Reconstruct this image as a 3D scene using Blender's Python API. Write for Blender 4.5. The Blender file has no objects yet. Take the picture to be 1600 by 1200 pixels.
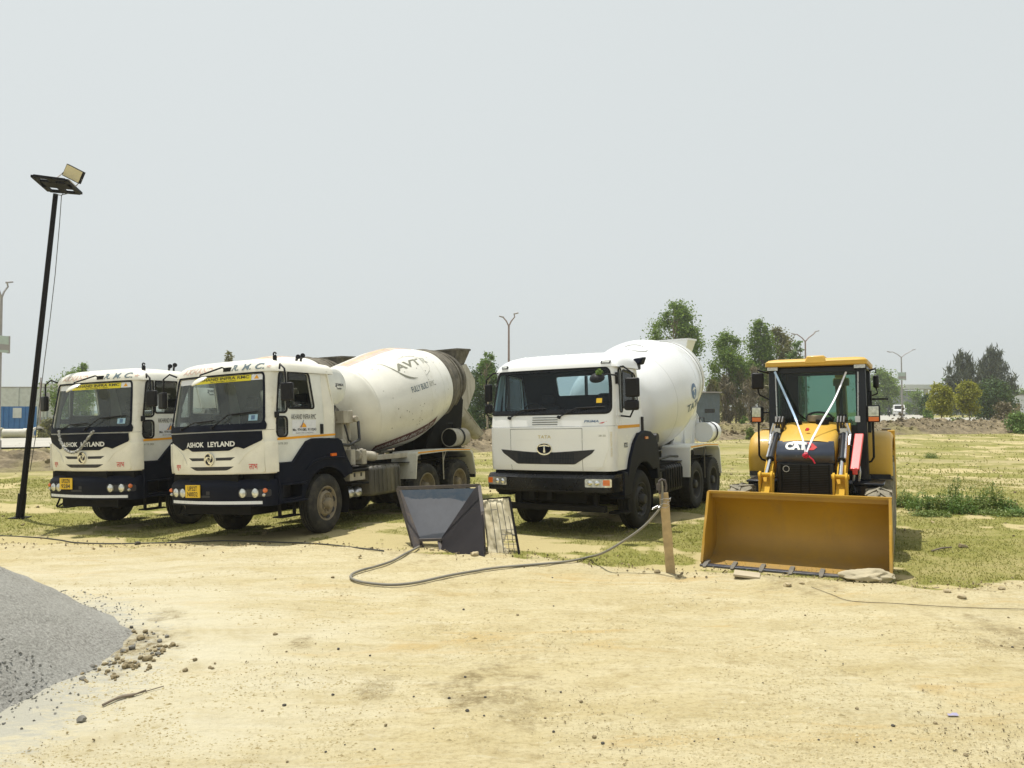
import bpy, bmesh, math, random
from mathutils import Vector, Matrix, noise, geometry
RND = random.Random(7)
SC = bpy.context.scene
COL = SC.collection
PI = math.pi
V = Vector

# ------------------------------------------------------------------ helpers
def link(o, parent=None):
    COL.objects.link(o)
    if parent is not None:
        o.parent = parent
    return o

def tag(o, label=None, cat=None, group=None, kind=None):
    if label: o['label'] = label
    if cat: o['category'] = cat
    if group: o['group'] = group
    if kind: o['kind'] = kind
    return o

def thing(name, label, cat, loc=(0, 0, 0), rot=(0, 0, 0), group=None):
    o = bpy.data.objects.new(name, None)
    o.empty_display_size = .3
    link(o)
    o.location = loc
    o.rotation_euler = rot
    return tag(o, label, cat, group)

def copy_tree(o, parent=None):
    c = o.copy()
    COL.objects.link(c)
    if parent is not None:
        c.parent = parent
    for ch in list(o.children):
        copy_tree(ch, c)
    return c

def rpoly(pts, r, n=5):
    """round the corners of a 2D polygon"""
    out = []
    N = len(pts)
    rr = r if isinstance(r, (list, tuple)) else [r] * N
    for i in range(N):
        p = V(pts[i]).to_2d(); a = V(pts[i - 1]).to_2d(); b = V(pts[(i + 1) % N]).to_2d()
        q = rr[i]
        if q <= 0:
            out.append((p.x, p.y)); continue
        da = (a - p); db = (b - p)
        la, lb = da.length, db.length
        d = min(q, la * .49, lb * .49)
        s = p + da / la * d; e = p + db / lb * d
        for k in range(n + 1):
            t = k / n
            w = s * (1 - t) ** 2 + p * 2 * t * (1 - t) + e * t * t
            out.append((w.x, w.y))
    return out

def rect(x0, x1, y0, y1, r=0, n=5):
    p = [(x0, y0), (x1, y0), (x1, y1), (x0, y1)]
    return rpoly(p, r, n) if r else p

def area2(p):
    return sum(p[i - 1][0] * p[i][1] - p[i][0] * p[i - 1][1] for i in range(len(p))) / 2

def offset_poly(p, d):
    """grow (d > 0) a polygon"""
    s = 1 if area2(p) > 0 else -1
    out = []
    N = len(p)
    for i in range(N):
        a = V(p[i - 1]); b = V(p[i]); c = V(p[(i + 1) % N])
        e1 = (b - a); e2 = (c - b)
        if e1.length < 1e-6: e1 = e2
        if e2.length < 1e-6: e2 = e1
        e1 = e1.normalized(); e2 = e2.normalized()
        n1 = V((e1.y, -e1.x)) * s; n2 = V((e2.y, -e2.x)) * s
        m = n1 + n2
        k = max(.35, (1 + n1.dot(n2)) / 2)
        m = m / 2 / k
        q = b + m * d
        out.append((q.x, q.y))
    return out

def circle2(cx, cy, r, n=20, ry=None, a0=0, a1=2 * PI):
    ry = ry or r
    return [(cx + r * math.cos(a0 + (a1 - a0) * i / n), cy + ry * math.sin(a0 + (a1 - a0) * i / n)) for i in range(n)]

def offmap(f):
    def g(u, v, o=0.0):
        p = f(u, v)
        if o:
            e = 1e-3
            n = (f(u + e, v) - f(u - e, v)).cross(f(u, v + e) - f(u, v - e))
            if n.length > 1e-12:
                p = p + n.normalized() * o
        return p
    return g

TXT = {}
def text_geo(s, bold=0.0):
    key = (s, bold)
    if key not in TXT:
        cu = bpy.data.curves.new('t', 'FONT')
        cu.body = s
        cu.size = 1
        cu.offset = bold
        cu.resolution_u = 3
        ob = bpy.data.objects.new('t', cu)
        COL.objects.link(ob)
        dg = bpy.context.evaluated_depsgraph_get()
        me = bpy.data.meshes.new_from_object(ob.evaluated_get(dg))
        vs = [(v.co.x, v.co.y) for v in me.vertices]
        fs = [tuple(p.vertices) for p in me.polygons]
        bpy.data.objects.remove(ob)
        bpy.data.curves.remove(cu)
        bpy.data.meshes.remove(me)
        TXT[key] = (vs, fs)
    return TXT[key]

class MB:
    def __init__(s):
        s.bm = bmesh.new(); s.mi = 0
    def add(s, vs, fs):
        bv = [s.bm.verts.new(v) for v in vs]
        for f in fs:
            try:
                fc = s.bm.faces.new([bv[i] for i in f]); fc.material_index = s.mi
            except ValueError:
                pass
        return s
    def box(s, x0, x1, y0, y1, z0, z1, M=None):
        vs = [V((x, y, z)) for z in (z0, z1) for y in (y0, y1) for x in (x0, x1)]
        if M: vs = [M @ v for v in vs]
        return s.add(vs, [(0, 2, 3, 1), (4, 5, 7, 6), (0, 1, 5, 4), (2, 6, 7, 3), (0, 4, 6, 2), (1, 3, 7, 5)])
    def hexa(s, p):
        """eight corners: bottom four then top four, each going round"""
        return s.add([V(q) for q in p], [(3, 2, 1, 0), (4, 5, 6, 7), (0, 1, 5, 4), (1, 2, 6, 5), (2, 3, 7, 6), (3, 0, 4, 7)])
    def bar(s, a, b, w, h=None, up=(0, 0, 1)):
        a, b = V(a), V(b); h = h or w
        d = (b - a).normalized(); u = V(up)
        if abs(d.dot(u)) > .98: u = V((0, 1, 0))
        x = d.cross(u).normalized(); z = x.cross(d)
        c = [(-w / 2, -h / 2), (w / 2, -h / 2), (w / 2, h / 2), (-w / 2, h / 2)]
        return s.hexa([a + x * p + z * q for p, q in c] + [b + x * p + z * q for p, q in c])
    def tube(s, pts, r, n=8, caps=True, closed=False):
        pts = [V(p) for p in pts]; N = len(pts)
        rr = r if isinstance(r, (list, tuple)) else [r] * N
        vs = []; fs = []; ref = None
        for i, p in enumerate(pts):
            if closed: d = pts[(i + 1) % N] - pts[i - 1]
            else: d = pts[min(i + 1, N - 1)] - pts[max(i - 1, 0)]
            d.normalize()
            if ref is None:
                ref = V((0, 0, 1)) if abs(d.z) < .9 else V((1, 0, 0))
            x = ref - d * ref.dot(d)
            if x.length < 1e-4: x = d.orthogonal()
            x.normalize(); ref = x; y = d.cross(x)
            for k in range(n):
                a = 2 * PI * k / n
                vs.append(p + (x * math.cos(a) + y * math.sin(a)) * rr[i])
        M = N if closed else N - 1
        for i in range(M):
            j = (i + 1) % N
            for k in range(n):
                l = (k + 1) % n
                fs.append((i * n + k, i * n + l, j * n + l, j * n + k))
        if caps and not closed:
            fs.append(tuple(range(n - 1, -1, -1))); fs.append(tuple((N - 1) * n + k for k in range(n)))
        return s.add(vs, fs)
    def cyl(s, a, b, r0, r1=None, n=20, caps=True):
        return s.tube([a, b], [r0, r0 if r1 is None else r1], n, caps)
    def lathe(s, origin, axis, prof, n=32, caps=False, a0=0, a1=2 * PI):
        o = V(origin); d = V(axis).normalized()
        x = V((1, 0, 0)) if abs(d.x) < .9 else V((0, 1, 0))
        x = (x - d * x.dot(d)).normalized(); y = d.cross(x)
        full = abs(a1 - a0 - 2 * PI) < 1e-6
        m = n if full else n + 1
        vs = []; fs = []
        for t, r in prof:
            for k in range(m):
                a = a0 + (a1 - a0) * k / n
                vs.append(o + d * t + (x * math.cos(a) + y * math.sin(a)) * r)
        for i in range(len(prof) - 1):
            for k in range(n):
                l = (k + 1) % m
                fs.append((i * m + k, i * m + l, (i + 1) * m + l, (i + 1) * m + k))
        if caps:
            fs.append(tuple(range(m - 1, -1, -1))); fs.append(tuple((len(prof) - 1) * m + k for k in range(m)))
        return s.add(vs, fs)
    def grid(s, rows, closed_u=False):
        m = len(rows[0]); fs = []
        for i in range(len(rows) - 1):
            for k in range(m if closed_u else m - 1):
                l = (k + 1) % m
                fs.append((i * m + k, i * m + l, (i + 1) * m + l, (i + 1) * m + k))
        return s.add([V(p) for r in rows for p in r], fs)
    def panel(s, outer, holes, fm, us=(), vs=(), th=0.0, off=0.0):
        loops = [outer] + list(holes)
        tri = geometry.tessellate_polygon([[V((p[0], p[1], 0)) for p in l] for l in loops])
        flat = [p for l in loops for p in l]
        b = bmesh.new()
        bv = [b.verts.new((p[0], p[1], 0)) for p in flat]
        for t in tri:
            try: b.faces.new([bv[i] for i in t])
            except ValueError: pass
        for f in b.faces:
            if f.normal.length == 0: f.normal_update()
        bmesh.ops.remove_doubles(b, verts=b.verts, dist=1e-5)
        for u in us:
            bmesh.ops.bisect_plane(b, geom=b.verts[:] + b.edges[:] + b.faces[:], plane_co=(u, 0, 0), plane_no=(1, 0, 0))
        for v in vs:
            bmesh.ops.bisect_plane(b, geom=b.verts[:] + b.edges[:] + b.faces[:], plane_co=(0, v, 0), plane_no=(0, 1, 0))
        for f in b.faces:
            f.normal_update()
            if f.normal.z < 0: f.normal_flip()
        b.verts.index_update()
        co = [(v.co.x, v.co.y) for v in b.verts]
        top = [fm(u, v, off) for u, v in co]
        fs = [tuple(v.index for v in f.verts) for f in b.faces]
        vsl = list(top)
        if th:
            n = len(top)
            vsl += [fm(u, v, off - th) for u, v in co]
            lo = [tuple(n + i for i in reversed(f)) for f in fs]
            sd = []
            for e in b.edges:
                if len(e.link_faces) == 1:
                    f = e.link_faces[0]
                    l = [x for x in f.loops if x.edge == e][0]
                    i, j = l.vert.index, l.link_loop_next.vert.index
                    sd.append((j, i, n + i, n + j))
            fs = fs + lo + sd
        b.free()
        return s.add(vsl, fs)
    def text(s, body, u0, u1, v0, v1, fm, off=.004, bold=0.0, shear=0.0, fit=True):
        vs, fs = text_geo(body, bold)
        if not vs: return s
        x0 = min(p[0] for p in vs); x1 = max(p[0] for p in vs)
        y0 = min(p[1] for p in vs); y1 = max(p[1] for p in vs)
        def mp(p):
            a = (p[0] - x0) / (x1 - x0); b = (p[1] - y0) / (y1 - y0)
            return fm(u0 + (u1 - u0) * a + shear * (v1 - v0) * b, v0 + (v1 - v0) * b, off)
        return s.add([mp(p) for p in vs], fs)
    def build(s, name, mat, parent=None, smooth=32, bevel=0, recalc=True, label=None, loc=None, rot=None, segs=2):
        bm = s.bm
        if recalc: bmesh.ops.recalc_face_normals(bm, faces=bm.faces)
        me = bpy.data.meshes.new(name)
        bm.to_mesh(me); bm.free()
        for m in (mat if isinstance(mat, (list, tuple)) else [mat]): me.materials.append(m)
        if smooth and len(me.polygons):
            me.polygons.foreach_set('use_smooth', [True] * len(me.polygons))
            me.set_sharp_from_angle(angle=math.radians(smooth))
        o = bpy.data.objects.new(name, me)
        link(o, parent)
        if bevel:
            m = o.modifiers.new('bevel', 'BEVEL'); m.width = bevel; m.segments = segs
            m.limit_method = 'ANGLE'; m.angle_limit = math.radians(40)
            m.harden_normals = False
        if loc: o.location = loc
        if rot: o.rotation_euler = rot
        if label: o['label'] = label
        return o

def planar(o, ux, vx):
    o, ux, vx = V(o), V(ux), V(vx)
    n = ux.cross(vx).normalized()
    return lambda u, v, off=0.0: o + ux * u + vx * v + n * off

# ------------------------------------------------------------------ materials
def newmat(name):
    m = bpy.data.materials.new(name); m.use_nodes = True
    nt = m.node_tree
    for n in list(nt.nodes): nt.nodes.remove(n)
    out = nt.nodes.new('ShaderNodeOutputMaterial')
    return m, nt, out

def N(nt, t, **kw):
    n = nt.nodes.new(t)
    for k, v in kw.items():
        if k.startswith('i_'):
            n.inputs[k[2:].replace('_', ' ')].default_value = v
        else: setattr(n, k, v)
    return n

def c4(c): return (c[0], c[1], c[2], 1)

def noise_n(nt, vec, scale, detail=4, rough=.55, dist=0):
    n = N(nt, 'ShaderNodeTexNoise'); n.inputs['Scale'].default_value = scale
    n.inputs['Detail'].default_value = detail; n.inputs['Roughness'].default_value = rough
    n.inputs['Distortion'].default_value = dist
    nt.links.new(vec, n.inputs['Vector'])
    return n.outputs['Fac']

def mapr(nt, v, a, b, lo=0.0, hi=1.0):
    n = N(nt, 'ShaderNodeMapRange'); n.clamp = True
    n.inputs['From Min'].default_value = a; n.inputs['From Max'].default_value = b
    n.inputs['To Min'].default_value = lo; n.inputs['To Max'].default_value = hi
    nt.links.new(v, n.inputs['Value'])
    return n.outputs['Result']

def math_n(nt, op, a, b=None):
    n = N(nt, 'ShaderNodeMath', operation=op)
    for i, x in enumerate((a, b)):
        if x is None: continue
        if isinstance(x, (int, float)): n.inputs[i].default_value = x
        else: nt.links.new(x, n.inputs[i])
    return n.outputs[0]

def mix_n(nt, fac, a, b, mode='MIX'):
    n = N(nt, 'ShaderNodeMix', data_type='RGBA', blend_type=mode)
    for k, x in ((0, fac), (6, a), (7, b)):
        if isinstance(x, (int, float)): n.inputs[k].default_value = x
        elif isinstance(x, tuple): n.inputs[k].default_value = c4(x)
        else: nt.links.new(x, n.inputs[k])
    return n.outputs[2]

DUST = (.36, .30, .19)
def pm(name, base, rough=.5, metal=0.0, coat=0.0, var=.12, vscale=2.5, dirt=0.0, dirt_col=DUST, dscale=3.0,
       low=None, bump=0.0, bscale=40, streak=False, spec=.5, emit=None, rust=0.0):
    m, nt, out = newmat(name)
    tc = N(nt, 'ShaderNodeTexCoord').outputs['Object']
    p = N(nt, 'ShaderNodeBsdfPrincipled')
    L = nt.links.new
    L(p.outputs[0], out.inputs[0])
    dark = tuple(x * (1 - var) for x in base); lite = tuple(min(1, x * (1 + var)) for x in base)
    n1 = noise_n(nt, tc, vscale, 5)
    col = mix_n(nt, mapr(nt, n1, .3, .7), dark, lite)
    r = rough
    if dirt > 0 or low:
        vec = tc
        if streak:
            mp = N(nt, 'ShaderNodeMapping'); mp.inputs['Scale'].default_value = (1, 1, .18)
            L(tc, mp.inputs['Vector']); vec = mp.outputs[0]
        n2 = noise_n(nt, vec, dscale, 8, .68)
        f = mapr(nt, n2, .62 - .3 * dirt, .85 - .2 * dirt, 0, min(1, .35 + dirt * .6))
        if low:
            sp = N(nt, 'ShaderNodeSeparateXYZ'); L(tc, sp.inputs[0])
            g = mapr(nt, sp.outputs['Z'], low[1], low[0], 0, low[2])
            g = math_n(nt, 'MULTIPLY', g, mapr(nt, n2, .3, .65, .35, 1.0))
            f = math_n(nt, 'MAXIMUM', f, g)
        col = mix_n(nt, f, col, dirt_col)
        rr = N(nt, 'ShaderNodeMix'); rr.inputs[2].default_value = rough; rr.inputs[3].default_value = max(.85, rough)
        L(f, rr.inputs[0]); L(rr.outputs[0], p.inputs['Roughness'])
        if coat:
            cw = mapr(nt, f, 0, .7, coat, 0); L(cw, p.inputs['Coat Weight'])
        if metal:
            mw = mapr(nt, f, 0, .7, metal, 0); L(mw, p.inputs['Metallic'])
    else:
        n3 = noise_n(nt, tc, vscale * 6, 4)
        L(mapr(nt, n3, .3, .7, max(.02, rough * .8), min(1, rough * 1.2)), p.inputs['Roughness'])
        p.inputs['Coat Weight'].default_value = coat
        p.inputs['Metallic'].default_value = metal
    if rust > 0:
        n4 = noise_n(nt, tc, 9, 8, .7)
        f4 = mapr(nt, n4, .68 - rust * .2, .75, 0, .85)
        col = mix_n(nt, f4, col, (.12, .06, .03))
    L(col, p.inputs['Base Color'])
    p.inputs['Coat Roughness'].default_value = .08
    p.inputs['Specular IOR Level'].default_value = spec
    if bump:
        b = N(nt, 'ShaderNodeBump'); b.inputs['Strength'].default_value = bump; b.inputs['Distance'].default_value = .01
        L(noise_n(nt, tc, bscale, 5, .6), b.inputs['Height']); L(b.outputs[0], p.inputs['Normal'])
    if emit:
        p.inputs['Emission Color'].default_value = c4(emit[0]); p.inputs['Emission Strength'].default_value = emit[1]
    return m

def glass(name, tint=(.72, .84, .82), dust=.08, dcol=(.45, .46, .42), refl=1.0):
    m, nt, out = newmat(name)
    L = nt.links.new
    tr = N(nt, 'ShaderNodeBsdfTransparent'); tr.inputs[0].default_value = c4(tint)
    gl = N(nt, 'ShaderNodeBsdfGlossy'); gl.inputs['Roughness'].default_value = .03
    fr = N(nt, 'ShaderNodeFresnel'); fr.inputs['IOR'].default_value = 1.5
    mx = N(nt, 'ShaderNodeMixShader')
    L(math_n(nt, 'MULTIPLY', fr.outputs[0], refl * 1.25), mx.inputs[0]); L(tr.outputs[0], mx.inputs[1]); L(gl.outputs[0], mx.inputs[2])
    df = N(nt, 'ShaderNodeBsdfDiffuse'); df.inputs[0].default_value = c4(dcol)
    tc = N(nt, 'ShaderNodeTexCoord').outputs['Object']
    mx2 = N(nt, 'ShaderNodeMixShader')
    L(mapr(nt, noise_n(nt, tc, 2.2, 6, .65), .25, .8, dust * .4, dust * 2.0), mx2.inputs[0])
    L(mx.outputs[0], mx2.inputs[1]); L(df.outputs[0], mx2.inputs[2])
    L(mx2.outputs[0], out.inputs[0])
    return m

def hopper_mat():
    # steel with the sky's blue reflection painted in, cement-dusted below a wavy tide line
    m, nt, out = newmat('sky_tinted_dusted_steel'); L = nt.links.new
    tc = N(nt, 'ShaderNodeTexCoord').outputs['Object']; sp = N(nt, 'ShaderNodeSeparateXYZ'); L(tc, sp.inputs[0])
    n1 = noise_n(nt, tc, 2.2, 5, .6); n2 = noise_n(nt, tc, 7, 6, .7)
    h = math_n(nt, 'ADD', sp.outputs['Z'], mapr(nt, n1, .3, .7, -.05, .05))
    col = mix_n(nt, mapr(nt, h, .735, .72), (.026, .048, .075), (.125, .130, .148))
    col = mix_n(nt, mapr(nt, n2, .4, .75, 0, .5), col, (.10, .10, .11))
    p = N(nt, 'ShaderNodeBsdfPrincipled'); p.inputs['Roughness'].default_value = .5; p.inputs['Metallic'].default_value = .2
    L(col, p.inputs['Base Color']); L(p.outputs[0], out.inputs[0]); return m

def leafmat(name, cols, rough=.55, trans=.25):
    """foliage: every leaf island takes its own shade out of three"""
    m, nt, out = newmat(name)
    L = nt.links.new
    g = N(nt, 'ShaderNodeNewGeometry')
    cr = N(nt, 'ShaderNodeValToRGB')
    e = cr.color_ramp.elements
    e[0].position = 0; e[0].color = c4(cols[0]); e[1].position = 1; e[1].color = c4(cols[2])
    k = e.new(.5); k.color = c4(cols[1])
    L(g.outputs['Random Per Island'], cr.inputs[0])
    p = N(nt, 'ShaderNodeBsdfPrincipled'); p.inputs['Roughness'].default_value = rough
    p.inputs['Specular IOR Level'].default_value = .3
    L(cr.outputs[0], p.inputs['Base Color'])
    t = N(nt, 'ShaderNodeBsdfTranslucent')
    L(mix_n(nt, .35, cr.outputs[0], (.30, .36, .05)), t.inputs[0])
    mx = N(nt, 'ShaderNodeMixShader'); mx.inputs[0].default_value = trans
    L(p.outputs[0], mx.inputs[1]); L(t.outputs[0], mx.inputs[2]); L(mx.outputs[0], out.inputs[0])
    return m

M = {}
def mats():
    M['cream'] = pm('cream_paint', (.76, .74, .65), .35, coat=.35, dirt=.20, dscale=4, low=(1.12, 1.35, .22))
    M['cream_shaded'] = pm('cream_paint_shaded_side', (.72, .73, .68), .32, coat=.4, dirt=.15, dscale=4, low=(1.12, 1.35, .2))  # the cream paint again, greyed for the shaded cab side
    M['navy'] = pm('navy_plastic', (.008, .010, .019), .42, dirt=.10, dirt_col=(.05, .05, .055), low=(.4, .8, .12), spec=.06)
    M['white'] = pm('white_paint', (.84, .85, .85), .25, coat=.6, var=.02, dirt=.03, dirt_col=(.6, .57, .46))
    M['drum_cream'] = pm('drum_cream_paint', (.76, .74, .66), .40, coat=.25, dirt=.26, dscale=2.2, dirt_col=(.52, .48, .36), var=.05)
    M['drum_white'] = pm('drum_white_paint', (.78, .79, .79), .3, coat=.5, var=.02, dirt=.08, dirt_col=(.6, .58, .48))
    M['concrete_skin'] = pm('cement_crusted_steel', (.085, .075, .055), .9, dirt=.7, dirt_col=(.27, .24, .18), dscale=4.5, bump=.5, bscale=18, rust=.3)
    M['steel_dirty'] = pm('dirty_cream_steel', (.46, .43, .35), .7, dirt=.6, dirt_col=(.19, .16, .115), dscale=5, streak=True, rust=.5)
    M['fender_white'] = pm('fender_paint', (.64, .63, .56), .5, dirt=.32, dirt_col=(.34, .29, .21), rust=.35, low=(.6, 1.0, .5))
    M['black'] = pm('black_plastic', (.009, .009, .011), .45, dirt=.06, dirt_col=(.06, .055, .05), spec=.22)
    M['black_gloss'] = pm('black_gloss_paint', (.006, .007, .010), .3, coat=.12, spec=.25)
    M['chassis'] = pm('chassis_black', (.008, .008, .008), .75, dirt=.3, dirt_col=(.035, .03, .024), dscale=5, spec=.15)
    M['under'] = pm('grimy_metal', (.12, .11, .09), .7, dirt=.5, dirt_col=(.22, .18, .12), dscale=7)
    M['fueltank'] = pm('fuel_tank_steel', (.07, .066, .055), .6, dirt=.5, dirt_col=(.27, .24, .165), dscale=4, streak=True)
    M['rubber'] = pm('tyre_rubber', (.016, .016, .016), .85, dirt=.5, dirt_col=(.10, .085, .058), dscale=5, bump=.25, bscale=30)
    M['rubber_new'] = pm('new_tyre_rubber', (.010, .010, .010), .8, dirt=.3, dirt_col=(.06, .05, .036), dscale=5, bump=.2, bscale=30)
    M['rubber_dusty'] = pm('dusty_tyre_rubber', (.10, .095, .075), .9, dirt=.9, dirt_col=(.36, .32, .23), dscale=4)
    M['rim_dusty'] = pm('dusty_rim', (.20, .17, .12), .75, dirt=.7, dirt_col=(.34, .28, .18), dscale=9, rust=.5)
    M['rim_dark'] = pm('black_rim', (.03, .03, .03), .6, dirt=.25, dirt_col=(.12, .10, .07))
    M['rubber_seal'] = pm('window_seal', (.008, .008, .009), .6, spec=.2)
    M['lamp_glass'] = pm('headlamp_glass', (.62, .62, .56), .06, metal=.55, coat=1, var=.35, vscale=22)
    M['chrome'] = pm('chrome', (.72, .72, .70), .15, metal=1.0, var=.05)
    M['silver'] = pm('silver_metal', (.55, .56, .58), .3, metal=.8)
    M['amber'] = pm('amber_lens', (.75, .16, .02), .15, coat=1)
    M['red'] = pm('red_paint', (.55, .03, .03), .35, coat=.3)
    M['red_lens'] = pm('red_lens', (.45, .03, .02), .2, coat=1)
    M['orange'] = pm('orange_tape', (.80, .36, .01), .5, var=.05)
    M['plate_yellow'] = pm('yellow_plate', (.78, .50, .02), .5, var=.06)
    M['band_yellow'] = pm('yellow_sticker', (.72, .62, .02), .5, var=.04)
    M['ink'] = pm('black_lettering', (.02, .02, .025), .6)
    M['ink_blue'] = pm('grey_blue_lettering', (.12, .17, .20), .6)
    M['ink_grey'] = pm('faded_grey_lettering', (.20, .20, .15), .7)
    M['crumb'] = leafmat('earth_crumbs', ((.10, .08, .045), (.22, .175, .10), (.38, .31, .18)), .95, 0.0)
    M['sand_clod'] = pm('sandy_clod', (.40, .33, .20), .95, var=.25, vscale=9, bump=.5, bscale=25)
    M['cat_arm'] = pm('matt_yellow_paint', (.55, .33, .036), .8, var=.05, dirt=.15, dirt_col=(.45, .32, .12), spec=.15)
    M['open_end_shade'] = pm('hollow_shade_paint', (.01, .01, .009), .9, spec=.1)  # near-black disc colour standing in for shade inside an open end
    M['ink_faint'] = pm('worn_grey_lettering', (.42, .42, .36), .7, var=.3, vscale=12)
    M['ink_pink'] = pm('faded_pink_lettering', (.62, .44, .36), .7)
    M['ink_red'] = pm('red_lettering', (.60, .05, .05), .6)
    M['ink_white'] = pm('white_lettering', (.75, .75, .72), .5)
    M['ink_beige'] = pm('beige_lettering', (.60, .50, .25), .6)
    M['tatablue'] = pm('blue_lettering', (.10, .18, .32), .5)
    M['sky_blue'] = pm('pale_blue_sticker', (.35, .55, .68), .5)
    M['maroon'] = pm('maroon_band', (.10, .025, .022), .55, dirt=.3, dirt_col=(.2, .12, .09), dscale=8)
    M['maroon_faded'] = pm('faded_red_band', (.46, .35, .30), .65, dirt=.5, dirt_col=(.62, .56, .48), dscale=8)
    M['reflector'] = pm('white_reflective_strip', (.72, .74, .78), .3, var=.04)
    M['trim_dark'] = pm('cab_trim', (.018, .024, .034), .8, spec=.2)
    M['trim_grey'] = pm('cab_lining', (.13, .14, .135), .85)
    M['seat'] = pm('seat_cloth', (.02, .022, .028), .9)
    M['glass'] = glass('windscreen_glass', (.70, .80, .78), .10, (.40, .45, .43), .8)
    M['glass_clean'] = glass('clean_windscreen_glass', (.60, .78, .86), .006, (.4, .45, .5), .42)
    M['glass_side'] = glass('side_glass', (.78, .84, .84), .03, refl=.7)
    M['glass_rear'] = glass('tinted_rear_glass', (.30, .47, .40), .012, refl=.6)
    M['grit'] = leafmat('sand_grit', ((.33, .265, .135), (.46, .395, .235), (.55, .49, .32)), .95, 0.0)
    M['glass_green'] = glass('green_cab_glass', (.50, .68, .62), .012, refl=.6)
    M['cat'] = pm('yellow_machine_paint', (.55, .330, .036), .52, coat=.14, var=.05, dirt=.10, dirt_col=(.5, .36, .12), low=(.2, .8, .3))
    M['bucket'] = pm('bucket_yellow_shaded', (.39, .215, .010), .45, coat=.1, var=.12, vscale=1.6, dirt=.28, dirt_col=(.25, .16, .05), dscale=3.5, streak=True, rust=.10, low=(.05, .34, 1.0))  # yellow lowered for the shade inside the bucket; dirt gathers low
    M['cat_dark'] = pm('cab_black_paint', (.008, .011, .018), .33, coat=.25, dirt=.06, dirt_col=(.05, .05, .055), spec=.25)
    M['nose'] = pm('nose_gloss_paint', (.016, .024, .045), .22, coat=.5, dirt=.05, dirt_col=(.06, .06, .06))
    M['cutting'] = pm('worn_steel_edge', (.10, .11, .14), .4, metal=.7, dirt=.3)
    M['hose'] = pm('hydraulic_hose', (.02, .02, .02), .5)
    M['ribbon_blue'] = pm('pale_blue_satin', (.42, .58, .80), .3)
    M['ribbon_white'] = pm('white_satin', (.75, .76, .80), .3)
    M['ribbon_red'] = pm('red_cloth_bow', (.70, .02, .06), .6)
    M['hopper'] = pm('shade_dark_steel_plate', (.016, .014, .016), .5, spec=.2, var=.3, vscale=1.6, dirt=.15, dirt_col=(.06, .05, .04), dscale=4)  # right plate's shade and dark reflection put into its colour
    M['hopper_back'] = hopper_mat()
    M['rust_dark'] = pm('rusty_dark_steel', (.07, .06, .06), .6, dirt=.4, dirt_col=(.20, .15, .09), dscale=7)
    M['sheet'] = pm('dusty_plastic_sheet', (.55, .49, .33), .55, dirt=.5, dirt_col=(.44, .36, .2), dscale=6, bump=.4, bscale=12)
    M['wire'] = pm('mesh_wire', (.04, .04, .04), .6, rust=.4)
    M['wood'] = pm('weathered_plank', (.42, .31, .16), .8, var=.25, vscale=7, dirt=.3, dirt_col=(.3, .22, .12), streak=True, bump=.4, bscale=30)
    M['cable'] = pm('grey_cable', (.19, .18, .15), .6, dirt=.4)
    M['thin_cable'] = pm('dark_cable', (.05, .05, .04), .6)
    M['pole'] = pm('black_mast_paint', (.006, .005, .006), .6, dirt=.1, dirt_col=(.03, .024, .024), spec=.15)
    M['lampface'] = pm('floodlight_glass', (.60, .52, .30), .3, coat=.4)
    M['galv'] = pm('galvanised_steel', (.34, .32, .32), .55, metal=.2)
    M['galv_red'] = pm('weathered_lamp_post', (.30, .23, .22), .7)
    M['board'] = pm('sign_board', (.42, .50, .46), .5)
    M['grey_sheet'] = pm('grey_sheet_metal', (.12, .155, .18), .5, dirt=.2, dirt_col=(.2, .2, .18), streak=True)
    M['wall_white'] = pm('whitewashed_wall', (.58, .60, .60), .9, dirt=.2, dirt_col=(.45, .46, .45), dscale=.6, streak=True)
    M['wall_blue'] = pm('blue_hoarding', (.025, .14, .38), .6, dirt=.12, dirt_col=(.15, .25, .4), dscale=1)
    M['wall_grey'] = pm('grey_render', (.26, .29, .31), .9, dirt=.2, dscale=.5)
    M['pipe'] = pm('concrete_pipe', (.60, .57, .50), .9, dirt=.3)
    M['van_white'] = pm('van_paint', (.78, .78, .78), .3, coat=.5)
    M['bark'] = pm('bark', (.16, .13, .095), .9, var=.3, vscale=6, bump=.5, bscale=15)
    M['bark_pale'] = pm('pale_bark', (.28, .23, .16), .9, var=.3, vscale=6)
    M['stone'] = pm('brown_clod', (.22, .175, .095), .95, var=.35, vscale=9, bump=.5, bscale=25)
    M['stone_dark'] = pm('dark_clod', (.06, .055, .045), .95, var=.3, vscale=9, bump=.5, bscale=25)
    M['stone_grey'] = pm('grey_lump', (.16, .152, .13), .95, var=.3, vscale=9, bump=.5, bscale=25)
    M['sack'] = pm('dusty_sack', (.40, .35, .235), .9, dirt=.4, dirt_col=(.33, .27, .16), bump=.5, bscale=30)
    M['tile'] = pm('pale_tile', (.40, .34, .235), .8)
    M['leaf_mid'] = leafmat('leaf_mid_green', ((.060, .125, .016), (.125, .21, .032), (.21, .31, .06)), trans=.35)
    M['leaf_light'] = leafmat('leaf_light_green', ((.07, .14, .03), (.12, .21, .05), (.19, .29, .08)))
    M['leaf_dark'] = leafmat('leaf_dark_green', ((.020, .050, .012), (.040, .085, .020), (.075, .13, .032)), trans=.15)
    M['leaf_olive'] = leafmat('leaf_olive', ((.10, .10, .035), (.16, .15, .055), (.23, .21, .09)))
    M['leaf_yellow'] = leafmat('leaf_yellow_green', ((.17, .18, .02), (.30, .30, .035), (.42, .40, .07)), trans=.3)
    M['leaf_casu'] = leafmat('leaf_dark_grey_green', ((.040, .050, .038), (.065, .078, .056), (.11, .125, .09)), trans=.1)
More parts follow.
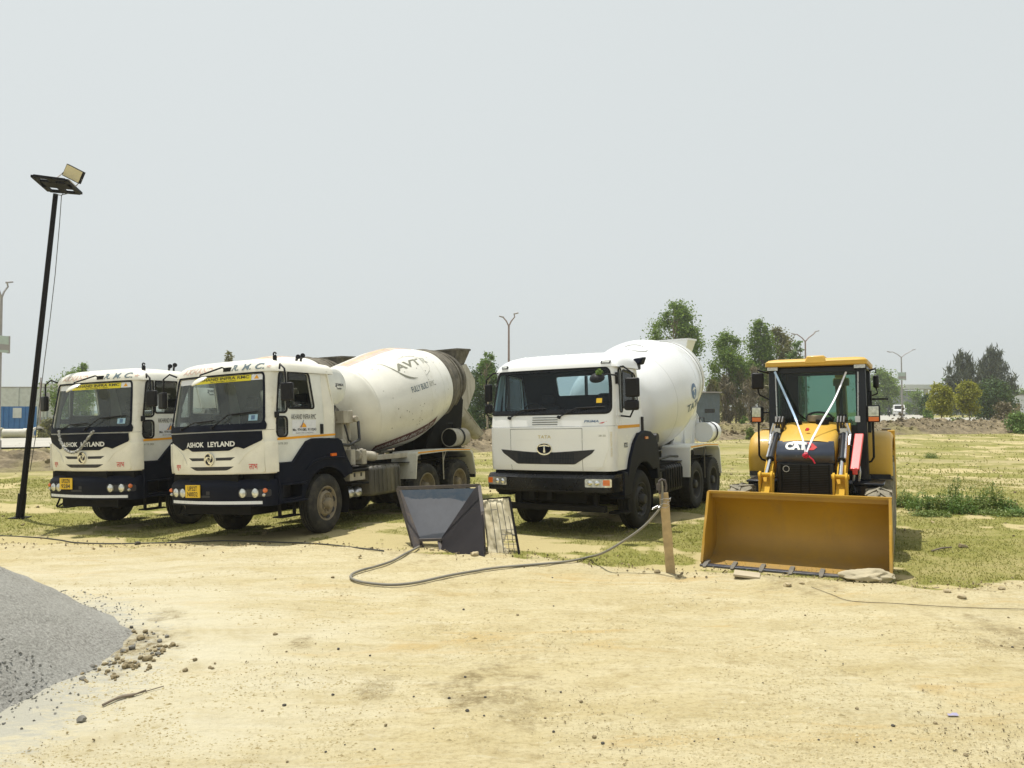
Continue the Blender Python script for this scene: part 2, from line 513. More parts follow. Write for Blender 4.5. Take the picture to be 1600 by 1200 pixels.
    M['leaf_dry'] = leafmat('dry_twigs', ((.11, .09, .055), (.17, .14, .09), (.25, .21, .14)), trans=.1)
    M['leaf_weed'] = leafmat('weed_green', ((.08, .13, .025), (.15, .21, .05), (.26, .31, .11)), trans=.25)
    M['blade'] = leafmat('grass_blades', ((.22, .23, .055), (.30, .29, .085), (.39, .35, .13)), trans=.2)
mats()
# ------------------------------------------------------------------ camera, light, sky
CAMH = 2.18; FPX = 1184.0; PITCH = math.atan(43 / FPX)
cam = bpy.data.cameras.new('camera'); cam.sensor_width = 36; cam.lens = 36 * FPX / 1600
cam.clip_end = 6000; cam.clip_start = .05
camo = bpy.data.objects.new('camera', cam); COL.objects.link(camo)
camo.location = (0, 0, CAMH); camo.rotation_euler = (PI / 2 + PITCH, 0, 0)
SC.camera = camo
SUN = V((-.17, .20, 1)).normalized()
sl = bpy.data.lights.new('sun', 'SUN'); sl.energy = 5.0; sl.angle = math.radians(.6); sl.color = (1, .955, .87)
so = bpy.data.objects.new('sun', sl); COL.objects.link(so)
so.rotation_euler = (-SUN).to_track_quat('-Z', 'Y').to_euler(); so.location = (0, 0, 30)
W = bpy.data.worlds.new('World'); SC.world = W; W.use_nodes = True
nt = W.node_tree
for n in list(nt.nodes): nt.nodes.remove(n)
sk = N(nt, 'ShaderNodeTexSky', sky_type='NISHITA'); sk.sun_disc = False
sk.sun_elevation = math.asin(SUN.z); sk.sun_rotation = math.atan2(SUN.x, SUN.y)
sk.air_density = 1.0; sk.dust_density = 6.0; sk.ozone_density = 1.0; sk.altitude = 100
hs = N(nt, 'ShaderNodeHueSaturation'); hs.inputs['Saturation'].default_value = .12
nt.links.new(sk.outputs[0], hs.inputs['Color'])
# a hazy, nearly white sky: the clear-sky colour mostly lost in an even veil
veil = mix_n(nt, .80, hs.outputs[0], (7.75, 8.30, 8.38))
bg = N(nt, 'ShaderNodeBackground'); bg.inputs[1].default_value = .10
nt.links.new(veil, bg.inputs[0])
wo = N(nt, 'ShaderNodeOutputWorld'); nt.links.new(bg.outputs[0], wo.inputs[0])
SC.view_settings.view_transform = 'Standard'; SC.view_settings.look = 'None'
SC.view_settings.exposure = 0; SC.view_settings.gamma = 1
SC.cycles.max_bounces = 8; SC.cycles.transparent_max_bounces = 16; SC.cycles.volume_bounces = 1
SC.cycles.use_denoising = True
try: SC.cycles.denoiser = 'OPENIMAGEDENOISE'
except Exception: pass
SC.cycles.sample_clamp_indirect = 6

# ------------------------------------------------------------------ terrain
def sstep(a, b, x):
    t = min(1, max(0, (x - a) / (b - a))); return t * t * (3 - 2 * t)
def lerpt(tab, x):
    if x <= tab[0][0]: return tab[0][1]
    for (a, p), (b, q) in zip(tab, tab[1:]):
        if x <= b: return p + (q - p) * (x - a) / (b - a)
    return tab[-1][1]
POSE = {'A': (-4.32, 13.9, 0.0, 26.5, .045), 'L': (-7.39, 15.48, -.065, 23.5, .030),
        'T': (1.32, 14.46, .03, 31.0, .022), 'C': (3.73, 10.19, .03, 28.0, .010)}
FOOT = {'A': (-1.3, 1.3, -1.4, 5.6), 'L': (-1.3, 1.3, -1.4, 5.6), 'T': (-1.3, 1.3, -1.4, 5.6), 'C': (-1.2, 1.2, .2, 5.2)}
def plane_of(k, x, y):
    X, Y, Z, th, r = POSE[k]; t = math.radians(th)
    dx, dy = x - X, y - Y
    lx = math.cos(t) * dx - math.sin(t) * dy; ly = math.sin(t) * dx + math.cos(t) * dy
    a, b, c, d = FOOT[k]
    ox = max(a - lx, 0, lx - b); oy = max(c - ly, 0, ly - d)
    return Z + r * lx, math.hypot(ox, oy)
def base_g(x, y):
    if y < 40:
        w = 0.15; z = 0
        for k in POSE:
            p, d = plane_of(k, x, y)
            e = 20 * math.exp(-(d / .8) ** 2) + .3 * math.exp(-(d / 3) ** 2)
            w += e; z += e * p
        z = z / w
    else: z = 0
    k = min(1, max(0, (x + 30) / 75))
    z += sstep(28, 75, y) * (.28 + .72 * k) + sstep(75, 130, y) * sstep(10, 50, x) * .28
    return z
def g(x, y):
    z = base_g(x, y)
    n = noise.noise(V((x * .35, y * .35, 3))) * .035 + noise.noise(V((x * 1.1, y * 1.1, 8))) * .018
    f = 1
    if 8 < y < 26:
        for k in POSE:
            f = min(f, sstep(.0, .9, plane_of(k, x, y)[1]))
    z += n * f
    if y < 26 and x * x + y * y > 6:
        r2 = x * x + y * y
        if r2 < 625:
            d = dirtiness(x, y)
            z += noise.noise(V((x * 5, y * 5, 2))) * .008 * f + d * (.018 * noise.noise(V((x * 2.3, y * 2.6, 5))))
            z += .05 * d * math.exp(-((lerpt(EDGE, x) - y - .35) / .35) ** 2) * (1 + noise.noise(V((x * 2, y, 9))))
    return z
EDGE = [(-14, 13.7), (-8.8, 13.0), (-5, 12.3), (-2.4, 11.7), (.3, 11.2), (1.4, 10.7), (2.1, 10.3), (3.0, 10.1), (4.0, 9.75), (5.2, 9.25), (6.5, 9.5), (12, 9.8)]
def dirtiness(x, y):
    e = lerpt(EDGE, x) + .45 * noise.noise(V((x * .9, y * .9, 1))) + .2 * noise.noise(V((x * 3.1, y * 3.1, 4)))
    return sstep(-.25, .25, e - y)
TRACKS = [([(-12, 10.4), (-6, 9.7), (-1, 9.1), (4, 8.3), (9, 8.0), (14, 8.3)], .14), ([(-12, 8.5), (-6, 7.8), (-1, 7.2), (4, 6.5), (9, 6.2), (14, 6.5)], .14), ([(-4.5, 3), (-2.5, 5.4), (.6, 8.0), (3.0, 9.4), (5, 10.4)], .11), ([(-2.7, 2.6), (-.7, 4.9), (2.2, 7.4), (4.4, 8.6), (6, 9.4)], .11), ([(8, 4.2), (3, 5.4), (-2, 5.9), (-6, 9), (-9, 12)], .10)]
def rut(x, y):
    if y > 14 or y < 2: return 0
    b = 0
    for P, hw in TRACKS:
        for (x0, y0), (x1, y1) in zip(P, P[1:]):
            dx, dy = x1 - x0, y1 - y0; l2 = dx * dx + dy * dy
            t = min(1, max(0, ((x - x0) * dx + (y - y0) * dy) / l2)); L = l2 ** .5
            d = math.hypot(x - x0 - t * dx, y - y0 - t * dy)
            if d < hw * 2:
                k = sstep(hw * 1.7, hw * .9, d) * (.55 + .45 * math.sin((t * L + d * .8) * 42)) * sstep(-.25, .3, noise.noise(V((x * .9, y * .9, 33))))
                b = max(b, k)
    return b
def bareness(x, y):
    if x * x + y * y > 4900: return 0
    n = noise.noise(V((x * .28, y * .42, 70))) + .6 * noise.noise(V((x * .9, y * 1.3, 71))) + .35 * noise.noise(V((x * 2.7, y * 3.6, 72)))
    n += .55 * math.exp(-((x + 7) / 4) ** 2 - ((y - 12.9) / .9) ** 2) + .5 * max(0, 1 - abs(y - lerpt(EDGE, x) - .3) / 1.1) * sstep(4, 1, x) - .5 * math.exp(-((x - 7.5) / 3.2) ** 2 - ((y - 11.5) / 2.5) ** 2)
    return sstep(.0, .42, n)
def ground_px(u, v, z=0.0):
    """the point of the level z where the photograph shows (u, v)"""
    d = V((u - 800, FPX, 600 - v)); c, s = math.cos(PITCH), math.sin(PITCH)
    d = V((d.x, c * d.y - s * d.z, s * d.y + c * d.z))
    t = (z - CAMH) / d.z
    return V((d.x * t, d.y * t, z))
def gp(u, v):
    p = ground_px(u, v)
    for _ in range(6): p = ground_px(u, v, g(p.x, p.y))
    return p
def at(u, v, D):
    d = V((u - 800, FPX, 600 - v)); c, s = math.cos(PITCH), math.sin(PITCH)
    d = V((d.x, c * d.y - s * d.z, s * d.y + c * d.z)) * (D / (c * d.y - s * d.z))
    return d + V((0, 0, CAMH))
HEAP = (-6.35, 6.25, 2.75, 2.08)     # grey aggregate heap: centre, foot radius, height
def build_ground():
    rings = []; r = 1.0
    while r < 930:
        rings.append(r); r *= 1.0125 if r < 14 else 1.0165 if r < 60 else (1.03 if r < 250 else 1.12)
    angs = []; a = -180.0
    while a < 180 - 1e-6:
        angs.append(a); a += .33 if -47 <= a < 47 else 3.0
    vs = [(0, 0, g(0, 0))]; dv = [1.0]; fs = []
    A = len(angs)
    for r in rings:
        for a in angs:
            t = math.radians(a); x, y = r * math.sin(t), r * math.cos(t)
            d = dirtiness(x, y) if r < 40 else 0
            z = g(x, y)
            vs.append((x, y, z)); dv.append(d)
    for k in range(A): fs.append((0, 1 + (k + 1) % A, 1 + k))
    for i in range(len(rings) - 1):
        for k in range(A):
            l = (k + 1) % A
            fs.append((1 + i * A + k, 1 + i * A + l, 1 + (i + 1) * A + l, 1 + (i + 1) * A + k))
    me = bpy.data.meshes.new('ground'); me.from_pydata(vs, [], [f[::-1] for f in fs]); me.update()
    if me.polygons[1000].normal.z < 0: me.flip_normals()
    ab = me.attributes.new('bare', 'FLOAT', 'POINT'); ab.data.foreach_set('value', [bareness(v[0], v[1]) for v in vs])
    ar = me.attributes.new('rut', 'FLOAT', 'POINT'); ar.data.foreach_set('value', [rut(v[0], v[1]) * d for v, d in zip(vs, dv)])
    at_ = me.attributes.new('dirt', 'FLOAT', 'POINT'); at_.data.foreach_set('value', dv)
    me.polygons.foreach_set('use_smooth', [True] * len(me.polygons))
    me.materials.append(ground_mat())
    o = bpy.data.objects.new('ground', me); link(o); tag(o, kind='structure')
    return o
EARTH = [(215, 1010, .42, .9), (262, 965, .2, .6), (775, 1088, .45, .6), (735, 1075, .3, .5), (1575, 1000, .5, .6), (470, 1008, .14, .8), (1500, 922, .3, .7), (665, 862, .5, .7), (1240, 915, .5, .5), (590, 1078, .2, .6), (120, 1035, .3, .5)]
def ground_mat():
    m, nt, out = newmat('ground_soil'); L = nt.links.new
    geo = N(nt, 'ShaderNodeNewGeometry'); pos = geo.outputs['Position']
    sp = N(nt, 'ShaderNodeSeparateXYZ'); L(pos, sp.inputs[0])
    att = N(nt, 'ShaderNodeAttribute', attribute_name='dirt')
    # sand: broad tone, streaks, small crumbs; tonal contrast painted in for relief shading
    st = N(nt, 'ShaderNodeMapping'); st.inputs['Scale'].default_value = (.35, 1.5, 1); st.inputs['Rotation'].default_value = (0, 0, .12)
    L(pos, st.inputs[0])
    n_big = noise_n(nt, pos, .55, 5, .6); n_str = noise_n(nt, st.outputs[0], 1.6, 7, .7, .6)
    n_mid = noise_n(nt, pos, 3.2, 6, .65); n_fine = noise_n(nt, pos, 26, 6, .7); n_crumb = noise_n(nt, pos, 11, 8, .75)
    sand = mix_n(nt, mapr(nt, n_str, .35, .68), (.515, .453, .288), (.425, .355, .19))
    sand = mix_n(nt, mapr(nt, n_mid, .52, .72, 0, .55), sand, (.34, .27, .135))
    sand = mix_n(nt, mapr(nt, n_big, .50, .72, 0, .5), sand, (.475, .43, .285))
    sand = mix_n(nt, mapr(nt, n_fine, .50, .70, 0, .6), sand, (.24, .19, .095))
    spots = math_n(nt, 'MULTIPLY', mapr(nt, n_crumb, .64, .74, 0, .8), mapr(nt, noise_n(nt, pos, .9, 4), .5, .62, .05, 1))
    sand = mix_n(nt, spots, sand, (.12, .092, .045))
    st2 = N(nt, 'ShaderNodeMapping'); st2.inputs['Scale'].default_value = (1.0, 3.2, 1); st2.inputs['Rotation'].default_value = (0, 0, -.2); L(pos, st2.inputs[0])
    n_s2 = noise_n(nt, st2.outputs[0], 4.5, 6, .75, .8)
    sand = mix_n(nt, mapr(nt, n_s2, .54, .68, 0, .55), sand, (.26, .20, .09)); sand = mix_n(nt, mapr(nt, n_s2, .44, .34, 0, .5), sand, (.52, .48, .34))
    # short dark scuffs and cracks in some stretches
    n_l = noise_n(nt, st2.outputs[0], 2.6, 9, .72, 1.2)
    line = mapr(nt, math_n(nt, 'ABSOLUTE', math_n(nt, 'SUBTRACT', n_l, .5)), .006, .001, 0, 1)
    line = math_n(nt, 'MULTIPLY', line, mapr(nt, noise_n(nt, pos, 1.4, 4, .6), .47, .62, 0, .75))
    sand = mix_n(nt, line, sand, (.20, .155, .075))
    # cement-grey powder trodden round the aggregate heap
    dx = math_n(nt, 'SUBTRACT', sp.outputs['X'], HEAP[0] + .2); dy = math_n(nt, 'SUBTRACT', sp.outputs['Y'], HEAP[1] - .4)
    dist = math_n(nt, 'SQRT', math_n(nt, 'ADD', math_n(nt, 'MULTIPLY', dx, dx), math_n(nt, 'MULTIPLY', dy, dy)))
    dist = math_n(nt, 'ADD', dist, mapr(nt, n_str, .3, .7, -1.0, 1.0))
    orange = noise_n(nt, st.outputs[0], .9, 8, .72, 1.0)
    sand = mix_n(nt, mapr(nt, orange, .56, .66, 0, .55), sand, (.43, .30, .115))
    sand = mix_n(nt, mapr(nt, dist, 5.8, 3.0, 0, .75), sand, (.515, .48, .36))
    dist2 = math_n(nt, 'ADD', math_n(nt, 'SQRT', math_n(nt, 'ADD', math_n(nt, 'MULTIPLY', dx, dx), math_n(nt, 'MULTIPLY', dy, dy))), mapr(nt, n_s2, .3, .7, -.55, .55))
    sand = mix_n(nt, mapr(nt, dist2, 3.25, 2.75, 0, .9), sand, (.37, .36, .305))
    rat = N(nt, 'ShaderNodeAttribute', attribute_name='rut'); sand = mix_n(nt, math_n(nt, 'MULTIPLY', rat.outputs['Fac'], mapr(nt, n_mid, .3, .7, .15, .55)), sand, (.33, .265, .13))
    # patches of crumbled brown earth
    for (pu, pv, pr_, ps) in EARTH:
        q = ground_px(pu, pv)
        ax_ = math_n(nt, 'SUBTRACT', sp.outputs['X'], q.x); ay_ = math_n(nt, 'MULTIPLY', math_n(nt, 'SUBTRACT', sp.outputs['Y'], q.y), .6)
        ds = math_n(nt, 'SQRT', math_n(nt, 'ADD', math_n(nt, 'MULTIPLY', ax_, ax_), math_n(nt, 'MULTIPLY', ay_, ay_)))
        ds = math_n(nt, 'ADD', ds, mapr(nt, n_mid, .3, .7, pr_ * .7, -pr_ * .7))
        k_ = math_n(nt, 'MULTIPLY', mapr(nt, ds, pr_, pr_ * .3, 0, ps), mapr(nt, n_crumb, .42, .58, .15, 1))
        sand = mix_n(nt, k_, sand, (.17, .13, .062))
    # field: dry yellow turf with greener and barer patches
    f1 = noise_n(nt, pos, .45, 7, .7, .5); f2 = noise_n(nt, pos, 4.5, 7, .7); f3 = noise_n(nt, pos, 30, 5, .7)
    turf = mix_n(nt, mapr(nt, f2, .35, .68), (.175, .180, .038), (.268, .245, .078))
    turf = mix_n(nt, mapr(nt, f1, .47, .62, 0, .85), turf, (.35, .30, .135))
    turf = mix_n(nt, mapr(nt, f3, .52, .72, 0, .6), turf, (.09, .105, .02))
    bat = N(nt, 'ShaderNodeAttribute', attribute_name='bare')
    turf = mix_n(nt, mapr(nt, math_n(nt, 'ADD', bat.outputs['Fac'], mapr(nt, f2, .3, .7, -.3, .3)), .35, .75, 0, .85), turf, (.46, .385, .205))
    band = N(nt, 'ShaderNodeMapping'); band.inputs['Scale'].default_value = (.03, .22, 1); L(pos, band.inputs[0])
    f4 = noise_n(nt, band.outputs[0], 1.6, 4, .6, .3)
    far = mapr(nt, sp.outputs['Y'], 16, 24, 0, 1)
    turf = mix_n(nt, math_n(nt, 'MULTIPLY', far, mapr(nt, f4, .50, .60, 0, .8)), turf, (.37, .315, .17))
    fs_ = N(nt, 'ShaderNodeMapping'); fs_.inputs['Scale'].default_value = (.25, .9, 1); L(pos, fs_.inputs[0]); f6 = noise_n(nt, fs_.outputs[0], 1.3, 8, .75, .5)
    turf = mix_n(nt, math_n(nt, 'MULTIPLY', far, mapr(nt, f6, .50, .62, 0, .65)), turf, (.14, .135, .04))
    e = math_n(nt, 'ADD', att.outputs['Fac'], mapr(nt, f2, .25, .75, -.45, .45))
    fac = mapr(nt, e, .3, .7)
    col = mix_n(nt, fac, turf, sand)
    p = N(nt, 'ShaderNodeBsdfPrincipled'); p.inputs['Roughness'].default_value = .95; p.inputs['Specular IOR Level'].default_value = .15
    L(col, p.inputs['Base Color'])
    h = math_n(nt, 'ADD', math_n(nt, 'MULTIPLY', n_mid, .06), math_n(nt, 'ADD', math_n(nt, 'MULTIPLY', n_fine, .012), math_n(nt, 'MULTIPLY', n_crumb, .035)))
    h = math_n(nt, 'ADD', h, math_n(nt, 'MULTIPLY', n_str, .05))
    b = N(nt, 'ShaderNodeBump'); b.inputs['Strength'].default_value = .8; b.inputs['Distance'].default_value = 1.0
    L(h, b.inputs['Height']); L(b.outputs[0], p.inputs['Normal'])
    L(p.outputs[0], out.inputs[0])
    return m
build_ground()
# ------------------------------------------------------------------ mixer trucks
def arc(cx, cy, r, a0, a1, n=12):
    return [(cx + r * math.cos(math.radians(a0 + (a1 - a0) * i / n)), cy + r * math.sin(math.radians(a0 + (a1 - a0) * i / n))) for i in range(n + 1)]

def side_map(sgn, w, z0=2.0, lean=.03):
    def f(u, v, o=0.0):
        x = w - max(0, v - z0) * lean + o
        return V((sgn * x, u, v))
    return f

def front_map(w, rc, bow, yf, z0=2.0, lean=.03):
    fl = w - rc
    def f(s, z):
        a = abs(s); sg = 1 if s >= 0 else -1
        bw = bow(z) if callable(bow) else bow
        if a <= fl: x, y = a, yf(z) + bw * (a / fl) ** 2
        else:
            t = (a - fl) / rc
            if t < PI / 2: x, y = fl + rc * math.sin(t), yf(z) + bw + rc * (1 - math.cos(t))
            else: x, y = w, yf(z) + bw + rc + (a - fl - rc * PI / 2)
        x -= max(0, z - z0) * lean * (a / w) ** 4
        return V((sg * x, y, z))
    return offmap(f)

def build_tyre(R0, w, mat, parent, name, lug, x0=0.0):
    """tyre round the x axis, outer face at x0, going inward (-x)"""
    mb = MB(); h = R0
    rim = R0 * .56
    prof = [(x0 - .03, rim), (x0 - .012, rim + .02), (x0 + .004, rim + .07), (x0 + .006, (rim + R0) / 2 + .02), (x0 - .006, R0 - .05), (x0 - .03, R0 - .018),
            (x0 - .05, R0 - (.012 if lug else .004)), (x0 - w + .05, R0 - (.012 if lug else .004)), (x0 - w + .03, R0 - .018), (x0 - w + .006, R0 - .05),
            (x0 - w - .004, (rim + R0) / 2), (x0 - w + .02, rim)]
    if not lug:
        p2 = prof[:6]; xs = [.05, .085, .09, .10, .105, .14, .145, .155, .16, .195, .20, .21, .215, .25]
        dn = 0
        for i, q in enumerate(xs):
            p2.append((x0 - q * w / .3, R0 - (.014 if i % 4 in (2, 3) and i not in (0,) else 0)))
        p2 += prof[8:]
        prof = p2
    mb.lathe((0, 0, 0), (1, 0, 0), prof, 56)
    if lug:
        n = 40
        for i in range(n):
            for sd in (0, 1):
                a = 2 * PI * (i + .5 * sd) / n; da = 2 * PI / n * .30
                xa, xb = (x0 - .012, x0 - w * .5 + .012) if sd == 0 else (x0 - w * .5 - .012, x0 - w + .012)
                sk = .05
                pts = []
                for rr in (R0 - .03, R0 + .004):
                    for (xx, aa) in ((xa, a - da), (xa, a + da), (xb, a + da + sk), (xb, a - da + sk)):
                        q = rr - (.02 if xx in (x0 - .012, x0 - w + .012) and rr > R0 else 0)
                        pts.append((xx, q * math.cos(aa), q * math.sin(aa)))
                mb.hexa(pts)
    return mb.build(name, mat, parent, 30)

def build_rim_front(R0, mat, parent):
    r = R0 * .58
    mb = MB()
    mb.lathe((0, 0, 0), (1, 0, 0), [(-.26, r - .02), (-.03, r - .02), (-.012, r + .005), (-.008, r - .008), (-.03, r - .03), (-.08, r - .045), (-.085, r - .06), (-.02, r * .70), (-.005, r * .62), (-.03, r * .55), (-.03, r * .50), (-.03, r * .34), (.05, r * .30), (.07, r * .26), (.075, r * .1), (.075, .001)], 40)
    mb.mi = 1
    for i in range(8):
        a = 2 * PI * i / 8
        c, s = math.cos(a), math.sin(a)
        ctr = V((-.047, c * r * .80, s * r * .80))
        T = V((0, -s, c)); Rr = V((.5, c * .86, s * .86)).normalized()
        n = 10
        ring = [ctr + V((.012, 0, 0)) + (T * math.cos(2 * PI * k / n) * .054 + Rr * math.sin(2 * PI * k / n) * .034) for k in range(n)]
        mb.add(ring, [tuple(range(n))])
    mb.mi = 0
    for i in range(10):
        a = 2 * PI * (i + .5) / 10
        p = V((-.03, math.cos(a) * r * .44, math.sin(a) * r * .44))
        mb.cyl(p, p + V((.035, 0, 0)), .016, n=6)
    return mb.build('rim', [mat, M['ink']], parent, 35)

def build_rim_rear(R0, mat, parent):
    r = R0 * .58
    mb = MB()
    mb.lathe((0, 0, 0), (1, 0, 0), [(-.03, r + .01), (-.008, r + .004), (-.012, r - .02), (-.05, r - .03), (-.13, r - .05), (-.16, r * .62), (-.15, r * .5), (-.15, r * .34), (-.02, r * .30), (.0, r * .22), (.0, .001)], 40)
    for i in range(10):
        a = 2 * PI * (i + .5) / 10
        p = V((-.15, math.cos(a) * r * .43, math.sin(a) * r * .43))
        mb.cyl(p, p + V((.035, 0, 0)), .016, n=6)
    return mb.build('rim', mat, parent, 35)

def wheel(root, D, w, loc, sgn, rear, rub, rimm, steer=0.0):
    t = build_tyre(D / 2, w, rub, root, 'wheel', rear)
    (build_rim_rear if rear else build_rim_front)(D / 2, rimm, t)
    if rear:
        build_tyre(D / 2, w, rub, t, 'inner_tyre', True, -w - .06)
    t.location = loc; t.rotation_euler = (RND.uniform(0, .6), 0, (0 if sgn > 0 else PI) + steer)
    return t

def smooth_prof(pts, n=6):
    out = []
    for i in range(len(pts) - 1):
        p0 = pts[max(i - 1, 0)]; p1 = pts[i]; p2 = pts[i + 1]; p3 = pts[min(i + 2, len(pts) - 1)]
        for k in range(n):
            t = k / n
            v = []
            for j in (0, 1):
                v.append(.5 * (2 * p1[j] + (p2[j] - p0[j]) * t + (2 * p0[j] - 5 * p1[j] + 4 * p2[j] - p3[j]) * t * t + (3 * p1[j] - p0[j] - 3 * p2[j] + p3[j]) * t ** 3))
            out.append((v[0], max(.01, v[1])))
    out.append(pts[-1])
    return out

class Drum:
    def __init__(s, P0, tilt, prof):
        s.P = V(P0); a = math.radians(tilt)
        s.ax = V((0, math.cos(a), math.sin(a))); s.up = V((0, -math.sin(a), math.cos(a)))
        s.prof = smooth_prof(prof)
    def r(s, t): return lerpt(s.prof, t)
    def pt(s, t, ph, off=0.0):
        r = s.r(t) + off
        return s.P + s.ax * t + (V((1, 0, 0)) * math.cos(ph) + s.up * math.sin(ph)) * r
    def fm(s, phi0, rr=1.0):
        return lambda u, v, o=0.0: s.pt(u, phi0 + v / rr, o)

def mixer_body(root, c):
    """chassis, drum, supports, hopper, chutes, fenders and rear wheels"""
    d = Drum(c['P0'], c['tilt'], c['prof'])
    mb = MB(); mb.lathe(d.P, d.ax, d.prof, 72)
    drum = mb.build('drum', c['drum_mat'], root, 50)
    # weld seams stand a little proud
    for t in c['seams']:
        mb = MB(); r = d.r(t)
        mb.lathe(d.P + d.ax * t, d.ax, [(-.012, r - .002), (-.006, r + .004), (.006, r + .004), (.012, r - .002)], 72)
        mb.build('weld_seam', c['drum_mat'], drum, 50)
    t0, t1, r0, r1 = c['collar']
    mb = MB()
    mb.lathe(d.P, d.ax, [(t0, r0 - .05), (t0, r0 + .035), (t0 + .16, r0 + .03), (t0 + .17, r0 - .02), (t0 + .5, r0 - (r0 - r1) * .3), (t0 + .52, r0 - (r0 - r1) * .3 + .02), (t0 + .56, r0 - (r0 - r1) * .33 + .02), (t0 + .58, r0 - (r0 - r1) * .36),
                      (t1 - .3, r1 + .05), (t1 - .28, r1 + .08), (t1 - .2, r1 + .07), (t1 - .18, r1 + .03), (t1, r1), (t1 + .01, r1 - .06), (t1 - .4, r1 - .1)], 64)
    mb.build('drum_collar', c['collar_mat'], root, 30)
    mb = MB(); mb.lathe(d.P + d.ax * (t0 + .165), d.ax, [(-.012, r0 + .02), (-.012, r0 + .034), (.012, r0 + .034), (.012, r0 + .01)], 64); mb.lathe(d.P + d.ax * (t1 - .24), d.ax, [(-.01, r1 + .06), (-.01, r1 + .084), (.01, r1 + .082), (.01, r1 + .06)], 64)
    mb.build('track_ring', M['under'], root, 40)
    # gearbox at the drum's front
    mb = MB(); mb.cyl(d.P + d.ax * (c['prof'][0][0] - .35), d.P + d.ax * (c['prof'][0][0] + .1), .22, .3)
    p = d.P + d.ax * (c['prof'][0][0] - .2)
    mb.box(-.3, .3, p.y - .1, p.y + .15, 1.15, p.z - .1); mb.box(-.5, .5, p.y - .14, p.y + .2, 1.1, 1.45)
    mb.build('drum_drive', M['under'], root, 30, .01)
    # chassis
    mb = MB()
    y1 = c['y2'] + .85
    for s in (-1, 1):
        mb.box(s * .42 - .04, s * .42 + .04, -1.05, y1, .80, 1.06)
        mb.box(s * .43 - .05, s * .43 + .05, 1.0, y1, 1.064, 1.20)
    for y in (-.9, .5, 1.8, 2.6, c['y1'], c['y2'], y1 - .1): mb.box(-.38, .38, y - .06, y + .06, .84, 1.02)
    mb.box(-.45, .45, -.75, 1.1, .62, 1.12); mb.box(-.2, .2, 1.1, c['y2'], .55, .75)
    mb.build('chassis', M['chassis'], root, 30, .008)
    mb = MB(); mb.box(-1.05, 1.05, 1.15, c['y2'] + .7, 1.066, 1.075); mb.box(-.36, .36, -.9, 1.6, .40, .62); mb.box(-.6, .6, 1.9, c['y1'] - .5, .45, .80)  # boxes added to block light and darken the ground underneath
    mb.build('underbody_light_block', M['chassis'], root, 30)
    for y in (0, c['y1'], c['y2']):
        mb = MB(); mb.tube([(-1.0, y, c['D'] / 2), (-.3, y, c['D'] / 2), (0, y, c['D'] / 2), (.3, y, c['D'] / 2), (1.0, y, c['D'] / 2)], [.07, .08, .08 if y == 0 else .2, .08, .07], 12)
        for s in (-1, 1):
            mb.box(s * .45 - .04, s * .45 + .04, y - .6, y + .6, .62, .70)
        mb.build('axle', M['chassis'], root, 30)
    for s in (-1, 1):
        for y in (c['y1'], c['y2']):
            wheel(root, c['D'], .27, (s * c['w'], y, c['D'] / 2), s, True, c['rub'], c['rim_rear'])
    # rear fenders: slanting front flap, long top, rear flap
    fy0, fy1, ft = c['fender']
    for s in (-1, 1):
        mb = MB(); xo = c['w'] + .02; xi = .58
        th = .035
        prof = [(fy0, .72), (fy0 + .07, ft - .02), (fy0 + .12, ft + .02), ((fy0 + fy1) / 2, ft + .03), (fy1 - .25, ft - .01), (fy1 - .12, ft - .1), (fy1, .64)]
        inner = [(fy0 + .03, .72), (fy0 + .10, ft - .09), (fy0 + .2, ft - .05), ((fy0 + fy1) / 2, ft - .03), (fy1 - .27, ft - .07), (fy1 - .16, ft - .15), (fy1 - .03, .64)]
        f = lambda x: (lambda u, v, o=0.0: V((s * x, u, v)))
        poly = prof + inner[::-1]
        a = [V((s * xo, y, z)) for y, z in poly]; b = [V((s * xi, y, z)) for y, z in poly]
        n = len(poly); k = len(prof)
        mb.grid([[V((s * xo, y, z)) for y, z in prof], [V((s * xi, y, z)) for y, z in prof]])
        mb.grid([[V((s * xo, y, z)) for y, z in inner], [V((s * xi, y, z)) for y, z in inner]])
        for x in (xo, xi): mb.grid([[V((s * x, y, z)) for y, z in prof], [V((s * x, y, z)) for y, z in inner]])
        for e in (0, -1): mb.add([(s * xo, *prof[e]), (s * xi, *prof[e]), (s * xi, *inner[e]), (s * xo, *inner[e])], [(0, 1, 2, 3)])
        fo = mb.build('rear_fender', c['fender_mat'], root, 40)
        mb = MB()
        pm_ = prof[2:5]; im_ = inner[2:5]
        lo = [(u[0], u[1] * .75 + w_[1] * .25) for u, w_ in zip(pm_, im_)]; hi = [(u[0], u[1] * .3 + w_[1] * .7) for u, w_ in zip(pm_, im_)]
        mb.grid([[V((s * (xo + .004), y, z)) for y, z in lo], [V((s * (xo + .004), y, z)) for y, z in hi]])
        mb.build('reflective_stripe', M['orange'], fo, 0)
        mb = MB(); ym = (c['y1'] + c['y2']) / 2
        mb.tube([(s * (xo - .04), ym, ft - .04), (s * (xo - .04), ym, .62)], .014, 6)
        mb.tube([(s * (xo - .04), ym, ft - .25), (s * (xo - .04), ym + .12, ft - .04)], .01, 6)
        mb.box(s * .5 - .05, s * .5 + .05, ym - .05, ym + .05, .9, ft)
        mb.build('fender_stay', c['stay_mat'], fo, 30)
    # rear pedestal that carries the drum rollers
    rc = d.P + d.ax * (t0 + .08); rr = r0 + .035
    mb = MB(); yb = rc.y
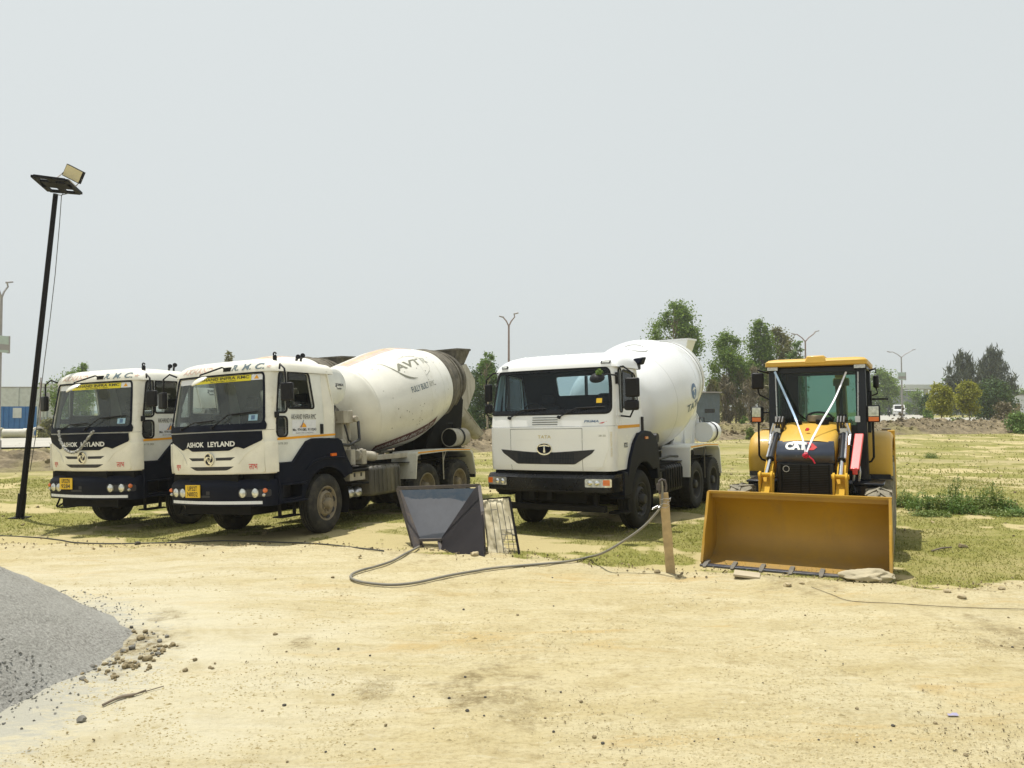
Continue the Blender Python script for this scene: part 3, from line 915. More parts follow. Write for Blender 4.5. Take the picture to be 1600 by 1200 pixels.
    for s in (-1, 1):
        f = lambda u, v, o=0.0, s=s: V((s * (.42 + (v - 1.2) * .14) + s * o, u, v))
        mb.panel([(yb - .75, 1.16), (yb + .95, 1.16), (yb + .9, rc.z - .35), (yb + .35, rc.z + .05), (yb - .05, rc.z - .45)], [], f, th=.05)
        mb.box(s * .42 - .1, s * .42 + .1, yb - .75, yb + 1.0, 1.20, 1.26)
    mb.box(-.5, .5, yb + .1, yb + .16, 1.2, rc.z - rr * .8)
    mb.box(-.5, .5, yb + .82, yb + .9, 1.2, rc.z - .35)
    mb.build('drum_pedestal', c['ped_mat'], root, 30)
    # feed hopper behind the collar
    e = d.P + d.ax * t1
    mb = MB(); z0 = e.z + r1 * .55; zt = c['hop_top']
    fo = [(-.30, e.y - .05, z0 - .25), (.30, e.y - .05, z0 - .25), (.30, e.y + .35, z0 - .2), (-.30, e.y + .35, z0 - .2)]
    fu = [(-.50, e.y - .12, zt - .03), (.50, e.y - .12, zt - .03), (.50, e.y + .55, zt), (-.50, e.y + .55, zt)]
    for i in range(4):
        j = (i + 1) % 4
        mb.add([fo[i], fo[j], fu[j], fu[i]], [(0, 1, 2, 3)])
        mb.bar(fu[i], fu[j], .035, .05)
    mb.build('feed_hopper', c['collar_mat'], root, 20)
    mb = MB()
    for s in (-1, 1):
        f = lambda u, v, o=0.0, s=s: V((s * (.44 + o), u, v))
        mb.panel([(e.y - .12, z0 - .1), (e.y + .42, z0 + .02), (e.y + .86, z0 - .38), (e.y + .84, z0 - .62), (e.y + .45, e.z - .75), (e.y + .15, e.z - 1.0), (e.y - .1, e.z - .95)], [], f, th=.035)
    mb.box(-.44, .44, e.y + .35, e.y + .385, e.z - .6, z0 - .3)
    mb.build('discharge_plate', c['chute_mat'], root, 30)
    # swinging discharge chute: open trough
    mb = MB(); a = V((.12, e.y + .25, e.z - .62)); b = V((.42, e.y + .98, e.z - 1.42))
    ax = (b - a).normalized(); sx = ax.cross(V((0, 0, 1))).normalized(); uz = sx.cross(ax)
    rows = []
    for q, rr_ in ((a, .30), (a.lerp(b, .5), .25), (b, .2)):
        rows.append([q + sx * rr_ * math.cos(w) + uz * rr_ * math.sin(w) for w in [PI + PI * k / 12 for k in range(13)]])
    mb.grid(rows); rows2 = [[p + (p - (a if i == 0 else b)).normalized() * 0 + uz * -.02 for p in r] for i, r in enumerate(rows)]
    mb.grid(rows2)
    for r_ in rows: mb.tube(r_, .018, 6)
    mb.tube([r_[0] for r_ in rows], .02, 6); mb.tube([r_[-1] for r_ in rows], .02, 6)
    mb.build('discharge_chute', c['chute_mat'], root, 40)
    # spare chute section lying on the fender
    x, ya, yb2, zc, rr_ = c['barrel']
    mb = MB(); mb.lathe((x, ya, zc), (0, 1, 0), [(0, rr_ - .015), (0, rr_), (.06, rr_), (.3, rr_ * .96), (yb2 - ya - .06, rr_ * .96), (yb2 - ya, rr_), (yb2 - ya, rr_ - .015), (yb2 - ya - .03, .005)], 28)
    mb.mi = 2; mb.cyl((x, ya + (.03 if c.get('open') else .0), zc), (x, ya + .04, zc), rr_ - .012, n=28)
    mb.mi = 1
    for q in (.55, ):
        mb.lathe((x, ya + (yb2 - ya) * q, zc), (0, 1, 0), [(-.03, rr_), (-.03, rr_ + .012), (.03, rr_ + .012), (.03, rr_)], 28)
    mb.tube([(x - .1, ya + .1, zc + rr_), (x - .1, ya + .1, zc + rr_ + .12), (x - .1, yb2 - .3, zc + rr_ + .12), (x - .1, yb2 - .3, zc + rr_)], .014, 6)
    mb.build('chute_extension', [c['barrel_mat'], M['black'], M['open_end_shade'] if c.get('open') else c['barrel_mat']], root, 40)
    # ladder up to the hopper, on the far side
    mb = MB()
    for y in (0, .35): mb.tube([(-.95, yb + .5 + y, 1.2), (-.75, yb + .75 + y, e.z)], .018, 6)
    for k in range(6):
        q = (k + .5) / 6; mb.tube([(-.95 + .2 * q, yb + .5 + .25 * q, 1.2 + (e.z - 1.2) * q), (-.95 + .2 * q, yb + .85 + .25 * q, 1.2 + (e.z - 1.2) * q)], .014, 6)
    mb.build('ladder', c['ped_mat'], root, 30)
    # tail lamps and underrun bar
    mb = MB(); mb.box(-1.1, 1.1, y1 - .02, y1 + .06, .55, .68); mb.mi = 1
    for s in (-1, 1): mb.box(s * .9 - .12, s * .9 + .12, y1 + .06, y1 + .09, .57, .66)
    mb.build('rear_bar', [M['chassis'], M['red_lens']], root, 30)
    return d, drum

def tanks(root, c):
    yt0, yt1, z0, z1 = c['fuel']
    mb = MB(); mb.box(.62, c['w'] - .02, yt0, yt1, z0, z1)
    n = 7
    t = mb.build('fuel_tank', c['fuel_mat'], root, 30, .07, segs=3)
    mb = MB()
    for k in range(n):
        y = yt0 + (yt1 - yt0) * (k + .7) / (n + .4); x = c['w'] - .02
        mb.tube([(x - .03, y, z0 + .03), (x + .006, y, z0 + .09), (x + .006, y, z1 - .09), (x - .03, y, z1 - .01), (.66, y, z1 + .006)], .018, 6)
    mb.build('tank_strap', c['fuel_mat'], t, 40)
    ba = c['battery']
    mb = MB(); mb.box(.7, c['w'] - .05, ba[0], ba[1], ba[2], ba[3]); mb.mi = 1
    mb.box(.66, c['w'] + .01, ba[0] - .03, ba[1] + .04, ba[3], ba[3] + .05); mb.box(.66, c['w'] + .01, ba[0] - .03, ba[1] + .04, ba[2] - .08, ba[2] - .04)
    mb.mi = 2
    for y in (ba[0] + .13, ba[1] - .13): mb.box(c['w'] - .05, c['w'] - .035, y - .02, y + .02, ba[3] - .09, ba[3] - .02)
    mb.build('battery_box', [c['bat_mat'], M['chassis'], M['ink']], root, 30, .006)
    for y in c['air']:
        mb = MB(); mb.lathe((.6, y, .62), (1, 0, 0), [(0, .01), (0, .1), (.48, .1), (.52, .085), (.54, .05), (.55, .012)], 20)
        mb.build('air_tank', c['air_mat'], root, 40)
    # far side: silencer and spare box
    mb = MB(); mb.cyl((-.85, 1.0, .75), (-.85, 1.9, .75), .2); mb.box(-1.15, -.65, 2.0, 2.5, .55, 1.0)
    mb.build('silencer', M['under'], root, 30, .02)
    # front mudguard arch behind each front wheel
    for s in (-1, 1):
        mb = MB(); R0 = c['D'] / 2 + .10
        rows = []
        for x in (.72, c['w'] - .01):
            rows.append([V((s * x, .05 + R0 * math.cos(math.radians(a)), c['D'] / 2 + R0 * math.sin(math.radians(a)))) for a in range(-22, 176, 11)])
        mb.grid(rows); mb.grid([[p + (V((0, .05, c['D'] / 2)) - V((0, p.y, p.z))).normalized() * .015 for p in r] for r in rows])
        mb.build('mudguard', M['black'], root, 40)

def cab_interior(root, w, yf, yb, zf, zd, sw_x, trim, rear_hole, rear_f, zroof, lining):
    mb = MB()
    mb.box(-w + .06, w - .06, yf + .12, yb - .06, zf, zf + .06)
    mb.box(-.45, .45, yf + .3, yb - .06, zf + .06, zf + .45)
    # dashboard with a raised binnacle
    mb.hexa([(-w + .1, yf + .14, zf + .3), (w - .1, yf + .14, zf + .3), (w - .1, yf + .62, zf + .3), (-w + .1, yf + .62, zf + .3),
             (-w + .1, yf + .12, zd - .02), (w - .1, yf + .12, zd - .02), (w - .1, yf + .55, zd), (-w + .1, yf + .55, zd)])
    mb.hexa([(sw_x - .3, yf + .3, zd - .03), (sw_x + .3, yf + .3, zd - .03), (sw_x + .3, yf + .6, zd - .03), (sw_x - .3, yf + .6, zd - .03),
             (sw_x - .25, yf + .36, zd + .1), (sw_x + .25, yf + .36, zd + .1), (sw_x + .25, yf + .56, zd + .13), (sw_x - .25, yf + .56, zd + .13)])
    it = mb.build('cab_interior', M['trim_dark'], root, 30, .02)
    for x in (-.6, .6):
        mb = MB(); ys = yb - .32
        mb.box(x - .26, x + .26, ys - .48, ys + .02, zf + .38, zf + .54)
        mb.hexa([(x - .25, ys - .06, zf + .5), (x + .25, ys - .06, zf + .5), (x + .25, ys + .08, zf + .5), (x - .25, ys + .08, zf + .5),
                 (x - .22, ys + .08, zf + 1.12), (x + .22, ys + .08, zf + 1.12), (x + .22, ys + .19, zf + 1.12), (x - .22, ys + .19, zf + 1.12)])
        mb.box(x - .14, x + .14, ys + .08, ys + .17, zf + 1.14, zf + 1.33)
        mb.build('seat', M['seat'], it, 30, .04)
    mb = MB(); c0 = V((sw_x, yf + .70, zd + .12)); ax = V((0, -.75, -.66)).normalized()
    u = V((1, 0, 0)); v = ax.cross(u)
    mb.tube([c0 + (u * math.cos(a) + v * math.sin(a)) * .22 for a in [2 * PI * k / 28 for k in range(28)]], .017, 8, closed=True)
    for a in (.3, PI - .3, -PI / 2): mb.tube([c0, c0 + (u * math.cos(a) + v * math.sin(a)) * .22], .014, 6)
    mb.tube([c0, c0 + ax * .3], .03, 8)
    mb.build('steering_wheel', M['black'], it, 40)
    mb = MB(); mb.panel(rect(-w + .08, w - .08, zf, zroof), [rear_hole], lambda a, b, o=0.0: lining(a, b) - V((0, .055 + o, 0)), vs=[1.9, 2.25], th=.015)
    mb.build('rear_lining', M[trim], it, 30)
    mb = MB(); mb.box(-w + .10, w - .10, yf + .30, yb - .30, zroof - .015, zroof); mb.build('headlining', M[trim], it, 0)
    return it

def ring(mb, hole, fm, grow, off, th, us=(), vs=()):
    mb.panel(offset_poly(hole, grow), [hole], fm, us, vs, th=th, off=off)

def roof_shell(w, y0, y1, bow, zb, H, run, fall=.04, pexp=8, n=3, qexp=2.5):
    """roof cap that rolls over at the front; returns rows and a (x, z) map of its front"""
    xs = [-1, -.985, -.96, -.93, -.88, -.8, -.65, -.45, -.22, 0, .22, .45, .65, .8, .88, .93, .96, .985, 1]
    P = lambda x: max(0, 1 - abs(x / w) ** pexp) ** .42
    yfr = lambda x: y0 + bow * (abs(x) / w) ** 2 + .12 * (abs(x) / w) ** 10
    def pt(x, q):
        e = 1 - (1 - q * q) ** (1 / qexp)
        return V((x, yfr(x) + run * e, zb + H * P(x) * q))
    rows = []
    for q in (0, .2, .4, .55, .68, .78, .86, .92, .96, .985, 1):
        rows.append([pt(k * w, q) for k in xs])
    for k in range(1, 6):
        f = k / 5
        rows.append([V((x * w, (yfr(x * w) + run) * (1 - f) + y1 * f, zb + H * P(x * w) - fall * f ** 2 * P(x * w))) for x in xs])
    rows.append([V((x * w, y1 + .02, zb)) for x in xs])
    def fm(x, z, o=0.0):
        q = min(.995, max(0, (z - zb) / (H * P(x))))
        return pt(x, q)
    return rows, offmap(lambda x, z: fm(x, z))

def lamp_round(mb, x, y, z, r, d=(0, -1, 0)):
    mb.lathe((x, y, z), d, [(-.02, r * 1.12), (.012, r * 1.12), (.014, r), (.02, r * .9), (.034, r * .6), (.04, r * .25), (.041, .001)], 24)

def mirror_part(root, pts, c, size, name='mirror', mat='black', rz=0.0):
    mb = MB(); mb.tube(pts, .016, 8)
    w, d, h = size
    Mx = Matrix.Translation(c) @ Matrix.Rotation(rz, 4, 'Z')
    b2 = MB(); b2.box(-w / 2, w / 2, -d / 2, d / 2, -h / 2, h / 2, Mx)
    m = b2.build(name, M[mat], root, 30, .03, segs=3)
    mb.build('mirror_arm', M['black'], m, 40)
    b3 = MB(); b3.box(-w / 2 + .02, w / 2 - .02, d / 2 + .001, d / 2 + .004, -h / 2 + .02, h / 2 - .02, Mx)
    b3.build('mirror_glass', M['chrome'], m, 30)
    return m
# ------------------------------------------------------------------ the two used mixers
def emblem(root, fm, cx, cz, r, mats_):
    mb = MB(); mb.panel(circle2(cx, cz, r, 28), [circle2(cx, cz, r * .86, 28)], fm, th=.02, off=.022)
    mb.panel(circle2(cx, cz, r * .40, 20), [circle2(cx, cz, r * .3, 20)], fm, th=.02, off=.024)
    mb.text('L', cx - r * .13, cx + r * .14, cz - r * .18, cz + r * .18, fm, .026, .02)
    for k in range(3):
        a = 2 * PI * k / 3
        p = [(cx + q * r * math.cos(a + w), cz + q * r * math.sin(a + w)) for q, w in ((.40, 0), (.58, .25), (.74, .6), (.87, 1.0), (.87, 1.75), (.70, 1.35), (.54, 1.05), (.42, .85))]
        mb.panel(p, [], fm, th=.01, off=.02)
    mb.mi = 1
    mb.panel(circle2(cx, cz, r * .9, 24), [], fm, off=.008)
    return mb.build('emblem', mats_, root, 30)

def ashok(key, label, plate, extra):
    X, Y, Z, th, rl = POSE[key]
    root = thing('concrete_mixer_truck', label, 'mixer truck', (X, Y, Z), (0, -rl, -math.radians(th)), 'used cream mixer trucks with navy fronts')
    w = 1.168
    yf = lambda z: lerpt([(.5, -1.40), (1.12, -1.41), (1.30, -1.43), (1.84, -1.435), (1.95, -1.41), (2.5, -1.31), (2.8, -1.265), (3.1, -1.2)], z)
    bw = lambda z: lerpt([(1.7, .145), (1.95, .105), (2.8, .075)], z)
    F = front_map(w, .17, bw, yf)
    smax = (w - .17) + .17 * PI / 2
    us = [-1.23, -1.16, -1.09, -1.03, -.8, -.5, -.2, .2, .5, .8, 1.03, 1.09, 1.16, 1.23]; vz = [1.3, 1.6, 1.95, 2.2, 2.5]
    ydoor = lambda z: yf(z) + bw(z) + .17
    # --- cab shell
    ws = rpoly([(-1.055, 1.93), (1.055, 1.93), (.985, 2.775), (-.985, 2.775)], [.12, .12, .07, .07])
    mb = MB()
    mb.panel([(-smax, 1.84), (smax, 1.84), (smax, 2.82), (-smax, 2.82)], [ws], F, us, vz, th=.05)
    mb.panel([(-smax, 1.13), (smax, 1.13), (smax, 1.835), (-smax, 1.835)], [], F, us, vz, th=.04)
    rows, RF = roof_shell(w + .005, -1.285, .30, .07, 2.80, .25, .42)
    mb.grid(rows)
    rearwin = rect(-.50, .46, 2.06, 2.60, .05)
    mb.panel([(-w, 1.2), (w, 1.2), (w, 2.86), (-w, 2.86)], [rearwin], lambda a, b, o=0.0: V((a, lerpt([(1.2, .34), (2.25, .32), (2.86, .16)], b) + o, b)), vs=[2.25], th=.03)
    for s in (-1, 1):
        sm = side_map(s, w)
        # behind the door
        mb.panel([(.045, 1.66), (.335, 1.66), (.325, 2.26), (.13, 2.84), (.0, 2.84)], [], sm, vs=[2.0], th=.03)
        mb.panel([(ydoor(2.84) - .02, 2.80), (.16, 2.80), (.14, 2.855), (ydoor(2.84), 2.855)], [], sm, th=.03)
    cab = mb.build('cab', M['cream'], root, 38)
    mb = MB(); ring(mb, ws, F, .035, .012, .02, us, vz)
    mb.panel(rpoly([(-1.10, 1.845), (1.10, 1.845), (1.115, 1.93), (1.06, 2.02), (1.02, 1.95), (-1.02, 1.95), (-1.06, 2.02), (-1.115, 1.93)], .02), [], F, us, [1.9], th=.02, off=.018)
    for s in (-1, 1): mb.box(s * 1.05 - .02, s * 1.05 + .02, -1.18, -1.16, 1.9, 1.95)
    mb.build('windscreen_frame', M['navy'], cab, 40)
    mb = MB(); mb.panel(offset_poly(ws, .01), [], F, us, vz, off=-.02); mb.build('windscreen', M['glass'], cab, 60, recalc=False)
    mb = MB(); mb.panel(offset_poly(rearwin, .01), [], lambda a, b, o=0.0: V((a, .30, b))); mb.build('rear_window', M['glass_side'], cab, 0)
    mb = MB(); mb.text('R. M. C.', .34, 1.0, 2.84, 2.945, RF, .004, .022, .2); mb.build('lettering', M['ink_blue'], cab, 0)
    mb = MB(); mb.text('AKHAND', -.85, -.12, 2.845, 2.94, RF, .003, .02, .2); mb.build('faded_lettering', M['ink_pink'], cab, 0)
    mb = MB(); mb.text('★', 1.02, 1.10, 2.855, 2.92, RF, .003); mb.build('faded_mark', M['ink_pink'], cab, 0)
    # sun strip on the glass
    mb = MB(); mb.panel(rect(-.56, .74, 2.665, 2.765), [], F, us, off=-.012); mb.build('sun_strip', M['band_yellow'], cab, 0)
    for a, b in ((.745, .97), (-.97, -.565)): mb = MB(); mb.panel(rect(a, b, 2.67, 2.765), [], F, us, off=-.012); mb.build('sun_strip_end', M['reflector'], cab, 0)
    mb = MB(); mb.text('AKHAND INFRA RMC', -.50, .70, 2.705, 2.753, F, -.009, .015); mb.text('MO. 9741085, 9110243', -.15, .42, 2.672, 2.692, F, -.009, .01); mb.build('strip_lettering', M['ink'], cab, 0)
    mb = MB(); mb.panel([(.80, 2.69), (.90, 2.69), (.85, 2.755)], [], F, off=-.009); mb.build('strip_logo', M['orange'], cab, 0)
    mb = MB(); mb.panel(rect(.76, .93, 2.0, 2.10), [], F, off=-.012); mb.build('permit_sticker', M['sky_blue'], cab, 0)
    mb = MB(); mb.panel(rect(.81, .88, 2.015, 2.085), [], F, off=-.010); mb.build('permit_panel', M['tatablue'], cab, 0)
    # wipers
    for a, b, m in (((-.72, 1.90), (.08, 2.02), (-.35, 2.0)), ((.06, 1.90), (.93, 2.14), (.40, 2.10))):
        mb = MB(); mb.tube([F(a[0], a[1], .03), F(m[0], m[1], .05), F(b[0], b[1], .035)], .011, 6)
        q = V(b) + (V(m) - V(b)) * .9
        mb.tube([F(q.x, q.y - .015, .03), F((q.x + b[0]) / 2, (q.y + b[1]) / 2 - .01, .032), F(b[0] + .03, b[1], .03)], .009, 6)
        mb.cyl(F(a[0], a[1], .0), F(a[0], a[1], .05), .025, n=10)
        mb.build('wiper', M['black'], cab, 40)
    # roof fittings
    mb = MB(); mb.cyl((1.0, -.95, 3.0), (1.0, -.95, 3.07), .035, n=10); mb.tube([V((1.0, -.95, 3.10)) + V((math.cos(k * .7), 0, math.sin(k * .7))) * .03 for k in range(9)], .014, 6)
    mb.build('marker_lamp', M['black'], cab, 40)
    mb = MB()
    for y, h in ((-.02, .07), (.10, .10)):
        mb.tube([(.62, y, 2.98), (.62, y, 3.0 + h), (.68, y - .04, 3.05 + h), (.74, y - .08, 3.06 + h)], [.02, .02, .03, .045], 10)
    mb.build('air_horn', M['black'], cab, 40)
    # visor mirror
    mb = MB(); mb.tube([(.24, -1.26, 2.87), (.2, -1.34, 2.91), (.0, -1.62, 2.78), (-.02, -1.62, 2.71)], .014, 8); mb.box(.16, .32, -1.28, -1.22, 2.84, 2.91)
    vm = mb.build('visor_mirror', M['black'], cab, 40)
    mb = MB(); mb.lathe((-.02, -1.62, 2.68), V((.25, .45, -.85)), [(-.05, .01), (-.045, .06), (-.02, .125), (0, .14), (.012, .135), (.014, .01)], 24)
    mb.build('mirror_head', M['cream'], vm, 40)
    cab_interior(root, w, -1.30, .30, 1.15, 1.86, -.62, 'trim_grey', rearwin, F, 2.8, lambda a, b: V((a, lerpt([(1.2, .34), (2.25, .32), (2.86, .16)], b), b)))
    # --- front panel
    mb = MB()
    fp = rpoly([(-1.055, 1.15), (1.055, 1.15), (1.065, 1.66), (1.045, 1.66), (1.045, 1.832), (-1.045, 1.832), (-1.045, 1.66), (-1.065, 1.66)], [.07, .07, .03, .0, 0, 0, 0, .03])
    mb.panel(fp, [], F, us, vz, th=.03, off=.022)
    fpn = mb.build('front_panel', M['cream'], root, 38, .008)
    for s in (-1, 1):
        mb = MB(); q = sorted((s * 1.07, s * 1.25)); mb.panel(rect(q[0], q[1], 1.15, 1.655, .025), [], F, us, vz, th=.05, off=.045)
        mb.build('corner_deflector', M['cream'], fpn, 38, .006)
        # raised crease from the navy panel down to the lower slot
        mb = MB()
        mb.panel([(s * 1.02, 1.66), (s * .70, 1.47), (s * .58, 1.30), (s * .60, 1.30), (s * .73, 1.45), (s * 1.04, 1.64)], [], F, us, th=.006, off=.028)
        mb.build('panel_crease', M['cream'], fpn, 38)
    mb = MB()
    mb.panel([(-1.045, 1.828), (1.045, 1.828), (1.04, 1.70), (1.02, 1.67), (.70, 1.545), (.60, 1.575), (-.60, 1.575), (-.70, 1.545), (-1.02, 1.67), (-1.04, 1.70)], [], F, us, [1.7], th=.02, off=.034)
    mb.panel(rpoly([(-.55, 1.580), (.55, 1.580), (.42, 1.52), (-.42, 1.52)], [.0, .0, .03, .03]), [], F, us, th=.02, off=.031)
    npn = mb.build('name_panel', M['navy'], root, 38, .005)
    mb = MB(); mb.text('ASHOK', -.565, -.11, 1.59, 1.676, F, .038, .035); mb.build('lettering', M['ink_white'], npn, 0); mb = MB(); mb.text('LEYLAND', -.02, .545, 1.59, 1.676, F, .038, .035); mb.build('lettering', M['ink_white'], npn, 0)
    emblem(fpn, lambda a, b, o=0.0: F(a, b, o + .022), 0, 1.385, .108, [M['chrome'], M['ink']])
    mb = MB()
    for s in (-1, 1):
        mb = MB(); mb.panel([(s * .53, 1.412), (s * .14, 1.408), (s * .14, 1.362), (s * .44, 1.362)], [], F, us, off=.0235, th=.004); mb.build('upper_slot', M['ink'], fpn, 0)
    mb = MB(); mb.panel(rpoly([(-.50, 1.262), (.50, 1.262), (.36, 1.20), (-.36, 1.20)], [.0, .0, .05, .05]), [], F, us, off=.0245, th=.004); mb.build('lower_slot', M['ink'], fpn, 0)
    mb = MB(); mb.text('लाभ', .78, .93, 1.205, 1.295, F, .026, .01); mb.text('शुभ', -.93, -.79, 1.205, 1.30, F, .026, .01); mb.build('red_writing', M['ink_red'], fpn, 0)
    # --- doors
    for s in (-1, 1):
        sm = side_map(s, w)
        q = rpoly([(-1.09, 2.13), (-.88, 2.13), (-.88, 2.785), (-.985, 2.785), (-1.01, 2.70)], [.04, .08, .03, .06, .05])
        wn = rpoly([(-.82, 2.20), (-.215, 2.20), (-.32, 2.785), (-.80, 2.785)], [.03, .04, .06, .03])
        lo = rect(-1.10, -.89, 1.735, 2.03, .06)
        out = [(ydoor(1.3) + .005, 1.295), (-.79, 1.295), (-.62, 1.47), (-.46, 1.62), (-.30, 1.665), (.04, 1.665), (.04, 2.2), (-.005, 2.795), (ydoor(2.8) + .005, 2.795), (ydoor(2.3) + .005, 2.3), (ydoor(1.9) + .005, 1.9)]
        mb = MB(); mb.panel(out, [q, wn, lo], sm, vs=[2.0], th=.04)
        d = mb.build('door', M['cream_shaded'], root, 38, .004)
        mb = MB(); mb.panel(offset_poly(out, -.02), [offset_poly(h_, .012) for h_ in (q, wn, lo)], sm, vs=[2.0], off=-.05, th=.01); mb.build('door_lining', M['trim_dark'], d, 0)
        for h, nm in ((q, 'quarter_window'), (wn, 'side_window'), (lo, 'kerb_window')):
            mb = MB(); ring(mb, h, sm, .03, .008, .02); fr = mb.build(nm, M['rubber_seal'], d, 40)
            if nm == 'side_window':
                mb = MB(); mb.panel([(-.81, 2.205), (-.22, 2.205), (-.235, 2.30), (-.815, 2.30)], [], sm, off=-.02); mb.build('pane', M['glass_side'], fr, 0); mb = MB()
                mb.panel([(-.80, 2.67), (-.295, 2.67), (-.315, 2.78), (-.80, 2.78)], [], sm, off=-.02)
            else:
                mb = MB(); mb.panel(h, [], sm, off=-.02)
            mb.build('pane', M['glass_side'], fr, 0)
        mb = MB(); mb.box(s * (w + .005) - .015, s * (w + .005) + .015, -.065, .01, 1.735, 1.91); mb.build('door_handle', M['black'], d, 30, .01)
        mb = MB(); mb.panel([(ydoor(1.7) + .01, 1.662), (.335, 1.70), (.335, 1.735), (ydoor(1.7) + .01, 1.702)], [], sm, off=.006, th=.006); mb.build('orange_stripe', M['orange'], d, 0)
        mb = MB(); mb.panel(rect(-.76, -.17, 1.745, 1.985), [], sm, off=.003); mb.build('door_sticker', M['reflector'], d, 0)
        st = (lambda u, v, o=0.0, s=s: V((s * (w + o), u if s > 0 else -.93 - u, v)))
        mb = MB(); mb.text('AKHAND INFRA RMC', -.78, -.17, 2.0, 2.085, st, .004, .0); mb.text('Mo. 9741085, 9110243', -.75, -.17, 1.79, 1.845, st, .006, .02); mb.text('READY MIX CONCRETE', -.68, -.25, 1.755, 1.775, st, .006, .0)
        mb.build('door_lettering', M['ink'], d, 0)
        mb = MB(); mb.panel([(-.585, 1.86), (-.415, 1.86), (-.435, 1.905), (-.50, 1.95)], [], st, off=.006); mb.mi = 1
        mb.panel([(-.56, 1.86), (-.535, 1.86), (-.475, 1.985), (-.49, 1.985)], [], st, off=.007); mb.build('door_logo', [M['orange'], M['tatablue']], d, 0)
        mb = MB(); mb.text('AVTR 2820', -1.10, -.88, 1.585, 1.62, st, .004, .0, .2); mb.build('model_badge', M['ink_grey'], d, 0)
        mb = MB(); mb.box(s * (w + .01) - .02, s * (w + .01) + .03, -1.16, -1.09, 2.03, 2.13); mb.build('mirror_hinge', M['black'], d, 30, .01)
        mirror_part(root, [(s * 1.2, -1.06, 2.84), (s * 1.3, -1.15, 2.90), (s * 1.42, -1.18, 2.82), (s * 1.45, -1.16, 2.35)], (s * 1.46, -1.17, 2.44), (.21, .09, .30), rz=s * .25)
    # --- navy wing with the steps let into it
    for s in (-1, 1):
        sm = side_map(s, w + .05)
        out = [(-1.13, .62), (-1.13, 1.285), (-.80, 1.29), (-.63, 1.46), (-.46, 1.61), (-.30, 1.655), (.36, 1.65), (.46, 1.60), (.53, 1.45), (.60, 1.30), (.73, 1.11), (.745, .98), (.66, .98)]
        out += [(.05 + .60 * math.cos(math.radians(a)), .55 + .60 * math.sin(math.radians(a))) for a in range(38, 172, 9)] + [(-.54, .62)]
        mb = MB(); mb.panel(out, [rect(-1.05, -.60, .70, .93, .03)], sm, th=.26)
        wa = mb.build('front_wing', M['navy'], root, 38, .012)
        mb = MB()
        mb.panel([(-.55, 1.12), (-.30, 1.24), (.0, 1.30), (.5, 1.27), (.62, 1.22), (.5, 1.31), (.0, 1.345), (-.32, 1.285)], [], sm, th=.03, off=.02); mb.build('wing_lip', M['navy'], wa, 38, .01)
        mb = MB(); mb.panel(rect(.13, .27, 1.335, 1.385, .012), [], sm, off=.03, th=.03); mb.build('side_indicator', M['amber'], wa, 30, .006)
        for z, y0, y1 in ((.94, -1.08, -.56), (.655, -1.08, -.52)):
            mb = MB(); q = sorted((s * .95, s * 1.275)); mb.box(q[0], q[1], y0, y1, z - .025, z); mb.build('step', M['navy'], wa, 30, .008)
        mb = MB(); q = sorted((s * .98, s * 1.2)); mb.box(q[0], q[1], -1.06, -.62, .385, .41)
        for y in (-1.0, -.66): mb.box(s * 1.08 - .03, s * 1.08 + .03, y - .015, y + .015, .41, .64)
        mb.build('lower_step', M['chassis'], wa, 30, .005)
        mb = MB(); q = sorted((s * .93, s * .95)); mb.box(q[0], q[1], -1.05, -.6, .69, .94); mb.build('step_recess', M['ink'], wa, 30)
    # --- bumper
    B = front_map(w + .01, .17, .15, lambda z: lerpt([(.55, -1.43), (.62, -1.475), (.95, -1.485), (1.05, -1.37)], z))
    bm_ = (w - .16) + .17 * PI / 2 + .05
    mb = MB(); mb.panel([(-bm_, .61), (bm_, .61), (bm_, 1.04), (-bm_, 1.04)], [], B, us, [.66, .8, .93, .96, .99], th=.12)
    bp = mb.build('bumper', M['navy'], root, 38, .012)
    mb = MB(); mb.box(-.55, .55, -1.38, -1.1, .95, 1.13); mb.box(-1.1, 1.1, -1.25, -1.05, .62, 1.12); mb.box(-.75, .75, -1.30, -1.1, .46, .605)
    mb.tube([(-.95, -1.2, .62), (-.95, -1.28, .45), (-.9, -1.3, .44), (-.55, -1.28, .60)], .018, 6)
    mb.build('front_crossmember', M['chassis'], root, 30, .01)
    for s in (-1, 1):
        mb = MB(); q = sorted((s * .585, s * 1.20)); mb.panel(rect(q[0], q[1], .745, .905, .05), [rect(q[0] + .02, q[1] - .02, .765, .885, .04)], B, us, th=.012, off=.008); mb.build('lamp_surround', M['navy'], bp, 38)
        mb = MB(); mb.panel(rect(q[0] + .01, q[1] - .01, .755, .895, .05), [], B, us, off=.004); mb.build('lamp_pocket', M['ink'], bp, 0)
        for x in (.685, .905):
            mb = MB(); p = B(s * x, .825); lamp_round(mb, p.x, p.y, p.z, .066); mb.build('headlight', M['lamp_glass'], bp, 40)
        mb = MB(); p = B(s * 1.085, .862); lamp_round(mb, p.x, p.y, p.z, .034, V((s * .35, -1, 0))); mb.build('indicator', M['amber'], bp, 40)
        mb = MB(); p = B(s * 1.06, .79); lamp_round(mb, p.x, p.y, p.z, .026, V((s * .3, -1, 0))); mb.build('fog_lamp', M['lamp_glass'], bp, 40)
    mb = MB(); mb.panel([(-1.02, .645), (1.03, .645), (1.03, .695), (-1.02, .695)], [], B, us, th=.008, off=.008); mb.build('reflective_strip', M['reflector'], bp, 0)
    mb = MB(); mb.panel(rect(-.06, .02, .80, .86, .01), [], B, off=.004); mb.panel(rect(-.28, .02, .755, .79, .01), [], B, us, off=.004); mb.build('bumper_slot', M['ink'], bp, 0)
    pl = lambda u, v, o=0.0: V((u, -1.50 - o, v))
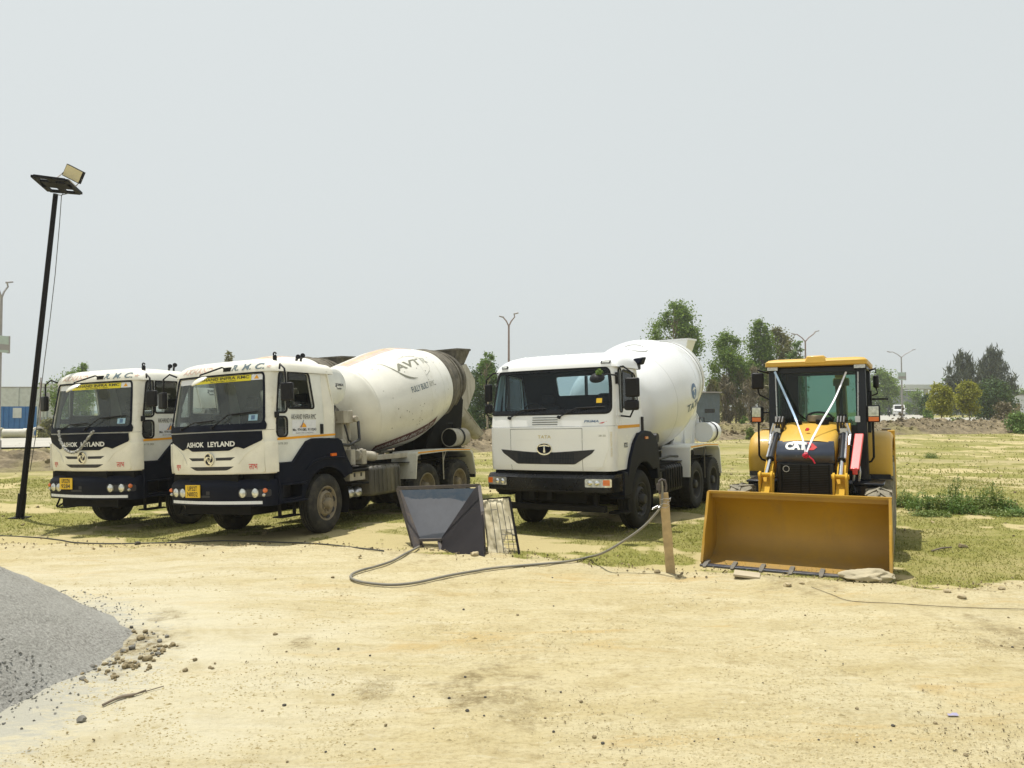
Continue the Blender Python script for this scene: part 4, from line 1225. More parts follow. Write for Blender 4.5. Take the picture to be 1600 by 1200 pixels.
    x0, z0 = extra.get('plate', (-.53, .755))
    mb = MB(); mb.panel(rect(x0, x0 + .34, z0, z0 + .21, .008), [], pl, th=.012)
    np_ = mb.build('number_plate', M['plate_yellow'], root, 0)
    mb = MB(); mb.text(plate[0], x0 + .06, x0 + .28, z0 + .115, z0 + .19, pl, .003, .01); mb.text(plate[1], x0 + .05, x0 + .29, z0 + .02, z0 + .095, pl, .003, .01); mb.build('lettering', M['ink'], np_, 0)
    # --- rear: water tank across the chassis, control box, pipes
    mb = MB(); mb.lathe((-.86, .76, 2.62), (1, 0, 0), [(0, .02), (-.02 + .02, .30), (.03, .335), (1.69, .335), (1.72, .30), (1.73, .02)], 40)
    wt = mb.build('water_tank', M['cream_shaded'], root, 40)
    mb = MB(); f = lambda u, v, o=0.0: V((.872, u, v))
    mb.text('TECHNICAL', .74, .98, 2.625, 2.675, f, 0, .03); mb.text('Tender', .77, .92, 2.56, 2.60, f, 0, .02); mb.build('lettering', M['ink'], wt, 0)
    mb = MB(); mb.box(.55, .9, .92, 1.20, 1.92, 2.16); mb.box(.62, .8, 1.0, 1.12, 1.2, 1.92); mb.cyl((.7, 1.25, 2.0), (.95, 1.25, 2.0), .06); mb.cyl((.72, 1.26, 1.25), (.72, 1.26, 2.0), .045)
    mb.build('control_box', M['steel_dirty'], root, 30, .012)
    mb = MB()
    for k in range(4):
        x = .5 + .12 * k; mb.tube([(x, .62, 1.2), (x + .03, .55, 1.6 + .1 * k), (x, .72, 2.25)], .024, 6)
    mb.tube([(.95, .5, 1.55), (1.02, .9, 1.5), (1.0, 1.25, 1.6), (.9, 1.35, 1.95)], .03, 8)
    mb.tube([(.85, 1.0, 1.9), (.9, 1.05, 1.6), (.88, 1.3, 1.45), (.8, 1.6, 1.4)], .02, 6)
    mb.build('hydraulic_hose', M['hose'], root, 40)
    mb = MB(); mb.box(.3, .62, .5, .75, 1.2, 2.3); mb.cyl((.2, .9, 1.5), (.9, .9, 1.5), .12); mb.cyl((.95, 1.2, 1.3), (.95, 1.75, 1.25), .1); mb.box(.75, 1.0, .98, 1.12, 1.12, 1.42); mb.box(.8, 1.05, 1.25, 1.4, 1.12, 1.4)
    mb.cyl((.85, 1.45, 1.15), (.85, 1.45, 1.42), .06)
    mb.build('hydraulic_pump', M['steel_dirty'], root, 30, .015)
    c = dict(P0=(0, 3.0, 2.36), tilt=12, prof=[(-1.42, .10), (-1.40, .42), (-1.28, .72), (-1.08, .925), (-1.0, .965), (-.92, .98), (-.1, 1.065), (.35, 1.105), (1.0, 1.09), (2.05, .89), (2.2, .85)],
             seams=(-1.0, .75, 1.45), collar=(2.03, 3.10, .87, .67), drum_mat=M['drum_cream'], collar_mat=M['concrete_skin'], ped_mat=M['chassis'], chute_mat=M['steel_dirty'],
             barrel_mat=M['steel_dirty'], fender_mat=M['fender_white'], stay_mat=M['steel_dirty'], y1=3.29, y2=4.65, D=1.03, w=1.2, rub=M['rubber'], rim_rear=M['rim_dusty'], fender=(2.80, 5.38, 1.27),
             open=True, hop_top=3.76, barrel=(.78, 4.92, 5.56, 1.53, .22), fuel=(1.36, 2.36, .50, 1.07), battery=(.74, 1.20, .84, 1.0), air=(.82, 1.05), fuel_mat=M['fueltank'], bat_mat=M['steel_dirty'], air_mat=M['silver'])
    d, drum = mixer_body(root, c)
    tanks(root, c)
    for s in (-1, 1): wheel(root, 1.03, .28, (s * 1.2, .05, .515), s, False, M['rubber'], M['rim_dusty'], steer=.12)
    mb = MB()
    mb.box(.80, .98, 1.35, 3.0, 1.17, 1.27); mb.build('frame_rail_cover', M['steel_dirty'], root, 30, .01)
    # painted bands and writing on the drum
    for ph, k, m1, m2, t0, t1, hw in ((-.845, .135, 'maroon', 'ink_white', -1.0, 1.15, .13), (1.47, 0, 'maroon_faded', 'ink_beige', -1.0, 1.6, .17), (3.3, 0, 'maroon', 'ink_white', -.9, 1.95, .13)):
        fm = lambda u, v, o=0.0, ph=ph, k=k: d.pt(u, ph + k * u + v, o)
        mb = MB(); n = 20
        rows = [[fm(t0 + (t1 - t0) * i / n, hw * q, .004) for q in (-1, -.5, 0, .5, 1)] for i in range(n + 1)]
        mb.grid(rows); b = mb.build('painted_band', M[m1], drum, 40)
        mb = MB(); mb.text('AKHAND INFRA RMC PVT LTD', t0 + .1, t1 - .15, -hw * .5, hw * .5, fm, .007, .0, .15); mb.build('band_lettering', M[m2], drum, 0)
    fm = lambda u, v, o=0.0: d.pt(u, v, o)
    mb = MB(); mb.text('AVT', -.05, .86, .66, .83, fm, .005, .035, .1); mb.build('drum_lettering', M['ink_grey'], drum, 0)
    mb = MB(); mb.text('R', .95, 1.22, .68, .83, fm, .005, .02, .1); mb.build('worn_lettering', M['ink_faint'], drum, 0)
    mb = MB(); mb.text('FULLY BUILT', .05, .68, .15, .27, fm, .005, .01); mb.build('drum_slogan', M['ink_blue'], drum, 0)
    mb = MB(); mb.text('RMC', .73, .97, .16, .27, fm, .005, .0); mb.build('worn_slogan', M['ink_faint'], drum, 0)
    pa = [(-.30, 1.02), (-.22, .90), (-.12, .74), (-.02, .60), (.06, .52), (.16, .46), (.28, .42), (.42, .40)]; wd = [.003, .008, .014, .018, .022, .020, .014, .002]
    mb = MB(); mb.grid([[fm(u + q * .6, v + q, .005) for q in (-k, k)] for (u, v), k in zip(pa, wd)]); mb.build('drum_swoosh', M['ink_grey'], drum, 0)
    pa = [(.25, .93), (.5, .96), (.75, .93), (.98, .83), (1.10, .68), (1.10, .56), (1.0, .48), (.82, .42), (.72, .40)]; wd = [.002, .004, .006, .006, .009, .012, .012, .010, .003]
    mb = MB(); mb.grid([[fm(u + q * .6, v + q, .005) for q in (-k, k)] for (u, v), k in zip(pa, wd)]); mb.build('drum_swoosh', M['ink_faint'], drum, 0)
    # dried splashes
    R = random.Random(hash(plate[0]) % 97 if False else len(plate[0]))
    mb = MB()
    for k in range(70):
        t_, p_ = R.uniform(-.8, 1.9), R.uniform(-.8, 1.5); q = R.uniform(.004, .016)
        mb.add([fm(t_ + q * math.cos(a) * R.uniform(.6, 1.2), p_ + q * math.sin(a) * R.uniform(.6, 1.2), .003) for a in [2 * PI * i / 7 for i in range(7)]], [tuple(range(7))])
    tag(mb.build('cement_splash', M['concrete_skin'], drum, 0, recalc=False), kind='stuff')
    return root

TA = ashok('A', 'cream and navy mixer truck in the middle, its whole cream drum in view', ('UP32T', 'N0032'), {})
TL = ashok('L', 'cream and navy mixer truck with a garland on its front, nearest the mast', ('UP32ZN', '9284'), {'plate': (-.56, .80)})
def garland():
    X, Y, Z, th, rl = POSE['L']
    Mx = Matrix.Translation((X, Y, Z)) @ Matrix.Rotation(-math.radians(th), 4, 'Z') @ Matrix.Rotation(-rl, 4, 'Y')
    pts = [(-.58, -1.50, 1.90), (-.50, -1.53, 1.72), (-.36, -1.54, 1.56), (-.22, -1.545, 1.495), (-.08, -1.545, 1.49), (.06, -1.54, 1.56), (.20, -1.53, 1.70), (.36, -1.50, 1.88)]
    mb = MB(); dense = smooth_prof3(pts, 8)
    mb.tube([Mx @ p for p in dense], [.024 + .008 * math.sin(i * 1.9) for i in range(len(dense))], 7)
    o = mb.build('garland', pm('garland_beads', (.32, .32, .30), .8, var=.9, vscale=30), None, 40)
    tag(o, 'dark and white string garland hung across the front of the left truck', 'garland')
def smooth_prof3(pts, n=6):
    out = []; P = [V(p) for p in pts]
    for i in range(len(P) - 1):
        p0, p1, p2, p3 = P[max(i - 1, 0)], P[i], P[i + 1], P[min(i + 2, len(P) - 1)]
        for k in range(n):
            t = k / n
            out.append(.5 * (2 * p1 + (p2 - p0) * t + (2 * p0 - 5 * p1 + 4 * p2 - p3) * t * t + (3 * p1 - p0 - 3 * p2 + p3) * t ** 3))
    out.append(P[-1]); return out
garland()
# ------------------------------------------------------------------ the new white mixer
def tata():
    X, Y, Z, th, rl = POSE['T']
    root = thing('concrete_mixer_truck', 'new all-white concrete mixer truck with black bumper and no number plate', 'mixer truck', (X, Y, Z), (0, -rl, -math.radians(th)))
    w = 1.225
    yf = lambda z: lerpt([(.5, -1.37), (1.11, -1.36), (1.25, -1.39), (1.86, -1.395), (2.0, -1.37), (2.1, -1.35), (2.5, -1.25), (2.9, -1.17), (3.2, -1.1)], z)
    F = front_map(w, .16, .09, yf)
    smax = (w - .16) + .16 * PI / 2
    us = [-1.28, -1.22, -1.16, -1.11, -1.065, -.8, -.5, -.2, .2, .5, .8, 1.065, 1.11, 1.16, 1.22, 1.28]; vz = [1.2, 1.5, 1.88, 2.1, 2.3, 2.6]
    ydoor = lambda z: yf(z) + .09 + .16 + .10
    ws = rpoly([(-1.195, 2.115), (1.195, 2.115), (1.165, 2.62), (1.12, 2.875), (-1.12, 2.875), (-1.165, 2.62)], [.10, .10, .1, .10, .10, .1])
    mb = MB()
    sx = smax + .10
    mb.panel([(-sx, 1.885), (sx, 1.885), (sx, 2.92), (-sx, 2.92)], [ws], F, us, vz, th=.05)
    mb.panel(rpoly([(-sx, 1.115), (sx, 1.115), (sx, 1.88), (-sx, 1.88)], [.06, .06, 0, 0]), [], F, us, vz, th=.04)
    rows, RF = roof_shell(w + .01, -1.19, -.05, .09, 2.90, .30, .70, .06, qexp=2.2)
    mb.grid(rows)
    rearwin = rect(-.42, .78, 2.46, 2.82, .05)
    back = lambda a, b, o=0.0: V((a, lerpt([(1.2, .22), (1.9, .20), (2.95, -.13)], b) + o, b))
    mb.panel([(-w, 1.2), (w, 1.2), (w, 2.97), (-w, 2.97)], [rearwin], back, vs=[1.9], th=.03)
    for s in (-1, 1):
        sm = side_map(s, w)
        mb.panel([(ydoor(2.9) - .02, 2.90), (-.12, 2.90), (-.14, 2.96), (ydoor(2.9), 2.96)], [], sm, th=.03)
        mb.panel([(.03, 1.72), (.21, 1.72), (.195, 1.9), (-.11, 2.90), (-.15, 2.90)], [], sm, vs=[2.0], th=.03)
    cab = mb.build('cab', M['white'], root, 38)
    mb = MB()
    for x in (-.72, -.45, -.15, .15, .45, .72):
        mb.tube([RF(x, 3.02, .0), RF(x, 3.10, .0), RF(x, 3.15, .0), RF(x, 3.18, 0)], .008, 5)
    mb.build('roof_rib', M['white'], cab, 40)
    mb = MB(); ring(mb, ws, F, .03, .010, .02, us, vz); mb.build('windscreen_frame', M['rubber_seal'], cab, 40)
    mb = MB(); ring(mb, offset_poly(ws, -.028), F, .03, .002, .01, us, vz)
    mb.panel(rpoly([(-1.18, 2.12), (1.18, 2.12), (1.18, 2.18), (-1.18, 2.18)], .02), [], F, us, off=-.006, th=.008); mb.build('windscreen_border', M['black_gloss'], cab, 40)
    mb = MB(); mb.panel(offset_poly(ws, .01), [], F, us, vz, off=-.02); mb.build('windscreen', M['glass_clean'], cab, 60, recalc=False)
    mb = MB(); mb.panel(offset_poly(rearwin, .01), [], lambda a, b, o=0.0: back(a, b, -.015)); mb.mi = 1
    mb.box(.165, .195, -.07, .01, 2.46, 2.82); mb.build('rear_window', [M['glass_side'], M['ink']], cab, 0)
    for x in (-.96, 1.05):
        mb = MB(); mb.panel(rect(x - .075, x + .075, 2.955, 3.0, .01), [], RF, th=.02, off=.014); ml = mb.build('roof_lamp', M['black'], cab, 30)
        mb = MB(); mb.panel(rect(x - .055, x + .055, 2.962, 2.993, .008), [], RF, off=.017); mb.build('lens', M['lamp_glass'], ml, 0)
    for a, b, m in (((-.74, 2.04), (-.02, 2.19), (-.45, 2.17)), ((.28, 2.04), (1.05, 2.20), (.60, 2.18))):
        mb = MB(); mb.tube([F(a[0], a[1], .03), F(m[0], m[1], .05), F(b[0], b[1], .03)], .011, 6)
        q = V(b) + (V(m) - V(b)) * .9
        mb.tube([F(q.x, q.y - .012, .03), F((q.x + b[0]) / 2, (q.y + b[1]) / 2 - .01, .032), F(b[0] + .04, b[1], .03)], .009, 6)
        mb.cyl(F(a[0], a[1], .0), F(a[0], a[1], .05), .028, n=10); mb.build('wiper', M['black'], cab, 40)
    mb = MB(); mb.panel(rect(.93, 1.03, 2.28, 2.36), [], F, off=-.012); mb.build('yellow_sticker', M['plate_yellow'], cab, 0)
    mb = MB(); mb.box(1.08, 1.2, -.05, .2, 2.9, 3.02); mb.build('intake_neck', M['black'], cab, 30, .02)
    mb = MB(); mb.hexa([(1.12, .0, 2.99), (1.26, .0, 2.99), (1.26, .22, 2.99), (1.12, .22, 2.99), (1.10, .04, 3.10), (1.30, .04, 3.12), (1.30, .26, 3.14), (1.10, .26, 3.12)]); mb.build('air_intake', M['navy'], root, 30, .03)
    it = cab_interior(root, w, -1.30, .10, 1.15, 2.02, -.60, 'trim_dark', rearwin, F, 2.885, lambda a, b: back(a, b))
    # front panel with its flap lines, louvres, grille, badge
    mb = MB(); mb.panel([(-1.13, 1.872), (1.13, 1.872), (1.16, 1.80), (1.16, 1.50), (1.05, 1.19), (.9, 1.125), (-.9, 1.125), (-1.05, 1.19), (-1.16, 1.50), (-1.16, 1.80)], [], F, us, vz, th=.025, off=.012)
    fp = mb.build('front_panel', M['white'], root, 38, .006)
    mb = MB()
    for s in (-1, 1): mb.panel([(s * .715, 1.845), (s * .709, 1.845), (s * .70, 1.125), (s * .706, 1.125)], [], F, vs=vz, off=.0135)
    mb.panel(rect(-.715, .715, 1.842, 1.849), [], F, us, off=.0135); mb.build('flap_gap', M['ink'], fp, 0)
    mb = MB(); mb.panel(rect(-1.02, 1.02, 1.655, 1.663), [], F, us, off=.016, th=.006); mb.build('panel_crease', M['white'], fp, 0)
    mb = MB(); mb.panel(rpoly([(-.93, 1.485), (-.2, 1.438), (.2, 1.438), (.93, 1.485), (.88, 1.42), (.57, 1.235), (-.57, 1.235), (-.88, 1.42)], [0, .1, .1, 0, .03, .04, .04, .03]), [], F, us, off=.015)
    gr = mb.build('grille', M['ink'], fp, 0)
    for s in (-1, 1):
        mb = MB(); mb.panel(rect(-.56, .56, 1.33, 1.337), [], F, us, off=.018, th=.003) if s > 0 else None
        for k in range(16):
            x = s * (.10 + k * .030); mb.panel(rect(x - .005, x + .005, 1.25, 1.43), [], F, off=.019, th=.004)
        mb.build('grille_bar_set', M['trim_dark'], gr, 0)
    e = lambda a, b, o=0.0: F(a, b, o + .016)
    mb = MB(); mb.panel(circle2(0, 1.497, .150, 32, .108), [circle2(0, 1.503, .136, 32, .088)], e, th=.02, off=.014)
    mb.panel([(-.022, 1.435), (.022, 1.435), (.010, 1.545), (.11, 1.535), (.10, 1.555), (.0, 1.575), (-.10, 1.555), (-.11, 1.535), (-.010, 1.545)], [], e, th=.01, off=.012); mb.mi = 1
    mb.panel(circle2(0, 1.503, .138, 28, .09), [], e, off=.005); mb.build('badge', [M['chrome'], M['navy']], fp, 30)
    mb = MB()
    for k in range(4): mb.panel(rect(-.25, .25, 2.035 - k * .04, 2.047 - k * .04, .004), [], F, us, off=.01, th=.01)
    mb.build('louvre', M['trim_grey'], cab, 30)
    mb = MB(); mb.text('TATA', -.13, .13, 1.68, 1.735, F, .014, .01); mb.build('bonnet_lettering', M['ink_beige'], fp, 0)
    mb = MB(); mb.text('PRIMA', .74, 1.0, 1.945, 1.985, F, .004, .02, .3); mb.build('model_lettering', M['tatablue'], cab, 0)
    mb = MB(); mb.panel([(1.0, 1.93), (1.06, 1.945), (1.15, 1.965), (1.06, 1.925)], [], F, off=.004); mb.build('model_flash', M['red'], cab, 0)
    mb = MB(); mb.text('28 25', 1.0, 1.12, 1.705, 1.735, F, .015, .0); mb.build('number_lettering', M['ink_grey'], fp, 0)
    mb = MB(); mb.text('TATA MOTORS', 0, .42, -.018, .018, lambda u, v, o=0.0: F(1.215 - v, 1.36 + u, o), .004, .0); mb.build('pillar_lettering', M['ink_beige'], cab, 0)
    for s in (-1, 1):
        sm = side_map(s, w)
        q = rpoly([(-.885, 2.13), (-.80, 2.13), (-.775, 2.86), (-.85, 2.86)], .03)
        wn = rpoly([(-.76, 2.20), (-.06, 2.20), (-.15, 2.80), (-.70, 2.85)], [.05, .06, .08, .06])
        out = [(ydoor(1.2), 1.12), (-.68, 1.12), (-.56, 1.36), (-.38, 1.60), (-.18, 1.74), (.025, 1.74), (-.10, 2.5), (-.155, 2.895), (ydoor(2.9), 2.895), (ydoor(2.3), 2.3), (ydoor(1.9), 1.9)]
        mb = MB(); mb.panel(out, [q, wn], sm, vs=[2.0], th=.04)
        d = mb.build('door', M['white'], root, 38, .004)
        mb = MB(); mb.panel(offset_poly(out, -.02), [offset_poly(h_, .012) for h_ in (q, wn)], sm, vs=[2.0], off=-.05, th=.01); mb.build('door_lining', M['trim_dark'], d, 0)
        for h, nm in ((q, 'quarter_window'), (wn, 'side_window')):
            mb = MB(); ring(mb, h, sm, .025, .008, .02); fr = mb.build(nm, M['rubber_seal'], d, 40)
            mb = MB(); mb.panel(h, [], sm, off=-.02); mb.build('pane', M['glass_side'], fr, 0)
        mb = MB(); mb.box(s * 1.235 - .02, s * 1.235 + .02, .05, .13, 1.75, 2.03); mb.build('door_handle', M['black'], d, 30, .012)
        mb = MB(); mb.panel([(ydoor(1.9) + .02, 1.83), (-.02, 1.845), (-.02, 1.895), (ydoor(1.9) + .02, 1.885)], [], sm, off=.004, th=.004); mb.build('orange_stripe', M['orange'], d, 0)
        st = (lambda u, v, o=0.0, s=s: V((s * (w + o), u if s > 0 else -1.3 - u, v)))
        mb = MB(); mb.panel(rect(-.76, -.61, 1.50, 1.58), [], st, off=.004); mb.build('door_badge', M['ink'], d, 0)
        mb = MB(); mb.text('2825', -.75, -.62, 1.515, 1.565, st, .007, .02); mb.build('badge_lettering', M['ink_white'], d, 0)
        m = mirror_part(root, [(s * 1.22, -.86, 2.90), (s * 1.32, -.95, 2.90), (s * 1.48, -.95, 2.78), (s * 1.49, -.95, 2.15), (s * 1.42, -.93, 2.03), (s * 1.22, -.86, 2.05)], (s * (1.49 if s > 0 else 1.42), -.97, 2.53), (.24 if s > 0 else .14, .10, .33), rz=s * .15)
        mb = MB(); mb.box(s * 1.47 - .125, s * 1.47 + .125, -1.03, -.91, 2.14, 2.32) if s > 0 else mb.box(-1.49, -1.35, -1.03, -.91, 2.14, 2.32); mb.build('wide_mirror', M['black'], m, 30, .04, segs=3)
        # wheel arch
        sm2 = side_map(s, w + .05)
        arch = [(-.72, 1.02), (-.60, 1.30), (-.42, 1.56), (-.20, 1.72), (.1, 1.78), (.45, 1.75), (.66, 1.66), (.80, 1.50), (.84, 1.30), (.85, .85), (.74, .85), (.70, 1.05)]
        arch += [(.05 + .64 * math.cos(math.radians(a)), .55 + .66 * math.sin(math.radians(a))) for a in range(48, 168, 9)] + [(-.66, .62), (-.92, .62), (-.92, 1.10), (-.75, 1.08)]
        mb = MB(); mb.panel(arch, [], sm2, th=.28); wa = mb.build('front_wing', M['navy'], root, 38, .02)
        mb = MB(); mb.panel(rect(.10, .24, 1.62, 1.665, .01), [], sm2, off=.015, th=.02); mb.build('side_indicator', M['amber'], wa, 30)
        mb = MB(); q = sorted((s * .98, s * 1.28)); mb.box(q[0], q[1], -.95, -.62, .36, .40)
        mb.box(q[0], q[1], -.95, -.64, .66, .69); mb.build('step', M['chassis'], wa, 30, .006)
        mb = MB(); mb.cyl((s * 1.0, .78, 1.62), (s * 1.27, .78, 1.62), .09, n=18); mb.build('wing_lamp', M['black'], wa, 40)
    mb = MB(); mb.tube([(1.225, -.98, 2.72), (1.26, -1.1, 2.74), (1.22, -1.42, 2.75), (1.1, -1.5, 2.70)], .014, 8); mb.box(1.2, 1.25, -1.02, -.96, 2.60, 2.80)
    vm = mb.build('corner_mirror', M['black'], root, 40)
    mb = MB(); mb.lathe((1.08, -1.5, 2.68), V((-.1, .5, -.75)), [(-.08, .01), (-.07, .06), (-.03, .12), (0, .13), (.012, .125), (.014, .01)], 24); mb.build('mirror_head', M['black'], vm, 40)
    # bumper
    B = front_map(w + .03, .14, .09, lambda z: lerpt([(.7, -1.44), (.78, -1.47), (1.0, -1.47), (1.06, -1.40)], z))
    bm_ = (w - .11) + .14 * PI / 2 + .35
    mb = MB(); mb.panel([(-bm_, .765), (bm_, .765), (bm_, 1.055), (-bm_, 1.055)], [], B, us, [.80, .9, 1.0], th=.12); bp = mb.build('bumper', M['black_gloss'], root, 38, .014)
    mb = MB(); mb.panel(rect(-.66, .66, .80, 1.02, .02), [], B, us, th=.02, off=-.03); mb.panel([(-.72, .79), (.72, .79), (.70, .765), (-.70, .765)], [], B, us, th=.02, off=.012); mb.build('bumper_centre', M['black'], bp, 38, .01)
    for s in (-1, 1):
        q = sorted((s * .775, s * 1.235)); mb = MB(); mb.panel(rect(q[0], q[1], .855, .995, .025), [], B, us, th=.01, off=.008); hl = mb.build('headlight', M['lamp_glass'], bp, 38)
        q = sorted((s * 1.09, s * 1.20)); mb = MB(); mb.panel(rect(q[0], q[1], .885, .98, .01), [], B, us, th=.006, off=.013); mb.build('indicator', M['amber'], hl, 38)
        for x in (.86, .98):
            mb = MB(); p = B(s * x, .925); lamp_round(mb, p.x, p.y + .012, p.z, .045, V((0, -1, 0))); mb.build('lamp_bowl', M['chrome'], hl, 40)
    mb = MB(); mb.panel(rect(-.012, .012, .89, .95), [], B, off=-.005, th=.01); mb.build('tow_pin', M['ink_beige'], bp, 0)
    mb = MB(); mb.box(-1.1, 1.1, -1.28, -1.05, .72, 1.11); mb.box(-.7, .72, -1.25, -1.12, .56, .74); mb.box(-.85, 1.1, -1.36, -1.24, .43, .535)
    for x in (-.25, .1): mb.box(x - .05, x + .05, -1.45, -1.3, .62, .76)
    for x in (-.6, .9): mb.box(x - .04, x + .04, -1.3, -1.2, .5, .8)
    mb.build('front_crossmember', M['chassis'], root, 30, .01)
    c = dict(P0=(0, 2.6, 2.40), tilt=13, prof=[(-1.42, .10), (-1.40, .55), (-1.28, .85), (-1.0, 1.03), (-.2, 1.165), (.4, 1.235), (1.0, 1.20), (2.0, .98), (2.15, .93)],
             seams=(-.25, 1.15), collar=(2.0, 2.78, .955, .78), drum_mat=M['drum_white'], collar_mat=M['drum_white'], ped_mat=M['white'], chute_mat=M['drum_white'],
             barrel_mat=M['drum_white'], fender_mat=M['white'], stay_mat=M['under'], y1=3.36, y2=4.68, D=1.06, w=1.2, rub=M['rubber_new'], rim_rear=M['rim_dark'], fender=(2.82, 5.27, 1.37),
             hop_top=3.96, barrel=(.70, 5.55, 6.30, 1.62, .25), fuel=(1.45, 2.5, .50, 1.05), battery=(.90, 1.30, .70, .95), air=(1.0, 1.2), fuel_mat=M['black'], bat_mat=M['black'], air_mat=M['black'])
    d, drum = mixer_body(root, c)
    tanks(root, c)
    for s in (-1, 1): wheel(root, 1.06, .29, (s * 1.21, .05, .53), s, False, M['rubber_new'], M['rim_dark'])
    mb = MB(); mb.cyl((.75, .55, 1.85), (1.05, .55, 1.85), .1); mb.box(.6, .85, .5, .72, 1.1, 1.8); mb.box(.5, 1.0, .45, .8, 1.08, 1.2); mb.cyl((.95, .62, 1.2), (.95, .62, 1.8), .04); mb.build('hydraulic_pump', M['drum_white'], root, 30, .015)
    mb = MB(); mb.tube([(1.0, .5, 1.8), (1.05, .5, 1.6), (1.0, .55, 1.45)], .03, 8); mb.tube([(1.0, .8, 1.16), (1.02, 1.1, 1.2), (1.0, 1.5, 1.17), (1.0, 2.2, 1.2), (1.0, 2.7, 1.17)], .025, 8); mb.build('hydraulic_hose', M['hose'], root, 40)
    # inspection hatch on the shoulder, drum writing
    mb = MB(); fm = d.fm(1.34); e_ = circle2(-.04, 0, .19, 28, .21); mb.tube([fm(u, v, .01) for u, v in e_], .012, 6, closed=True); mb.build('hatch_rim', M['drum_white'], drum, 40)
    fm = lambda u, v, o=0.0: d.pt(u, v, o)
    mb = MB(); mb.panel(circle2(.66, .02, .19, 28, .14), [], fm, [.55, .65, .75], [-.1, -.05, .0, .05, .1, .15], off=.005); mb.build('drum_badge', M['tatablue'], drum, 0)
    mb = MB(); mb.panel([(.635, -.10), (.685, -.10), (.68, .05), (.79, .035), (.775, .065), (.66, .095), (.545, .065), (.53, .035), (.64, .05)], [], fm, off=.008); mb.build('drum_badge_mark', M['ink_white'], drum, 0)
    mb = MB(); mb.text('TATA', .20, 1.15, -.30, -.165, fm, .006, .02); mb.build('drum_lettering', M['ink_blue'], drum, 0)
    return root
TT = tata()
def charm():
    X, Y, Z, th, rl = POSE['T']
    Mx = Matrix.Translation((X, Y, Z)) @ Matrix.Rotation(-math.radians(th), 4, 'Z')
    c0 = Mx @ V((1.06, -1.5, 2.80)); mb = MB(); R = random.Random(3)
    for k in range(60):
        d = V((R.gauss(0, 1), R.gauss(0, 1), R.gauss(0, 1))).normalized(); p = c0 + d * R.uniform(.03, .075)
        u = d.orthogonal().normalized() * .03; v = d.cross(u).normalized() * .016
        mb.add([p - u, p - v, p + u, p + v], [(0, 1, 2, 3)])
    mb.tube([c0 + V((0, 0, .02)), c0 - V((0, 0, .06))], .008, 5)
    tag(mb.build('leaf_charm', M['leaf_light'], None, 0, recalc=False), 'small bunch of green leaves tied to the white truck corner mirror', 'leaf charm')
charm()
